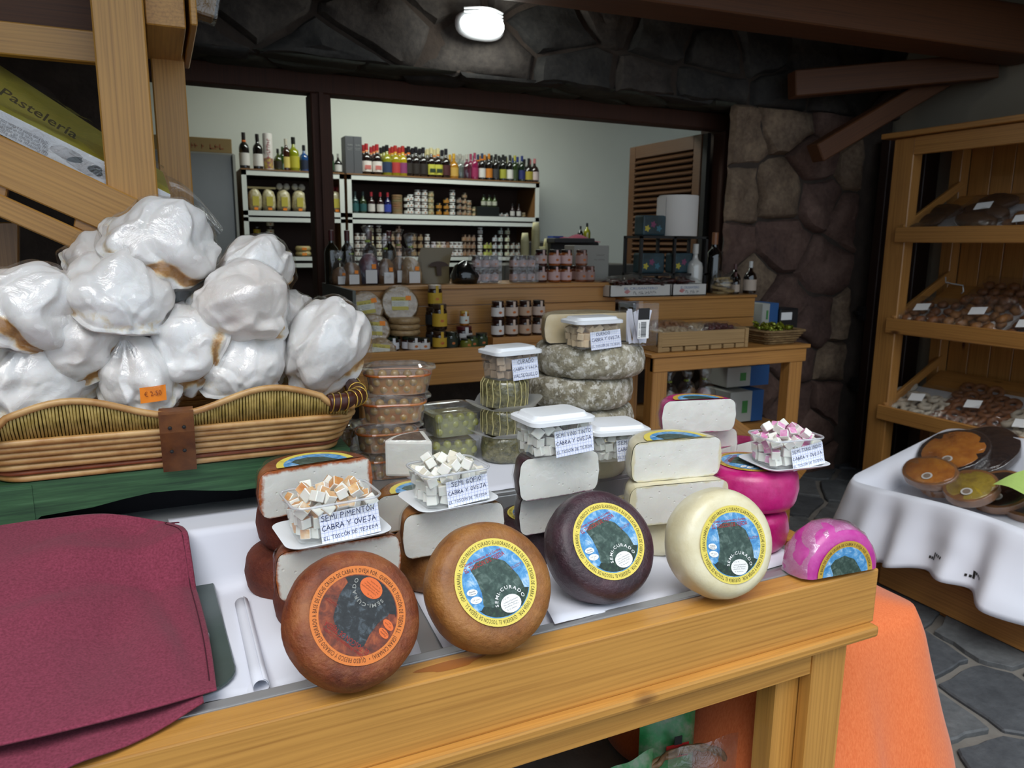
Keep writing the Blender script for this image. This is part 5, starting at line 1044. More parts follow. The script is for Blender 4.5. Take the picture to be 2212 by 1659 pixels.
# cartons and tube on the shelf top
GRC = mat('grey_carton', '55565a', .6)
for u, lab in ((757, 'tall grey gift carton, left of two, on the shelf top'), (774, 'tall grey gift carton, right of two, on the shelf top')):
    t = thing('gift_carton', lab, 'carton', (bx_at(u, 5.2), 5.2, TOPZ)); MB().box(-.03, .03, 0, .12, 0, .245).build('carton_body', GRC, t, bevel=.002)
    tm = MB(); scribble(tm, .042, .010, 0, .185, 0, 2, 0, 'C'); scribble(tm, .034, .006, 0, .165, 0, 3, 0, 'C'); scribble(tm, .03, .005, 0, .155, 0, 4, 0, 'C'); tm.xf(Matrix.Translation((0, -.0008, 0))@Matrix.Rotation(PI/2, 4, 'X')).build('lettering', mat('pale_grey_print', 'a8a8a4', .6), t)
t = thing('tube_carton', 'white cylindrical gift tube with pink lettering on the shelf top', 'tube', (bx_at(581), 5.24, TOPZ)); MB().lathe([(.0, 0), (.03, 0), (.03, .225), (.028, .23), (0, .23)], 20).build('tube_body', mat('tube_white', 'd9d2cc', .5), t, sharp=40)
tm = MB(); scribble(tm, .13, .026, 0, 0, 0, 6); tm.xf(Matrix.Translation((.01, -.031, .075))@Matrix.Rotation(PI/2, 4, 'X')@Matrix.Rotation(PI/2, 4, 'Z')).build('lettering', mat('pink_print', 'b85a62', .6), t); MB().lathe([(.0305, .01), (.0305, .075)], 20).build('flower_band', mat('floral_band', '8a4a6a', .6, c2='c8b04a', vs=60), t)
# fridge with cardboard box
t = thing('fridge', 'stainless steel fridge at the left inside the shop', 'fridge', (-.02, 4.9, 0)); MB().box(0, .48, .02, .5, 0, 1.93).build('fridge_body', mat('fridge_steel', '86857f', .4, metal=.4), t, bevel=.006); MB().box(.0, .46, 0, .02, .02, 1.92).build('fridge_door', mat('fridge_door_steel', '7c7b76', .35, metal=.5, var=.1, vs=2), t, bevel=.004); MB().box(.465, .48, -.012, .02, .02, 1.92).build('edge_strip', mat('pale_strip', 'a8a89e', .5), t)
t = thing('cardboard_box', 'flat brown cardboard box lying on top of the fridge', 'box', (-.02, 4.95, 1.931)); MB().box(0, .47, 0, .4, 0, .085).build('box_body', mat('cardboard', '8a7248', .85), t, bevel=.003)
tm = MB(); scribble(tm, .2, .035, .3, .022, 0, 8, 0, 'C'); tm.xf(Matrix.Translation((0, -.001, 0))@Matrix.Rotation(PI/2, 4, 'X')).build('lettering', mat('faded_red_print', '8a4a2a', .7), t)
# shelf contents
def row_at(us, z, fn, y=5.22):
    for u in us: fn(P(u, 460, y=y).x, y, z)
r = random.Random(12)
for u, lab in ((550, 'bag of pale nuts with a yellow label, leftmost on the upper left shelf'), (580, 'bag of pale nuts with a yellow label, second on the upper left shelf'), (612, 'knotted bag of white sweets on the upper left shelf'), (645, 'bag tied with two white ears on the upper left shelf'), (724, 'bag with a red top at the right end of the left cabinet')):
    x = P(u, 420, y=5.22).x; t = thing('sweet_bag', lab, 'bag', (x, 5.22, 1.609), 0, 'bags on the upper left shelf'); q = MB(); q.lathe([(0, 0), (.04, .0), (.046, .03), (.042, .09), (.036, .12), (.02, .135), (.012, .14)], 14); rough_up(q, .006, u, 30); q.build('bag_body', mat('nuts_fill', 'b0a070', .4, c2='d8d0b0', vs=60, coat=.5), t, smooth=True)
    MB().box(-.02, .02, -.05, -.046, .03, .09).build('label', mat('paper_c8b84a', 'c8b84a', .7), t); MB().box(-.012, .012, -.052, -.049, .005, .02).build('price_tag', ORANGE, t)
    if 'ears' in lab or 'knotted' in lab or 'red' in lab:
        for s in (-1, 1): MB().lathe([(0, -.022), (.02, -.012), (.022, .004), (.012, .02), (0, .024)], 12, M=Matrix.Translation((s*.022, 0, .158))).build('knot', mat('white_sweets', 'd8d4c8', .5, var=.1, vs=60) if 'red' not in lab else mat('red_top', 'a83a44', .5), t, smooth=True)
    else: MB().box(-.045, .045, -.02, .02, .14, .152).build('wooden_clip', mat('pale_clip', 'b8a878', .6), t)
G2 = 'jars on the left shop shelf'
for u, c, n in ((556, 'b09a2a', 4), (571, 'b8a23a', 3), (585, 'c8bfa0', 5)):
    for k in range(n): jar((P(u, 520, y=5.21).x, 5.21, 1.316+k*.048), {556: 'yellow-labelled jar in the left column of the lower left shelf', 571: 'yellow-labelled jar in the middle column of the lower left shelf', 585: 'cream-labelled jar in the tall right column of the lower left shelf'}[u], G2, .022, .047, '3a2418', '2a2018', c, False)
for u, z, lab in ((612, 0, 'round wrapped cake lying on the lower left shelf'), (655, 0, 'round wrapped cake beside the mullion on the lower left shelf'), (655, .035, 'second round wrapped cake beside the mullion')):
    t = thing('wrapped_cake', lab, 'cake', (P(u, 545, y=5.22).x, 5.22, 1.316+z)); q = MB(); q.lathe(wheel_profile(.1, .034, .012), 20); q.build('cake', mat('pale_cake', 'b8a672', .5, var=.2, vs=50, coat=.4), t, smooth=True); MB().box(-.015, .015, -.052, -.049, .008, .024).build('price_tag', ORANGE, t)
# upper right shelf: bottles, tins, jars
G3 = 'goods on the upper right shop shelf'; z3 = 1.609
for u, g, c, l, lab in ((300, '1a3a3a', '1a2a2a', '2a5a5a', 'green bottle with a teal label, leftmost on the upper right shelf'), (375, '2a3a1a', '1a2a2a', '2a5a5a', 'green bottle with a teal label, second on the upper right shelf'), (455, '2a0e0c', 'a82a34', 'd8d0c8', 'red-capped bottle with a white label, left of two on the upper right shelf'), (540, '2a0e0c', 'a82a34', 'd8d0c8', 'red-capped bottle with a white label, right of two on the upper right shelf'), (610, '1a1a4a', 'a82a34', '3a4aa8', 'blue-labelled bottle on the upper right shelf'), (1800, '2a1210', '1a1412', 'd0ccc6', 'left of two small dark white-labelled bottles at the shelf end'), (1860, '2a1210', '1a1412', 'd0ccc6', 'right of two small dark white-labelled bottles at the shelf end')): bottle((P(700+u/4.424, 460, y=5.2).x, 5.2, z3), lab, G3, 'liq', .145 if u < 1000 else .1, g, c, l)
tin = MB(); tin.lathe([(0, 0), (.036, 0), (.037, .002), (.037, .014), (.034, .016), (0, .016)], 18); tin = tin.mesh('tin', sharp=40)
for k in range(8): o = ob('tin', tin.copy() if 0 else tin, mat('olive_tin', '8a8a62', .4, c2='a06a4a', vs=3), loc=(P(858, 460, y=5.21).x, 5.21, z3+.0165*k)); tag(o, 'round flat tin in the stack beside the blue-labelled bottle', 'tin', 'stack of flat tins')
def stack(u, y, z, n, label, group, r_, h, content, lidc, labc, strip=True):
    for k in range(n): jar((P(u, 460, y=y).x, y, z+k*(h+.0015)), label, group, r_, h, content, lidc, labc, strip)
for u, n, r_, h, c, ld, lb, lab in ((880, 3, .023, .042, '3a2a1a', '2a2a26', 'd8d8d0', 'white-labelled jar'), (887, 3, .022, .045, '3a2a1a', 'd8d8d4', 'e0e0dc', 'white-lidded jar'), (902, 4, .022, .042, '6a3a2a', 'e0e0dc', 'e2e2de', 'white jar in the tall column'), (917, 4, .022, .042, '6a4a3a', 'e0e0dc', 'dcdcd6', 'white jar in the second tall column'), (931, 4, .021, .04, '8a7a4a', 'c8c4b0', 'b8ac84', 'beige jar'), (948, 2, .02, .042, '2a2a1a', '3a3a2a', 'b8802a', 'dark jar with an amber label'), (964, 3, .02, .04, '2a2a1a', '1a1a16', 'b8802a', 'black jar with an amber label'), (977, 4, .021, .044, '2a2420', 'd8d8d0', 'e4e4de', 'white-labelled jar in the single column'), (992, 3, .02, .042, '3a3028', '2a2622', '8a7a6a', 'dark taupe jar'), (1003, 4, .019, .04, '4a3a2c', '3a2c22', 'a08a6e', 'taupe jar'), (1013, 3, .019, .036, '4a3a2c', 'b8b0a0', 'a08a6e', 'small taupe jar'), (1025, 2, .018, .032, '3a3a1e', '8a8a6a', 'c8b088', 'tiny spice jar'), (1082, 1, .018, .03, '2a2420', '1a1a18', 'c8c8c4', 'tiny black jar'), (1093, 1, .018, .03, '2a2420', '1a1a18', 'c8c8c4', 'tiny black jar with white label'), (1131, 1, .016, .035, '2a2420', 'b8a88a', '8a7a5a', 'tiny beige jar at the right end')): stack(u, 5.21, z3, n, lab+' on the upper right shop shelf', G3, r_, h, c, ld, lb)
# bunches of green glass bottles in a dark crate
t = thing('dark_crate', 'small black crate of green bottles on the upper right shelf', 'crate', (P(1050, 460, y=5.2).x, 5.2, z3)); MB().box(-.09, .09, -.04, .04, 0, .07).build('crate_body', mat('black_crate', '10140e', .4), t, bevel=.004)
for k in range(5): bottle((P(1042+6*k, 440, y=5.2).x, 5.18+.03*(k % 2), z3+.071), 'tiny green oil bottle standing on the black crate', 'tiny green oil bottles', 'squat', .085, '3a4a1c', '1a1c14', 'b8b8a4')
# lower right shelf: rows of small jars
G4 = 'jars on the lower right shop shelf'; z4 = 1.316
cols = [(770, 3, 'd8d8d4', 'e0dcd4'), (783, 3, 'd8d8d4', 'e0dcd4'), (800, 4, 'e0e0dc', 'd8ccA0'.lower()), (817, 4, 'e0e0dc', 'e0d8c0'), (831, 3, 'd8d8d4', 'd8d4e0'), (846, 3, '3a2a22', 'b09a7c'), (860, 4, '5a3a2a', 'b8967c'), (893, 3, '3a2a22', 'a8906c'), (907, 3, '3a2a22', 'a8906c'), (922, 3, 'e0e0dc', 'e4e0da'), (936, 2, 'd8d0d0', 'e0d8dc'), (947, 2, 'd8d0c0', 'e0d4b0'), (957, 2, 'e0d8d4', 'e0d4d0'), (966, 2, '6a4030', 'a8866c'), (975, 2, 'e0e0dc', 'e0dcd8'), (985, 2, 'e0e0dc', 'e4e0dc'), (994, 2, 'e0e0dc', 'dcd8d4'), (1003, 3, '3a2c24', 'a08468'), (1012, 3, '3a2c24', '98806a'), (1022, 3, '3a2c24', '98806a'), (1037, 4, 'e0e0dc', 'dcdcd8'), (1050, 2, '1c1c1a', 'c8d06a'), (1058, 2, '1c1c1a', 'a8b05a'), (1069, 3, '1c1c1a', 'c8ccd0'), (1081, 4, '1c1c1a', 'c4d0c8'), (1096, 4, '1c1c1a', 'd0d4b8'), (1108, 2, '22221f', 'b8b8b0'), (1119, 2, '22221f', 'b0b0a8')]
for i, (u, n, ld, lb) in enumerate(cols): stack(u, 5.2, z4, n, 'small jar in column %s from the left on the lower right shop shelf' % ['one', 'two', 'three', 'four', 'five', 'six', 'seven', 'eight', 'nine', 'ten', 'eleven', 'twelve', 'thirteen', 'fourteen', 'fifteen', 'sixteen', 'seventeen', 'eighteen', 'nineteen', 'twenty', 'twenty-one', 'twenty-two', 'twenty-three', 'twenty-four', 'twenty-five', 'twenty-six', 'twenty-seven', 'twenty-eight'][i], G4, .0185, .052, '4a2c1e', ld, lb)
# desk inside the shop with till, cups, box
t = thing('shop_desk', 'grey desk behind the window with till and cups', 'desk', (1.85, 4.05, 0)); MB().box(0, .98, 0, .5, 0, 1.29).build('desk_body', mat('desk_grey', '55534e', .6), t, bevel=.004)
DZ = 1.291
t = thing('till', 'black till on the desk under the folded burgundy cloth', 'till', (2.33, 4.15, DZ)); MB().box(-.17, .17, -.1, .25, 0, .14).build('till_body', mat('till_black', '1e1e20', .4), t, bevel=.01); MB().box(-.18, .1, -.16, -.05, .13, .16).build('till_tray', mat('till_grey', '3a3a3c', .4), t, bevel=.005)
tag(rough_up(MB().grid(lambda s, t: Vector((2.22+.3*s, 4.06+.2*t, DZ+.145+.035*math.sin(PI*s)*math.sin(PI*t)+.01*math.sin(12*s))), 20, 10), .006, 3, 20).build('folded_cloth', CLOTH, smooth=True), 'crumpled burgundy cloth lying on the till', 'cloth')
CUP = mat('cream_cup', 'd8d0a0', .6)
for u, n, lab in ((1134, 9, 'tall stack of cream paper cups beside the shelving, left'), (1157, 13, 'tallest stack of cream paper cups on the desk'), (1172, 4, 'short stack of cream paper cups on the desk'), (1182, 7, 'stack of cream paper cups nearest the milk carton')):
    t = thing('cup_stack', lab, 'cups', (P(u, 520, y=4.12).x, 4.12, DZ))
    for k in range(n): MB().lathe([(.026, 0), (.018, .06), (0, .06)], 12, M=Matrix.Translation((0, 0, .016*k))).build('cup', CUP, t, smooth=True)
t = thing('milk_carton', 'white milk carton with red and green print on the desk', 'carton', (P(1200, 500, y=4.15).x, 4.15, DZ)); MB().box(-.035, .035, -.035, .035, 0, .16).build('carton_body', WHITEP, t, bevel=.003); MB().box(-.03, .03, -.0365, -.035, .11, .15).build('red_mark', REDPRINT, t); MB().box(-.03, .03, -.0365, -.035, .02, .07).build('green_mark', mat('green_print', '4a8a4a', .6), t); MB().box(-.036, .036, -.036, .036, .152, .172).build('blue_top', mat('blue_top', '2a4a9a', .5), t)
bottle((P(1268, 500, y=4.3).x, 4.3, DZ+.14), 'small bottle of yellow oil on the till', 'bottles on the desk', 'squat', .12, '9a9a1c', '16160e', None); bottle((P(1254, 500, y=4.3).x, 4.3, DZ+.14), 'small dark bottle beside the yellow oil', 'bottles on the desk', 'squat', .1, '141412', '101010', None)
# ------------------------------------------------------------------ goods on the middle counter
CT, LT = 1.241, .991
def gift_bag(u, v, y, z, w, h, fill, label, tagc='d8d4d0', grp='cellophane gift bags on the middle counter'):
    x = P(u, v, y=y).x; t = thing('gift_bag', label, 'bag', (x, y, z), 0, grp); sd = u*.1
    q = MB(); q.lathe([(0, 0), (w*.42, .002), (w*.44, h*.2), (w*.38, h*.42), (w*.2, h*.52), (0, h*.54)], 16); rough_up(q, .008, sd, 20); q.build('contents', fill, t, smooth=True)
    f = MB(); f.lathe([(w*.45, 0), (w*.5, h*.2), (w*.46, h*.45), (w*.26, h*.66), (w*.10, h*.74), (w*.2, h*.86), (w*.3, h)], 20); rough_up(f, .014, sd+3, 18); f.build('cellophane', FILMB, t, smooth=True)
    MB().lathe([(w*.11, h*.73), (w*.12, h*.75), (w*.11, h*.77)], 10).build('tie', mat('green_tie', '8a9a3a', .6), t)
    MB().box(-w*.24, w*.24, -w*.5-.002, -w*.5, h*.03, h*.26).build('tag', mat('paper_'+tagc, tagc, .7), t); MB().box(w*.02, w*.2, -w*.5-.003, -w*.5-.001, h*.28, h*.36).build('price_tag', ORANGE, t); return t
BREAD = mat('bread_fill', '6a4a34', .7, c2='8a6a4c', vs=40); REDF = mat('red_blue_label_fill', '7a2a2c', .5, c2='2a3450', vs=9, coat=.4); TANF = mat('tan_fill', '9a7c58', .7, c2='b89c78', vs=40)
gift_bag(760, 600, 3.12, CT, .085, .17, BREAD, 'cellophane bag with brown bread at the left end of the counter')
gift_bag(796, 600, 3.13, CT, .10, .24, REDF, 'cellophane bag with a red and blue printed bottle')
gift_bag(834, 600, 3.12, CT, .085, .2, BREAD, 'cellophane bag with a brown loaf and white tag')
gift_bag(862, 600, 3.17, CT, .08, .22, BREAD, 'cellophane bag with brown biscuits standing further back'); gift_bag(888, 600, 3.13, CT, .10, .21, TANF, 'cellophane bag with pale pasta and an orange tag')
gift_bag(735, 605, 3.14, CT, .07, .14, BREAD, 'small cellophane bag leaning at the counter corner')
GB = 'dark bottles at the left end of the counter'
for u, lab in ((718, 'dark green bottle with a red capsule next to the mullion'), (752, 'dark brown bottle with a red capsule behind the small bag'), (800, 'dark bottle with a red capsule behind the printed bag'), (842, 'black bottle standing behind the loaf bag')): bottle((P(u, 600, y=3.25).x, 3.25, CT), lab, GB, 'wine', .225, '1c1a10', '4a1a1a', None)
t = thing('paper_bag', 'brown kraft pouch with a dark mushroom print', 'bag', (P(937, 600, y=3.13).x, 3.13, CT)); q = MB()
q.grid(lambda s, tt: Vector((-.075+.15*s+.02*tt-.012*math.sin(PI*tt), -.03*math.sin(PI*s)*(1-tt), .155*tt)), 14, 10); q.grid(lambda s, tt: Vector((-.075+.15*s+.02*tt-.012*math.sin(PI*tt), .03*math.sin(PI*s)*(1-tt), .155*tt)), 14, 10, flip=True); pb2 = q.build('pouch', mat('kraft_olive', '6a5a3a', .55, coat=.3), t, smooth=True)
MB().prism([(.045*math.cos(a), .022*math.sin(a)) for a in [PI*k/12 for k in range(13)]]+[(-.012, 0), (-.008, -.04), (.012, -.04), (.012, 0)], 0, .001, M=Matrix.Translation((.012, -.033, .075))@Matrix.Rotation(PI/2, 4, 'X')).build('mushroom_print', mat('dark_brown_print', '3a2414', .6), t)
t = thing('black_bag', 'glossy black wrapped pack beside the kraft pouch', 'pack', (P(1003, 605, y=3.12).x, 3.12, CT)); q = MB(); q.lathe([(0, 0), (.06, .0), (.065, .03), (.045, .075), (.01, .1), (0, .1)], 16); rough_up(q, .012, 8, 20); q.build('pack_body', mat('glossy_black_film', '121414', .15, coat=.8), t, smooth=True)
JC = mat('pink_jar_label', 'b09a94', .6)
for u, lab in ((1048, 'clear gift box of jam jars, left of two, on the counter top'), (1128, 'clear gift box of jam jars, right of two, on the counter top')):
    x = P(u, 590, y=3.12).x; t = thing('gift_box', lab, 'box', (x, 3.12, CT)); MB().box(-.068, .068, -.04, .04, 0, .125).build('film_box', FILMB, t, bevel=.004)
    for j in range(2):
        for i in range(3): jar((x-.044+.044*i, 3.12, CT+.002+.062*j), 'dark jam jar with a pink label inside the '+('left' if u < 1100 else 'right')+' clear gift box', 'jars in the clear gift boxes', .02, .058, '3a1a18', '2a1614', 'a88c88', False)
G5 = 'jam jars on the counter top'
for u, n, c, ld, lb, y in ((1168, 2, '3a1a18', '1a1412', 'b8a098', 3.12), (1197, 2, '8a4a22', '1a1412', 'c8a8a4', 3.1), (1222, 2, '8a4a22', '1a1412', 'c8a8a4', 3.1), (1172, 1, '8a4a22', '1a1412', 'b89c94', 3.2), (1245, 1, '5a2a1c', '2a1a16', 'a88a84', 3.16), (1208, 1, '8a4a22', '1a1412', 'c8a8a4', 3.22), (1230, 1, '6a3a1e', '1a1412', 'c0a29c', 3.22), (1255, 2, '7a4a34', '4a3028', '9c8078', 3.1), (1272, 1, '6a4030', '5a3a30', '9c8078', 3.1)):
    for k in range(n): jar((P(u, 600, y=y).x, y, CT+k*.076), {1168: 'dark jam jar with a grey pink label beside the gift boxes', 1197: 'amber jam jar with a pink label in the left pile at the counter end', 1222: 'amber jam jar with a pink label in the right pile at the counter end', 1172: 'amber jam jar set back behind the dark one', 1245: 'single brown jam jar at the back near the counter end', 1208: 'amber jam jar set back between the two piles', 1230: 'amber jam jar set back behind the right pile', 1255: 'small brown jar piled at the counter corner', 1272: 'last small brown jar at the counter corner'}[u], G5, .028, .074, c, ld, lb)
t = thing('cardboard_box', 'pale grey cardboard box standing behind the jam jars', 'box', (P(1268, 600, y=3.24).x, 3.2, CT)); MB().box(-.1, .1, 0, .1, 0, .17).build('box_body', mat('grey_cardboard', '8d8a82', .8), t, bevel=.003); tm = MB(); scribble(tm, .05, .007, 0, 0, 0, 2); scribble(tm, .06, .006, -.005, -.022, 0, 3); tm.xf(Matrix.Translation((.02, -.001, .12))@Matrix.Rotation(PI/2, 4, 'X')).build('lettering', mat('grey_fine_print', '5a5050', .7), t)
# almond cakes leaning on the ledge
ALM = rind('almond_cake', '8a6a3c', 'a8875a', 'c0a274', rough=.5, coat=.5, vs=60, bump=.8, bs=160)
def cake(u, v, y, D, e, lab, z=None, tags=0, rot=0, lbl=True):
    p = P(u, v, y=y); nrm = Vector((-.12, -math.cos(rad(e)), math.sin(rad(e)))).normalized(); s = Vector((0, 0, 1)).cross(-nrm).normalized(); s = -s if s.x < 0 else s; uu = nrm.cross(s)
    uu = -uu if uu.z < 0 else uu
    M = Matrix(((s.x, uu.x, nrm.x, p.x), (s.y, uu.y, nrm.y, p.y), (s.z, uu.z, nrm.z, p.z), (0, 0, 0, 1)))@Matrix.Rotation(rad(rot), 4, 'Z')
    t = thing('almond_cake', lab, 'cake', M=M, group='round almond cakes on the counter ledge'); q = MB(); q.lathe([(r_, z_-.022) for r_, z_ in wheel_profile(D, .022, .008)], 30); rough_up(q, .0015, u, 40); q.build('cake', ALM, t, smooth=True)
    q = MB(); q.lathe([(r_*1.025, (z_-.022)*1.05+.001) for r_, z_ in wheel_profile(D, .022, .008)], 30); rough_up(q, .0016, u+2, 50); q.build('film', FILMB, t, smooth=True)
    if lbl:
        w = .034; lo = MB().box(-w, w, -w*.8, w*.8, .0022, .0028).build('label', mat('cake_label_white', 'd4d2c4', .7), t); MB().box(-w, w, w*.35, w*.8, .0028, .0031).box(-w, w, -w*.8, -w*.35, .0028, .0031).build('yellow_bands', mat('cake_label_yellow', 'c4b45a', .7), lo); tm = MB(); scribble(tm, w*1.2, .007, -.004, w*.38, .0033, u, 0, 'C'); scribble(tm, w*1.4, .003, -.006, .004, .0033, u+1, 0, 'C'); scribble(tm, w*1.4, .003, -.006, -.002, .0033, u+2, 0, 'C'); scribble(tm, w*1.2, .003, -.006, -.008, .0033, u+3, 0, 'C'); tm.build('lettering', BLACK, lo)
        if tags: MB().box(w*.7, w*1.35, w*.4, w*.95, .003, .0036).build('price_tag', ORANGE, t)
cake(791, 664, 2.95, .133, 20, 'almond cake with label, upper left against the riser', tags=1, rot=8); cake(864, 656, 2.97, .15, 15, 'largest almond cake with label, upper middle', tags=1, rot=-1)
cake(807, 710, 2.89, .127, 25, 'almond cake with label, second from the top on the left', tags=1, rot=-4); cake(823, 758, 2.84, .12, 30, 'almond cake with label, lowest, partly below the ledge edge', rot=-8)
for k in range(3):
    x = P(874, 720, y=2.93).x; t = thing('almond_cake', 'flat almond cake in the pile below the largest one', 'cake', (x, 2.93, LT+.055+.024*k), 0, 'pile of flat almond cakes'); q = MB(); q.lathe(wheel_profile(.125, .023, .008), 26); q.build('cake', ALM, t, smooth=True)
for x_, y_ in ((-.03, 2.88), (.03, 2.88), (.0, 2.97)): jar((P(862, 750, y=2.9).x+x_*1.1, y_, LT), 'low dark jar supporting the pile of almond cakes', 'jars below the almond cakes', .026, .054, '2a1614', '1a2a1a', 'd8d8dc')
G6 = 'jars of honey on the ledge'
for u, y, k0, n, h, lab in ((940, 2.96, 2, 1, .09, 'honey jar with a tall yellow label on top of the back column'), (935, 2.96, 0, 2, .08, 'dark jar at the foot of the back honey column'), (950, 2.88, 1, 1, .105, 'tall honey jar with a yellow label in the front column'), (950, 2.86, 0, 1, .075, 'lower honey jar with a yellow label at the ledge edge')):
    for k in range(n): jar((P(u, 700, y=y).x, y, LT+{0: 0, 1: .077, 2: .165}[k0]+k*.081), lab, G6, .03, h, '2a1a10', '3a2a1c' if k0 != 2 else 'b8a898', 'c09a2a' if 'yellow' in lab else '2a2a2c')
jar((P(1003, 660, y=2.97).x, 2.97, LT+.08), 'small honey jar with a gold lid standing alone in the middle of the ledge', G6, .02, .062, 'a8641a', 'c8a24a', 'd8d8cc'); jar((P(1002, 720, y=2.96).x, 2.96, LT), 'wide dark red jar with a checked lid under the small honey jar', G6, .036, .078, '2a1012', '5a1c20', 'd0ccc8')
for u, n, ld, lb, lab in ((1075, 2, '2a1614', 'dcd6d0', 'first column from the left'), (1105, 2, '2a1614', 'c8b4a4', 'second column'), (1134, 2, '2a1614', 'b89c84', 'third column'), (1163, 2, '1c1c1a', 'c4b0a0', 'fourth column')):
    for k in range(n): jar((P(u, 700, y=2.93).x, 2.93, LT+.03+k*.078), ('lower' if k == 0 else 'upper')+' jam jar with a pale label, '+lab+' on the ledge', 'jam jars in the double row on the ledge', .028, .075, '2a1410', ld, lb)
MB().box(P(1058, 700, y=2.93).x, P(1180, 700, y=2.93).x, 2.895, 2.965, LT, LT+.03).build('jar_plinth', RX, cl_)
for u, c, h, lab in ((975, '20281a', .07, 'dark green jar behind the honey jars'), (990, '1c1c16', .055, 'squat dark jar in the middle of the ledge'), (1020, '3a4a1c', .05, 'green jar of pesto on the ledge'), (1040, '2a3a1a', .06, 'dark green jar beside the pale jam jars'), (895, '2a1614', .055, 'dark jar with a white label near the cakes'), (915, '2a1614', .05, 'dark jar with a white label next to the honey'), (1008, '6a6a1c', .04, 'flat yellow-green jar at the ledge edge')):
    jar((P(u, 745, y=2.85).x, 2.85 if u != 990 else 2.9, LT), lab, 'small dark jars on the ledge', .026, h, c, '1a2018', 'd4d0cc' if 'white' in lab else c)
# ------------------------------------------------------------------ goods on the right display table
UT, MT = 1.173, .959
CHI = mat('dried_chilli', '2a1210', .35, c2='4a1c14', vs=60)
for x0, x1, lab in ((P(1315, 630, y=2.98).x, P(1448, 630, y=2.98).x, 'left'), (P(1450, 630, y=2.98).x, P(1525, 630, y=2.98).x, 'right')):
    t = thing('produce_tray', 'white printed cardboard tray of dried peppers, '+lab+' one on the right table', 'tray', (x0, 2.97, UT)); w = x1-x0-.006
    q = MB(); q.box(0, w, 0, .004, 0, .055).box(0, w, .2, .204, 0, .055).box(0, .004, 0, .204, 0, .055).box(w-.004, w, 0, .204, 0, .055).box(0, w, 0, .204, 0, .004); q.build('tray_body', mat('white_card', 'c9c6c0', .7), t)
    tm = MB(); text(tm, 'EL CRUSANTERO', .016, w*.5, .034, 0, 0, w*.55, 'C', bold=.01); tm.xf(Matrix.Translation((0, -.0008, 0))@Matrix.Rotation(PI/2, 4, 'X')).build('blue_lettering', mat('slate_blue_print', '6a7a9a', .7), t)
    tm = MB(); scribble(tm, w*.4, .014, w*.58, .014, 0, 5, .03, 'C'); scribble(tm, w*.3, .003, w*.58, .007, 0, 6, 0, 'C'); tm.xf(Matrix.Translation((0, -.0008, 0))@Matrix.Rotation(PI/2, 4, 'X')).build('black_lettering', BLACK, t)
    st_ = MB()
    for k in range(5): a_ = rad(40+25*k); st_.add([(w*.28, -.0008, .014), (w*.28+.022*math.cos(a_), -.0008, .014+.022*math.sin(a_)), (w*.28+.018*math.cos(a_+.25), -.0008, .014+.018*math.sin(a_+.25))], [(0, 1, 2)])
    st_.build('flower_mark', REDPRINT, t)
    r = random.Random(int(x0*100)); pm = MB(); pm.tube([(0, 0, 0), (.02, .004, .004), (.045, 0, .006), (.065, -.006, .002), (.08, -.008, 0)], lambda s: .010*(1-s*.8)+.001, 7); pm = pm.mesh('dried_pepper', smooth=True)
    for k in range(int(w/.012)):
        o = ob('dried_pepper', pm, CHI, loc=(x0+r.uniform(.02, w-.06), 2.99+r.uniform(0, .15), UT+.05+r.uniform(0, .025)), rot=(r.uniform(-1, 1), r.uniform(-.2, .2), r.uniform(0, 6))); tag(o, 'dark dried pepper in the '+lab+' white tray', 'pepper', 'dried peppers in the '+lab+' tray')
    q = MB(); q.grid(lambda s, tt: Vector((.0+w*s, .2*tt, .07+.03*math.sin(PI*s)*math.sin(PI*tt)+.01*nz((s*8, tt*8, x0), 1, 3))), 20, 14); q.build('film', FILMB, t, smooth=True)
gb2 = thing('biscuit_bag', 'bag of pale biscuits at the right end of the table top', 'bag', (P(1560, 625, y=3.02).x, 3.02, UT))
for k in range(6): MB().lathe([(0, 0), (.04, 0), (.042, .006), (.04, .012), (0, .012)], 14, M=Matrix.Translation((.02*math.sin(k*2), .01*math.cos(k*3), .014*k))@Matrix.Rotation(.15*math.sin(k), 4, 'X')).build('biscuit', mat('pale_biscuit', '9a8458', .8, var=.2, vs=40), gb2)
q = MB(); q.lathe([(.06, 0), (.066, .05), (.05, .09), (.02, .11)], 16); rough_up(q, .012, 3, 20); q.build('cellophane', FILMB, gb2, smooth=True)
for u, h, y, lab in ((1586, .15, 3.08, 'dark sauce bottle at the back right of the table'), (1588, .11, 3.0, 'short dark sauce bottle with a cream label'), (1619, .165, 3.0, 'tallest dark sauce bottle with a white cap beside the pier')): bottle((P(u, 620, y=y).x, y, UT), lab, 'dark sauce bottles on the right table', 'squat', h, '16100e', 'c8c8c4' if 'white cap' in lab else '5a3a38', 'b8a898')
bottle((P(1505, 600, y=3.1).x, 3.12, UT), 'white glass bottle under the paper roll', 'tall bottles by the wire stand', 'liq', .25, 'c8c4bc', 'c8c4bc', None); bottle((P(1540, 600, y=3.14).x, 3.14, UT), 'dark wine bottle with a cork beside the wire stand', 'tall bottles by the wire stand', 'wine', .31, '12100e', '8a5a3a', None)
ws = thing('wire_stand', 'black metal two-tier stand in front of the shutter', 'stand', (2.15, 3.1, UT)); IRON = mat('black_iron', '151414', .6)
for x in (0, .2, .40):
    for y in (0, .14): MB().box(x, x+.014, y, y+.014, 0, .285).build('upright', IRON, ws)
for z in (.09, .275): MB().box(0, .414, 0, .154, z, z+.012).build('tier', IRON, ws)
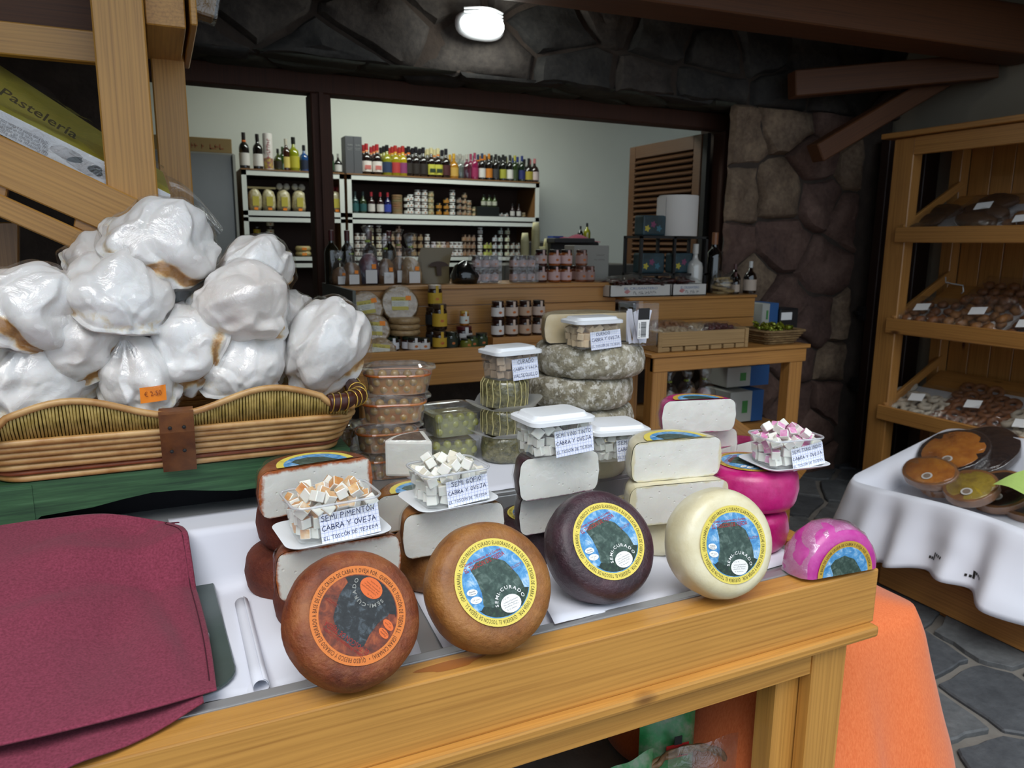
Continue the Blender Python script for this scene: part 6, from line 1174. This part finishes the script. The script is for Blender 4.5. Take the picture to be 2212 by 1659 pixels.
for z, i in ((.103, 0), (.288, 1)):
    for x in (.07, .27):
        if i and x > .2: continue
        t = thing('painted_pot', 'dark painted pot with flowers on the %s tier of the wire stand, %s' % (('lower', 'upper')[i], 'left' if x < .2 else 'right'), 'pot', (2.15+x+.03, 3.17, UT+z)); MB().box(-.07, .07, -.04, .04, 0, .10).build('pot_body', mat('painted_pot', '1c2a2c', .5, c2='2a4650', vs=12), t, bevel=.01, seg=2)
        for k, c in enumerate(('b8a83a', '7a3a5a', '3a6a7a')): MB().add([(-.045+.035*k+.014*math.cos(a)*(1+.3*math.cos(5*a)), -.0408, .035+.02*(k % 2)+.014*math.sin(a)*(1+.3*math.cos(5*a))) for a in [2*PI*j/20 for j in range(20)]], [tuple(range(20))]).build('painted_flower', mat('flower_'+c, c, .6), t)
t = thing('paper_roll', 'big white paper towel roll on top of the wire stand', 'paper roll', (2.41, 3.16, UT+.288)); MB().lathe([(.022, 0), (.098, 0), (.1, .004), (.1, .196), (.098, .2), (.022, .2)], 32).build('roll', mat('towel_white', 'cfcac4', .9, bump=.2, bs=200), t, sharp=50); MB().lathe([(.022, 0), (.022, .2)], 16).build('core', mat('cardboard', '8a7248', .85), t); q = MB(); q.grid(lambda s, tt: Vector((-.1-.012*math.sin(2*s), -.03+.09*s-.03*s*s, .01+.18*tt)), 6, 6); q.build('loose_end', mat('towel_white', 'cfcac4', .9), t, smooth=True)
# crate of nuts and basket of sweets on the lower level
t = thing('wooden_crate', 'rough slatted wooden crate of nut bags on the right table', 'crate', (P(1415, 740, y=2.64).x, 2.62, MT)); GW = wood('weathered_pine', 'a5865a', '6e5636', 'X', rough=.8, coat=0); cw = P(1608, 740, y=2.64).x-P(1415, 740, y=2.64).x
MB().box(0, cw, 0, .012, .022, .085).build('slat', GW, t, bevel=.002); MB().box(0, cw, .26, .272, .022, .085).build('slat', GW, t, bevel=.002)
for k in range(7): MB().box(k*cw/7+.005, (k+1)*cw/7-.006, 0, .27, 0, .02).build('slat', GW, t, bevel=.002)
for x in (0, cw-.02): MB().box(x, x+.02, -.006, .28, 0, .088).build('corner_post', GW, t, bevel=.002)
HZ = mat('hazelnut', '8a5a32', .5, var=.25, vs=50); CSH = mat('cashew', 'b09878', .6, var=.15, vs=50); DRF = mat('dried_fruit', '3a1614', .4, c2='5a2420', vs=50)
nutm = MB(); nutm.lathe([(0, -.008), (.006, -.006), (.0085, 0), (.006, .007), (0, .009)], 8); nutm = nutm.mesh('nut', smooth=True)
def nut_bag(u, v, y, z, w, d, h, m, lab, n=50):
    p = P(u, v, y=y); t = thing('nut_bag', lab, 'bag', (p.x, y, z), 0, 'bags of nuts in the crate'); r = random.Random(u); q = MB()
    for k in range(n):
        a, b = r.uniform(-1, 1), r.uniform(-1, 1); zz = h*(1-max(abs(a), abs(b))**3)*r.uniform(.75, 1); M = Matrix.Translation((a*w/2, b*d/2, zz))@Matrix.Rotation(r.uniform(0, 3), 4, 'X')@Matrix.Scale(1.25, 4); q.add([M@vv.co for vv in nutm.vertices], [tuple(f.vertices) for f in nutm.polygons])
    q.grid(lambda s, tt: Vector((w*(s-.5), d*(tt-.5), h*.8*(1-max(abs(2*s-1), abs(2*tt-1))**3))), 10, 10)
    stuff(q.build('nuts', m, t, smooth=True)); f = MB(); f.grid(lambda s, tt: Vector((w*1.15*(s-.5), d*1.15*(tt-.5), .004+h*1.25*(1-max(abs(2*s-1), abs(2*tt-1))**4)+.006*nz((s*7, tt*7, u), 1, 3))), 20, 20); f.build('film', FILMB, t, smooth=True)
nut_bag(1440, 690, 2.80, MT+.07, .2, .12, .035, HZ, 'bag of round hazelnuts at the back of the crate'); nut_bag(1455, 715, 2.70, MT+.06, .2, .13, .03, CSH, 'bag of pale nuts at the front left of the crate'); nut_bag(1545, 705, 2.74, MT+.06, .22, .16, .035, DRF, 'bag of dark dried fruit at the right of the crate'); nut_bag(1500, 700, 2.78, MT+.062, .12, .14, .03, CSH, 'narrow bag of pale nuts in the middle of the crate')
t = thing('sweet_basket', 'small woven basket of gold-wrapped sweets on the right table', 'basket', (P(1668, 735, y=2.70).x, 2.71, MT)); WV = mat('seagrass', '8a7048', .8, c2='6a5232', vs=30)
for k in range(6):
    wv = MB(); n = 40; w0, d0 = .17+.014*k, .15+.012*k; pts = roundrect(w0, d0, .03, 9); wv.tube([(x*(1+.02*math.sin(i*2.1+k*PI)), y*(1+.02*math.sin(i*2.1+k*PI)), .006+.0115*k) for i, (x, y) in enumerate(pts)], .0065, 6, True); wv.build('woven_strand', WV, t, smooth=True)
MB().prism(roundrect(.17, .15, .03), 0, .006).build('basket_base', WV, t)
r = random.Random(9); sw = MB(); sw.lathe([(0, -.02), (.008, -.016), (.003, -.011), (.009, -.006), (.009, .006), (.003, .011), (.008, .016), (0, .02)], 8); sw = sw.mesh('wrapped_sweet', sharp=30)
for k in range(34): o = ob('wrapped_sweet', sw, mat('gold_wrapper', '8a8a22', .25, metal=.5, c2='5a6a1a', vs=80), loc=(t.location.x+r.uniform(-.075, .075), 2.71+r.uniform(-.06, .06), MT+.06+r.uniform(0, .03)), rot=(r.uniform(0, 3), r.uniform(0, 3), r.uniform(0, 3))); tag(o, 'gold-green wrapped sweet in the small woven basket', 'sweet', 'wrapped sweets in the small basket')
# water cartons, boxes below and behind
BLU = mat('blue_carton', '2a5a92', .6); WCT = mat('white_carton', 'b0b0a8', .7)
def carton(lab, u0, u1, v0, v1, y, dep, split=.6):
    a, b = P(u0, v1, y=y), P(u1, v0, y=y); t = thing('carton', lab, 'carton', (a.x, y, a.z)); w, h = b.x-a.x, b.z-a.z; MB().box(0, w, 0, dep, 0, h).build('carton_body', WCT, t, bevel=.003); MB().box(w*split, w+.001, -.001, dep+.001, -.0005, h+.001).build('blue_panel', BLU, t); MB().box(w*split*.55, w*split*.8, -.002, -.0005, h*.3, h*.7).build('logo', mat('green_print', '4a8a4a', .6), t); return t
carton('blue and white carton behind the raised step, left of two', 1645, 1682, 655, 705, 2.99, .14, .45); t = thing('black_case', 'black and white case behind the sweets basket', 'case', P(1683, 720, y=2.97)); MB().box(0, .13, 0, .12, 0, .13).build('case_body', mat('black_case', '1a1a1c', .5), t, bevel=.006); MB().box(.005, .08, -.002, 0, .07, .11).build('white_label', WPRINT, t)
for q_, lab in (((1570, 1662, 788, 838, 2.95, .2, .55), 'blue and white carton on top of the pile under the table'), ((1575, 1650, 842, 915, 2.9, .2, .65), 'blue and white carton at the bottom of the pile under the table')):
    carton(lab, *q_)
tag(MB().box(P(1575, 830, y=2.9).x-.02, P(1675, 830, y=2.9).x, 2.88, 3.2, 0, P(1600, 915, y=2.9).z-.002).build('lower_shelf', RX), 'low pine shelf under the right display table', 'shelf')
shz = .80
tag(MB().box(1.97, 2.35, 2.72, 3.1, .60, .62).build('lower_shelf', RX), 'pine shelf carrying the cellophane bags under the right table', 'shelf')
for u, lab, f in ((1445, 'cellophane bag with an orange tag under the table, left', TANF), (1482, 'cellophane bag with an orange tag under the table, right', BREAD), (1520, 'red and white bag under the table', mat('red_white_bag', '9a4a48', .5, c2='c8b8b4', vs=20))): gift_bag(u, 840, 2.8, .621, .11, .22, f, lab, grp='bags under the right display table')
# ------------------------------------------------------------------ right-hand rack
rk = thing('bread_rack', 'amber pine sloped rack of biscuits along the right wall', 'rack')
MB().box(3.57, 3.64, 2.745, 2.865, 0, 1.975).build('post', RZ, rk, bevel=.004); MB().box(3.97, 4.04, 2.755, 2.82, 0, 1.975).build('post', RZ, rk, bevel=.003); MB().box(3.57, 3.64, 1.2, 1.3, 0, 1.975).build('post', RZ, rk, bevel=.004)
MB().box(3.53, 4.1, 1.15, 2.92, 1.978, 2.005).build('top_board', RY, rk, bevel=.003); MB().box(3.565, 3.59, 1.3, 2.745, 1.885, 1.975).build('top_rail', RY, rk, bevel=.003)
for k in range(13): MB().box(4.045, 4.06, 1.2+.12*k, 1.317+.12*k, .1, 1.975).build('back_plank', RZ, rk, bevel=.002)
SH = [(1.44, 1.52), (.96, 1.04), (.48, .56)]
CS, SN = math.cos(rad(30)), math.sin(rad(30))
for z0, z1 in SH:
    MB().box(3.545, 3.568, 1.2, 2.79, z0, z1).build('shelf_lip', RY, rk, bevel=.004)
    sb = MB().box(0, .48, -1.55, 0, -.012, 0).build('shelf_board', RY, rk, loc=(3.565, 2.745, z0+.012)); sb.rotation_euler = (0, rad(-30), 0)
    sb = MB().box(0, .5, 0, .02, 0, .045).build('side_slat', RX, rk, loc=(3.58, 2.75, z0+.05), bevel=.003); sb.rotation_euler = (0, rad(-30), 0)
def on_shelf(k, u, v, s):
    x = 3.565+s*CS; z = SH[k][0]+.012+s*SN; p = P(u, v, x=x); return Matrix(((0, CS, -SN, x), (-1, 0, 0, p.y), (0, SN, CS, z), (0, 0, 0, 1)))
def bmesh_blob(seed, rx, ry, rz, amp=.25):
    q = MB(); q.lathe([(0, -1), (.5, -.86), (.86, -.5), (1, 0), (.86, .5), (.5, .86), (0, 1)], 12); rough_up(q, amp, seed, 1.6); return q.xf(Matrix.Diagonal((rx, ry, rz, 1)))
ringm = MB(); ringm.tube([(.022*math.cos(2*PI*k/16), .022*math.sin(2*PI*k/16), 0) for k in range(16)], .011, 8, True); ringm = ringm.mesh('ring_biscuit', smooth=True)
blob = bmesh_blob(3, .024, .022, .016).mesh('cookie', smooth=True); slab = bmesh_blob(5, .085, .05, .018, .1).mesh('slab', smooth=True)
def packet(k, u, v, lab, w, d, h, me, m, n, lay=2, tray=True, sd=1, tagp=True, s0=.10, grid=None):
    M = on_shelf(k, u, v, max(s0*1.12, d*.70+.014))@Matrix.Scale(1.24, 4); t = thing('biscuit_packet', lab, 'packet', M=M, group='packets of biscuits on the right rack'); r = random.Random(sd)
    if tray: MB().prism(roundrect(w, d, .02), 0, .004).build('foam_tray', mat('white_foam', 'c8c6c4', .7), t)
    mm = me.copy(); mm.materials.clear(); mm.materials.append(m); c = 0
    nx = max(1, int(w/.05)); ny = max(1, int(d/.05))
    if grid: nx, ny = grid
    for l in range(lay):
        for j in range(ny):
            for i in range(nx):
                if c >= n: break
                ob('biscuit', mm, None, t, loc=(-w/2+w*(i+.5)/nx+r.uniform(-.006, .006), -d/2+d*(j+.5)/ny+r.uniform(-.006, .006), .018+.022*l), rot=(r.uniform(-.35, .35), r.uniform(-.35, .35), r.uniform(0, 6) if not grid else r.uniform(-.15, .15))); c += 1
    f = MB(); f.grid(lambda a, b: Vector((w*1.12*(a-.5), d*1.12*(b-.5), .003+(h+.01)*(1-max(abs(2*a-1), abs(2*b-1))**5)+.006*nz((a*7, b*7, sd), 1, 3))), 22, 22); f.build('film', FILMB, t, smooth=True)
    if tagp: o = MB().box(-.03, .03, -.022, .022, 0, .0008).build('label', WPRINT, t, loc=(.01, -d*.1, h+.016)); o.rotation_euler = (rad(8), 0, .2)
GBIS = mat('golden_biscuit', '8a5c30', .6, var=.25, vs=40, bump=.4); DBIS = mat('dark_biscuit', '4a3018', .6, var=.3, vs=40, bump=.5); WBIS = mat('sugared_biscuit', 'c4b8a4', .7, var=.12, vs=40, bump=.4); CBIS = mat('cinnamon_biscuit', '7a4a26', .55, var=.25, vs=40, bump=.4)
packet(0, 2015, 465, 'film-wrapped pack of dark seeded pastry on the top rack shelf, left', .24, .22, .035, slab, DBIS, 4, 1, True, 3, False, .15, (1, 3)); packet(0, 2140, 440, 'pack of dark palm pastries stacked on the top rack shelf, right', .26, .24, .06, slab, DBIS, 6, 2, True, 4, True, .18, (1, 3)); packet(0, 2215, 480, 'packet on a pink tray at the right edge of the top rack shelf', .16, .16, .03, blob, GBIS, 8, 1, True, 14, True, .1)
packet(1, 2005, 655, 'bag of dark almond clusters on the middle rack shelf, left', .24, .2, .05, blob, CBIS, 22, 2, True, 5); packet(1, 2125, 672, 'bag of golden round biscuits on the middle rack shelf', .24, .2, .055, blob, GBIS, 24, 2, True, 6); packet(1, 2180, 580, 'bag of brown biscuits higher up on the middle rack shelf', .26, .2, .06, blob, CBIS, 24, 2, False, 7, False, .33); packet(1, 2225, 690, 'white foam tray packet at the right edge of the middle rack shelf', .12, .16, .03, blob, CBIS, 6, 1, True, 8)
packet(2, 1992, 850, 'bag of white sugared ring biscuits on the lower rack shelf', .26, .22, .04, ringm, WBIS, 16, 1, True, 9, True, .13); packet(2, 2115, 870, 'tray of cinnamon ring biscuits on the lower rack shelf', .28, .27, .045, ringm, CBIS, 28, 1, True, 10, True, .15, (5, 6)); packet(2, 2215, 925, 'packet of pale biscuits at the right edge of the lower rack shelf', .16, .18, .035, ringm, WBIS, 9, 1, True, 11, True, .1)
# wire hook on a packet and hooks
hk = MB(); p = P(2060, 620, x=3.72); hk.tube([p+Vector((0, .05, .05)), p+Vector((0, .045, .02)), p+Vector((0, -.05, .01)), p+Vector((0, -.055, -.02)), p+Vector((0, -.045, -.03))], .004, 6); tag(hk.build('wire_hook', STEEL, smooth=True), 'bent steel hook lying on the middle shelf packets', 'hook')
t = thing('hanging_pack', 'golden packet standing on top of the right rack', 'packet', (3.62, 2.18, 2.006)); q = MB(); q.lathe([(0, 0), (.05, 0), (.06, .1), (.04, .2), (.06, .26)], 12); rough_up(q, .012, 2, 14); q.build('film', FILMB, t, smooth=True); bmesh_blob(8, .04, .04, .09).xf(Matrix.Translation((0, 0, .1))).build('contents', GBIS, t, smooth=True)
# ------------------------------------------------------------------ cloth skirts
def skirt(name, label, rim, ztop, zhem, m, nf, amp, flare, top=True, inner=0, sd=0, sag=None, n=160, rows=14, lean=None):
    """cloth over a box: rim = rounded rectangle (x0,x1,y0,y1,r)"""
    x0, x1, y0, y1, r_ = rim; cx, cy = (x0+x1)/2, (y0+y1)/2; w, d = x1-x0, y1-y0
    base = roundrect(w, d, r_, 8); L = [0]
    for a, b in zip(base, base[1:]+base[:1]): L.append(L[-1]+math.dist(a, b))
    def at(s):
        q = (s % 1)*L[-1]
        for i in range(len(base)):
            if q <= L[i+1]: f = (q-L[i])/max(1e-9, L[i+1]-L[i]); a, b = base[i], base[(i+1) % len(base)]; return Vector((a[0]+(b[0]-a[0])*f, a[1]+(b[1]-a[1])*f))
    mb = MB(); ins = 5 if inner else 3
    def fn(s, t):
        p = at(s); j = t*(rows+ins); nrm = (at(s-.012)-at(s+.012)); nrm = Vector((-nrm.y, nrm.x)).normalized()
        if nrm.dot(p) < 0: nrm = -nrm
        zt = ztop(p.x+cx, p.y+cy) if callable(ztop) else ztop; zh = zhem(s) if callable(zhem) else zhem
        if j < ins:
            k = 1-j/ins
            if inner: q = p-nrm*(.03+.05*k); return Vector((cx+q.x, cy+q.y, zt-inner*k**.7))
            q = p*(1-k); return Vector((cx+q.x, cy+q.y, zt+.003*nz((q.x*5, q.y*5, sd), 1, 2)))
        k = (j-ins)/rows; fold = math.sin(2*PI*s*nf+3*nz((s*8, sd, 0), 1, 2))*amp*k**.8+nz((s*20, k*2, sd), 1, 2)*amp*.5*k; off = flare*k+fold+.012*math.sin(PI*min(1, k*6)/2); q = p+nrm*off
        return Vector((cx+q.x, cy+q.y, zt-(zt-zh)*k**1.0+(.0 if k > .05 else 0)))
    mb.grid(fn, n, rows+ins, cu=True); o = mb.build(name, m, smooth=True); md = o.modifiers.new('thickness', 'SOLIDIFY'); md.thickness = .002; o['_'] = 0; del o['_']; tag(o, label, 'cloth'); return o, fn
OC = N('orange_cotton'); v = OC.coord((1, 1, .25), rnd=False); OC.col(OC.ramp(OC.noise(v, 260, 3, .6), [(.3, hx('dd6a34')), (.7, hx('ec8048'))])); OC.set(Roughness=.9, Sheen_Weight=.2); OC.bump(OC.noise(OC.coord(rnd=False), 300, 3), .2, .002)
skirt('orange_tablecloth', 'orange cotton cloth over a low table beside the cheese table', (1.25, 1.74, 1.17, 1.95, .05), .495, .015, OC.m, 9, .016, .15, sd=4)
tag(MB().box(1.29, 1.70, 1.21, 1.91, 0, .488).build('low_table', RX, bevel=.01), 'low wooden table hidden under the orange cloth', 'table')
WC = N('white_linen'); v = WC.coord(rnd=False); WC.col(hx('dfe1ea')); WC.set(Roughness=.85, Sheen_Weight=.2); WC.bump(WC.noise(v, 500, 2), .15, .001); WC = WC.m
bt = lambda x, y: .45+.16*max(0, (x-2.63))/.62+.02*math.sin(5*y)
cb, cfn = skirt('linen_cloth', 'white embroidered linen draped over the tart bin', (2.63, 3.28, 1.36, 2.18, .06), bt, lambda s: .17+.05*math.sin(2*PI*s*3), WC, 15, .036, .09, inner=.16, sd=7, n=220)
EY = mat('eyelet_dark', '22201f', .9); MB_ = MB()
best = min(range(400), key=lambda i: (cfn(i/400, .9)-P(2080, 1200, x=2.6)).length)
for c0, pat in ((0, ((0, 0), (1, 0), (2, 0), (2, 1), (2.0, 2), (3, 2), (4, 2), (5, 2))), (.085, ((0, 0), (1, 0), (2, .2), (2.1, 1.1), (3, 1.4), (4, 1.5))), (-.05, ((0, 1), (1, 1), (2, 1), (2, 2), (2, 3), (3, 3), (4, 3), (5, 3)))):
    for a, b in pat:
        s = best/400+c0+a*.0042; tt = .88-b*.028; p = cfn(s, tt); ds = (cfn(s+.0006, tt)-cfn(s-.0006, tt)).normalized(); dv = (cfn(s, tt-.01)-cfn(s, tt+.01)).normalized(); nn = ds.cross(dv).normalized(); nn = nn if nn.dot(CAM-p) > 0 else -nn; p = p+nn*.0045; MB_.add([p-ds*.0045-dv*.005, p+ds*.0045-dv*.005, p+ds*.0045+dv*.005, p-ds*.0045+dv*.005], [(0, 1, 2, 3)])
stuff(MB_.build('cutwork', EY, cb))
t = thing('tart_bin', 'wooden bin under the white linen and tarts', 'bin'); MB().box(2.68, 3.24, 1.40, 2.14, 0, .29).build('bin_body', RY, t, bevel=.004); MB().box(2.66, 2.68, 1.2, 2.0, .02, .16).build('bin_board', RY, t, bevel=.004)
tag(MB().grid(lambda s, tt: Vector((2.66+.58*s, 1.39+.76*tt, .325+.13*s+.01*nz((s*6, tt*6, 2), 1, 2))), 20, 20).build('linen_lining', WC, smooth=True), 'white linen lining inside the tart bin', 'cloth')
def tart(u, v, z, rx, ry, m1, m2, lab, rz=0, tx=0, half_=False, z_t=.035):
    rx, ry = rx*1.15, ry*1.15; p = P(u, v, z=z-.025); M = Matrix.Translation(p)@Matrix.Rotation(rad(-30+tx), 4, 'Y')@Matrix.Rotation(rad(rz), 4, 'Z'); t = thing('tart', lab, 'tart', M=M, group='wrapped tarts in the linen bin')
    q = MB(); q.lathe(wheel_profile(1, z_t, .012), 30, 0, PI if half_ else 2*PI); q.xf(Matrix.Diagonal((2*rx, 2*ry, 1, 1)))
    if half_: q.add([(-rx, 0, 0), (rx, 0, 0), (rx, 0, z_t), (-rx, 0, z_t)], [(0, 1, 2, 3)])
    rough_up(q, .003, u, 25); q.build('crust', m1, t, smooth=True); q = MB(); q.lathe([(0, z_t+.003), (.43, z_t+.001), (.46, z_t-.004)], 26, 0, PI if half_ else 2*PI); q.xf(Matrix.Diagonal((2*rx, 2*ry, 1, 1))); rough_up(q, .003, u+4, 20); q.build('topping', m2, t, smooth=True)
    q = MB(); q.lathe([(r_*1.03, z_*1.06+.002) for r_, z_ in wheel_profile(1, z_t, .012)], 30); q.xf(Matrix.Diagonal((2*rx, 2*ry, 1, 1))); rough_up(q, .004, u+9, 30); q.build('film', FILMB, t, smooth=True)
    s = MB(); s.add([(x, y, z_t+.007) for x, y in ell(-rx*.45, -ry*.15, .021, .021)], [tuple(range(22))]); so = s.build('round_sticker', mat('clear_sticker', 'b8b4ae', .5), t); s = MB(); s.add([(x, y, z_t+.0075) for x, y in ell(-rx*.45, -ry*.15, .014, .014)], [tuple(range(22))]); s.build('sticker_mark', mat('sticker_brown', '7a6a5c', .5), so)
CRU = mat('tart_crust', '7a4c20', .6, var=.25, vs=30); CAR = rind('caramel_glaze', '7a3e0e', 'a8621c', 'c8842c', rough=.2, coat=.8, vs=12); CHO = mat('chocolate', '24140e', .25, coat=.6, var=.2); YEL = rind('lemon_glaze', '8a7420', 'a88e30', '6a4a1a', rough=.25, coat=.8, vs=8)
tart(2062, 985, .545, .13, .12, CHO, CAR, 'caramel tart with a dark rim at the back left of the linen bin'); tart(2118, 985, .55, .15, .13, CHO, CHO, 'large chocolate tart with white drops at the back of the bin'); tart(2012, 1030, .50, .075, .10, CRU, CAR, 'golden oval tart at the front of the bin'); tart(2100, 1062, .49, .085, .085, CRU, YEL, 'yellow and chocolate tart at the front of the bin'); tart(2030, 1052, .455, .06, .07, CRU, CAR, 'golden tart lying under the oval one'); tart(2165, 1070, .47, .10, .10, CRU, CHO, 'dark chocolate tart at the front right of the bin'); tart(2190, 1010, .51, .11, .11, CHO, CHO, 'dark tart behind the pale green napkin')
tart(2235, 1000, .52, .12, .11, CHO, CAR, 'caramel tart at the far right end of the bin'); tart(2240, 1085, .47, .11, .11, CRU, CHO, 'dark tart lying at the right front corner of the bin')
tg = P(2195, 1040, z=.56); tag(MB().grid(lambda s, tt: tg+Vector((-.02+.16*tt, .07-.16*s-.03*tt, -.03+.05*tt+.008*math.sin(5*s+3*tt))), 14, 12).build('green_napkin', mat('lime_napkin', 'a8c46a', .85, var=.05, vs=60), smooth=True), 'pale lime green napkin at the right edge of the bin', 'napkin')
# ------------------------------------------------------------------ bags in a basket under the cheese table
GOF = mat('gofio_flour', 'a8977c', .8, var=.1, vs=40); PRT = rind('printed_green_bag', '1f6a38', '2c8246', '9a968a', rough=.4, coat=.3, vs=22, bump=.2)
def flour_bag(x, y, z, rz, lab, printed, w=.14, h=.2):
    t = thing('flour_bag', lab, 'bag', (x, y, z), rz, 'bags under the cheese table'); f = lambda s, tt, sg: Vector((w*(s-.5), sg*(.045*math.sin(PI*s)**.6*(1-tt**3)), h*tt+.004*math.sin(9*s)*tt))
    q = MB(); q.grid(lambda s, tt: f(s, tt, -1), 14, 12); q.grid(lambda s, tt: f(s, tt, 1), 14, 12, flip=True); q.build('bag_skin', PRT if printed else FILMB, t, smooth=True)
    if printed:
        l = MB().box(-.03, .03, -.0475, -.046, h*.62, h*.78).build('red_panel', mat('red_tile_print', '9a1c1c', .5), t); MB().box(-.01, .01, -.049, -.0476, h*.78, h*.88).build('black_mark', BLACK, l)
        bk_ = MB()
        for k in range(5): bk_.box(-.03+.013*k, -.022+.013*k, -.0482, -.0476, h*.64, h*.7)
        bk_.build('brick_print', BLACK, l)
    else: q = MB(); q.grid(lambda s, tt: f(s, tt*.55, -1)*.93, 14, 8); q.grid(lambda s, tt: f(s, tt*.55, 1)*.93, 14, 8, flip=True); q.add([(w*.45*math.cos(a), .03*math.sin(a), h*.51) for a in [2*PI*k/16 for k in range(16)]], [tuple(range(16))]); q.build('flour', GOF, t, smooth=True)
flour_bag(.87, 1.22, .12, rad(8), 'green and red printed flour bag under the table, left', True, .15, .17); flour_bag(1.02, 1.28, .11, rad(-6), 'green and red printed flour bag under the table, right', True, .15, .215); flour_bag(1.055, 1.19, .075, rad(-4), 'clear bag of beige gofio flour in front under the table', False, .19, .225)
wb_ = thing('carry_basket', 'wicker carrying basket with a twisted handle under the table', 'basket', (.99, 1.24, 0))
for k in range(5): MB().tube([(x, y, .012+.02*k) for x, y in roundrect(.36+.01*k, .26+.008*k, .08, 8)], .011, 7, True).build('woven_strand', WK, wb_, smooth=True)
MB().prism(roundrect(.36, .26, .08), 0, .012).build('basket_base', WK, wb_)
for ph in (0, PI): MB().tube([(.02+.185*math.cos(a)+.006*math.cos(a*14+ph), -.02+.006*math.sin(a*14+ph), .1+.17*math.sin(a)) for a in [PI*k/60 for k in range(61)]], .0065, 6).build('handle_strand', mat('twisted_cane', '8a6a48', .5, c2='5a4028', vs=40), wb_, smooth=True)
bpy.context.view_layer.update()
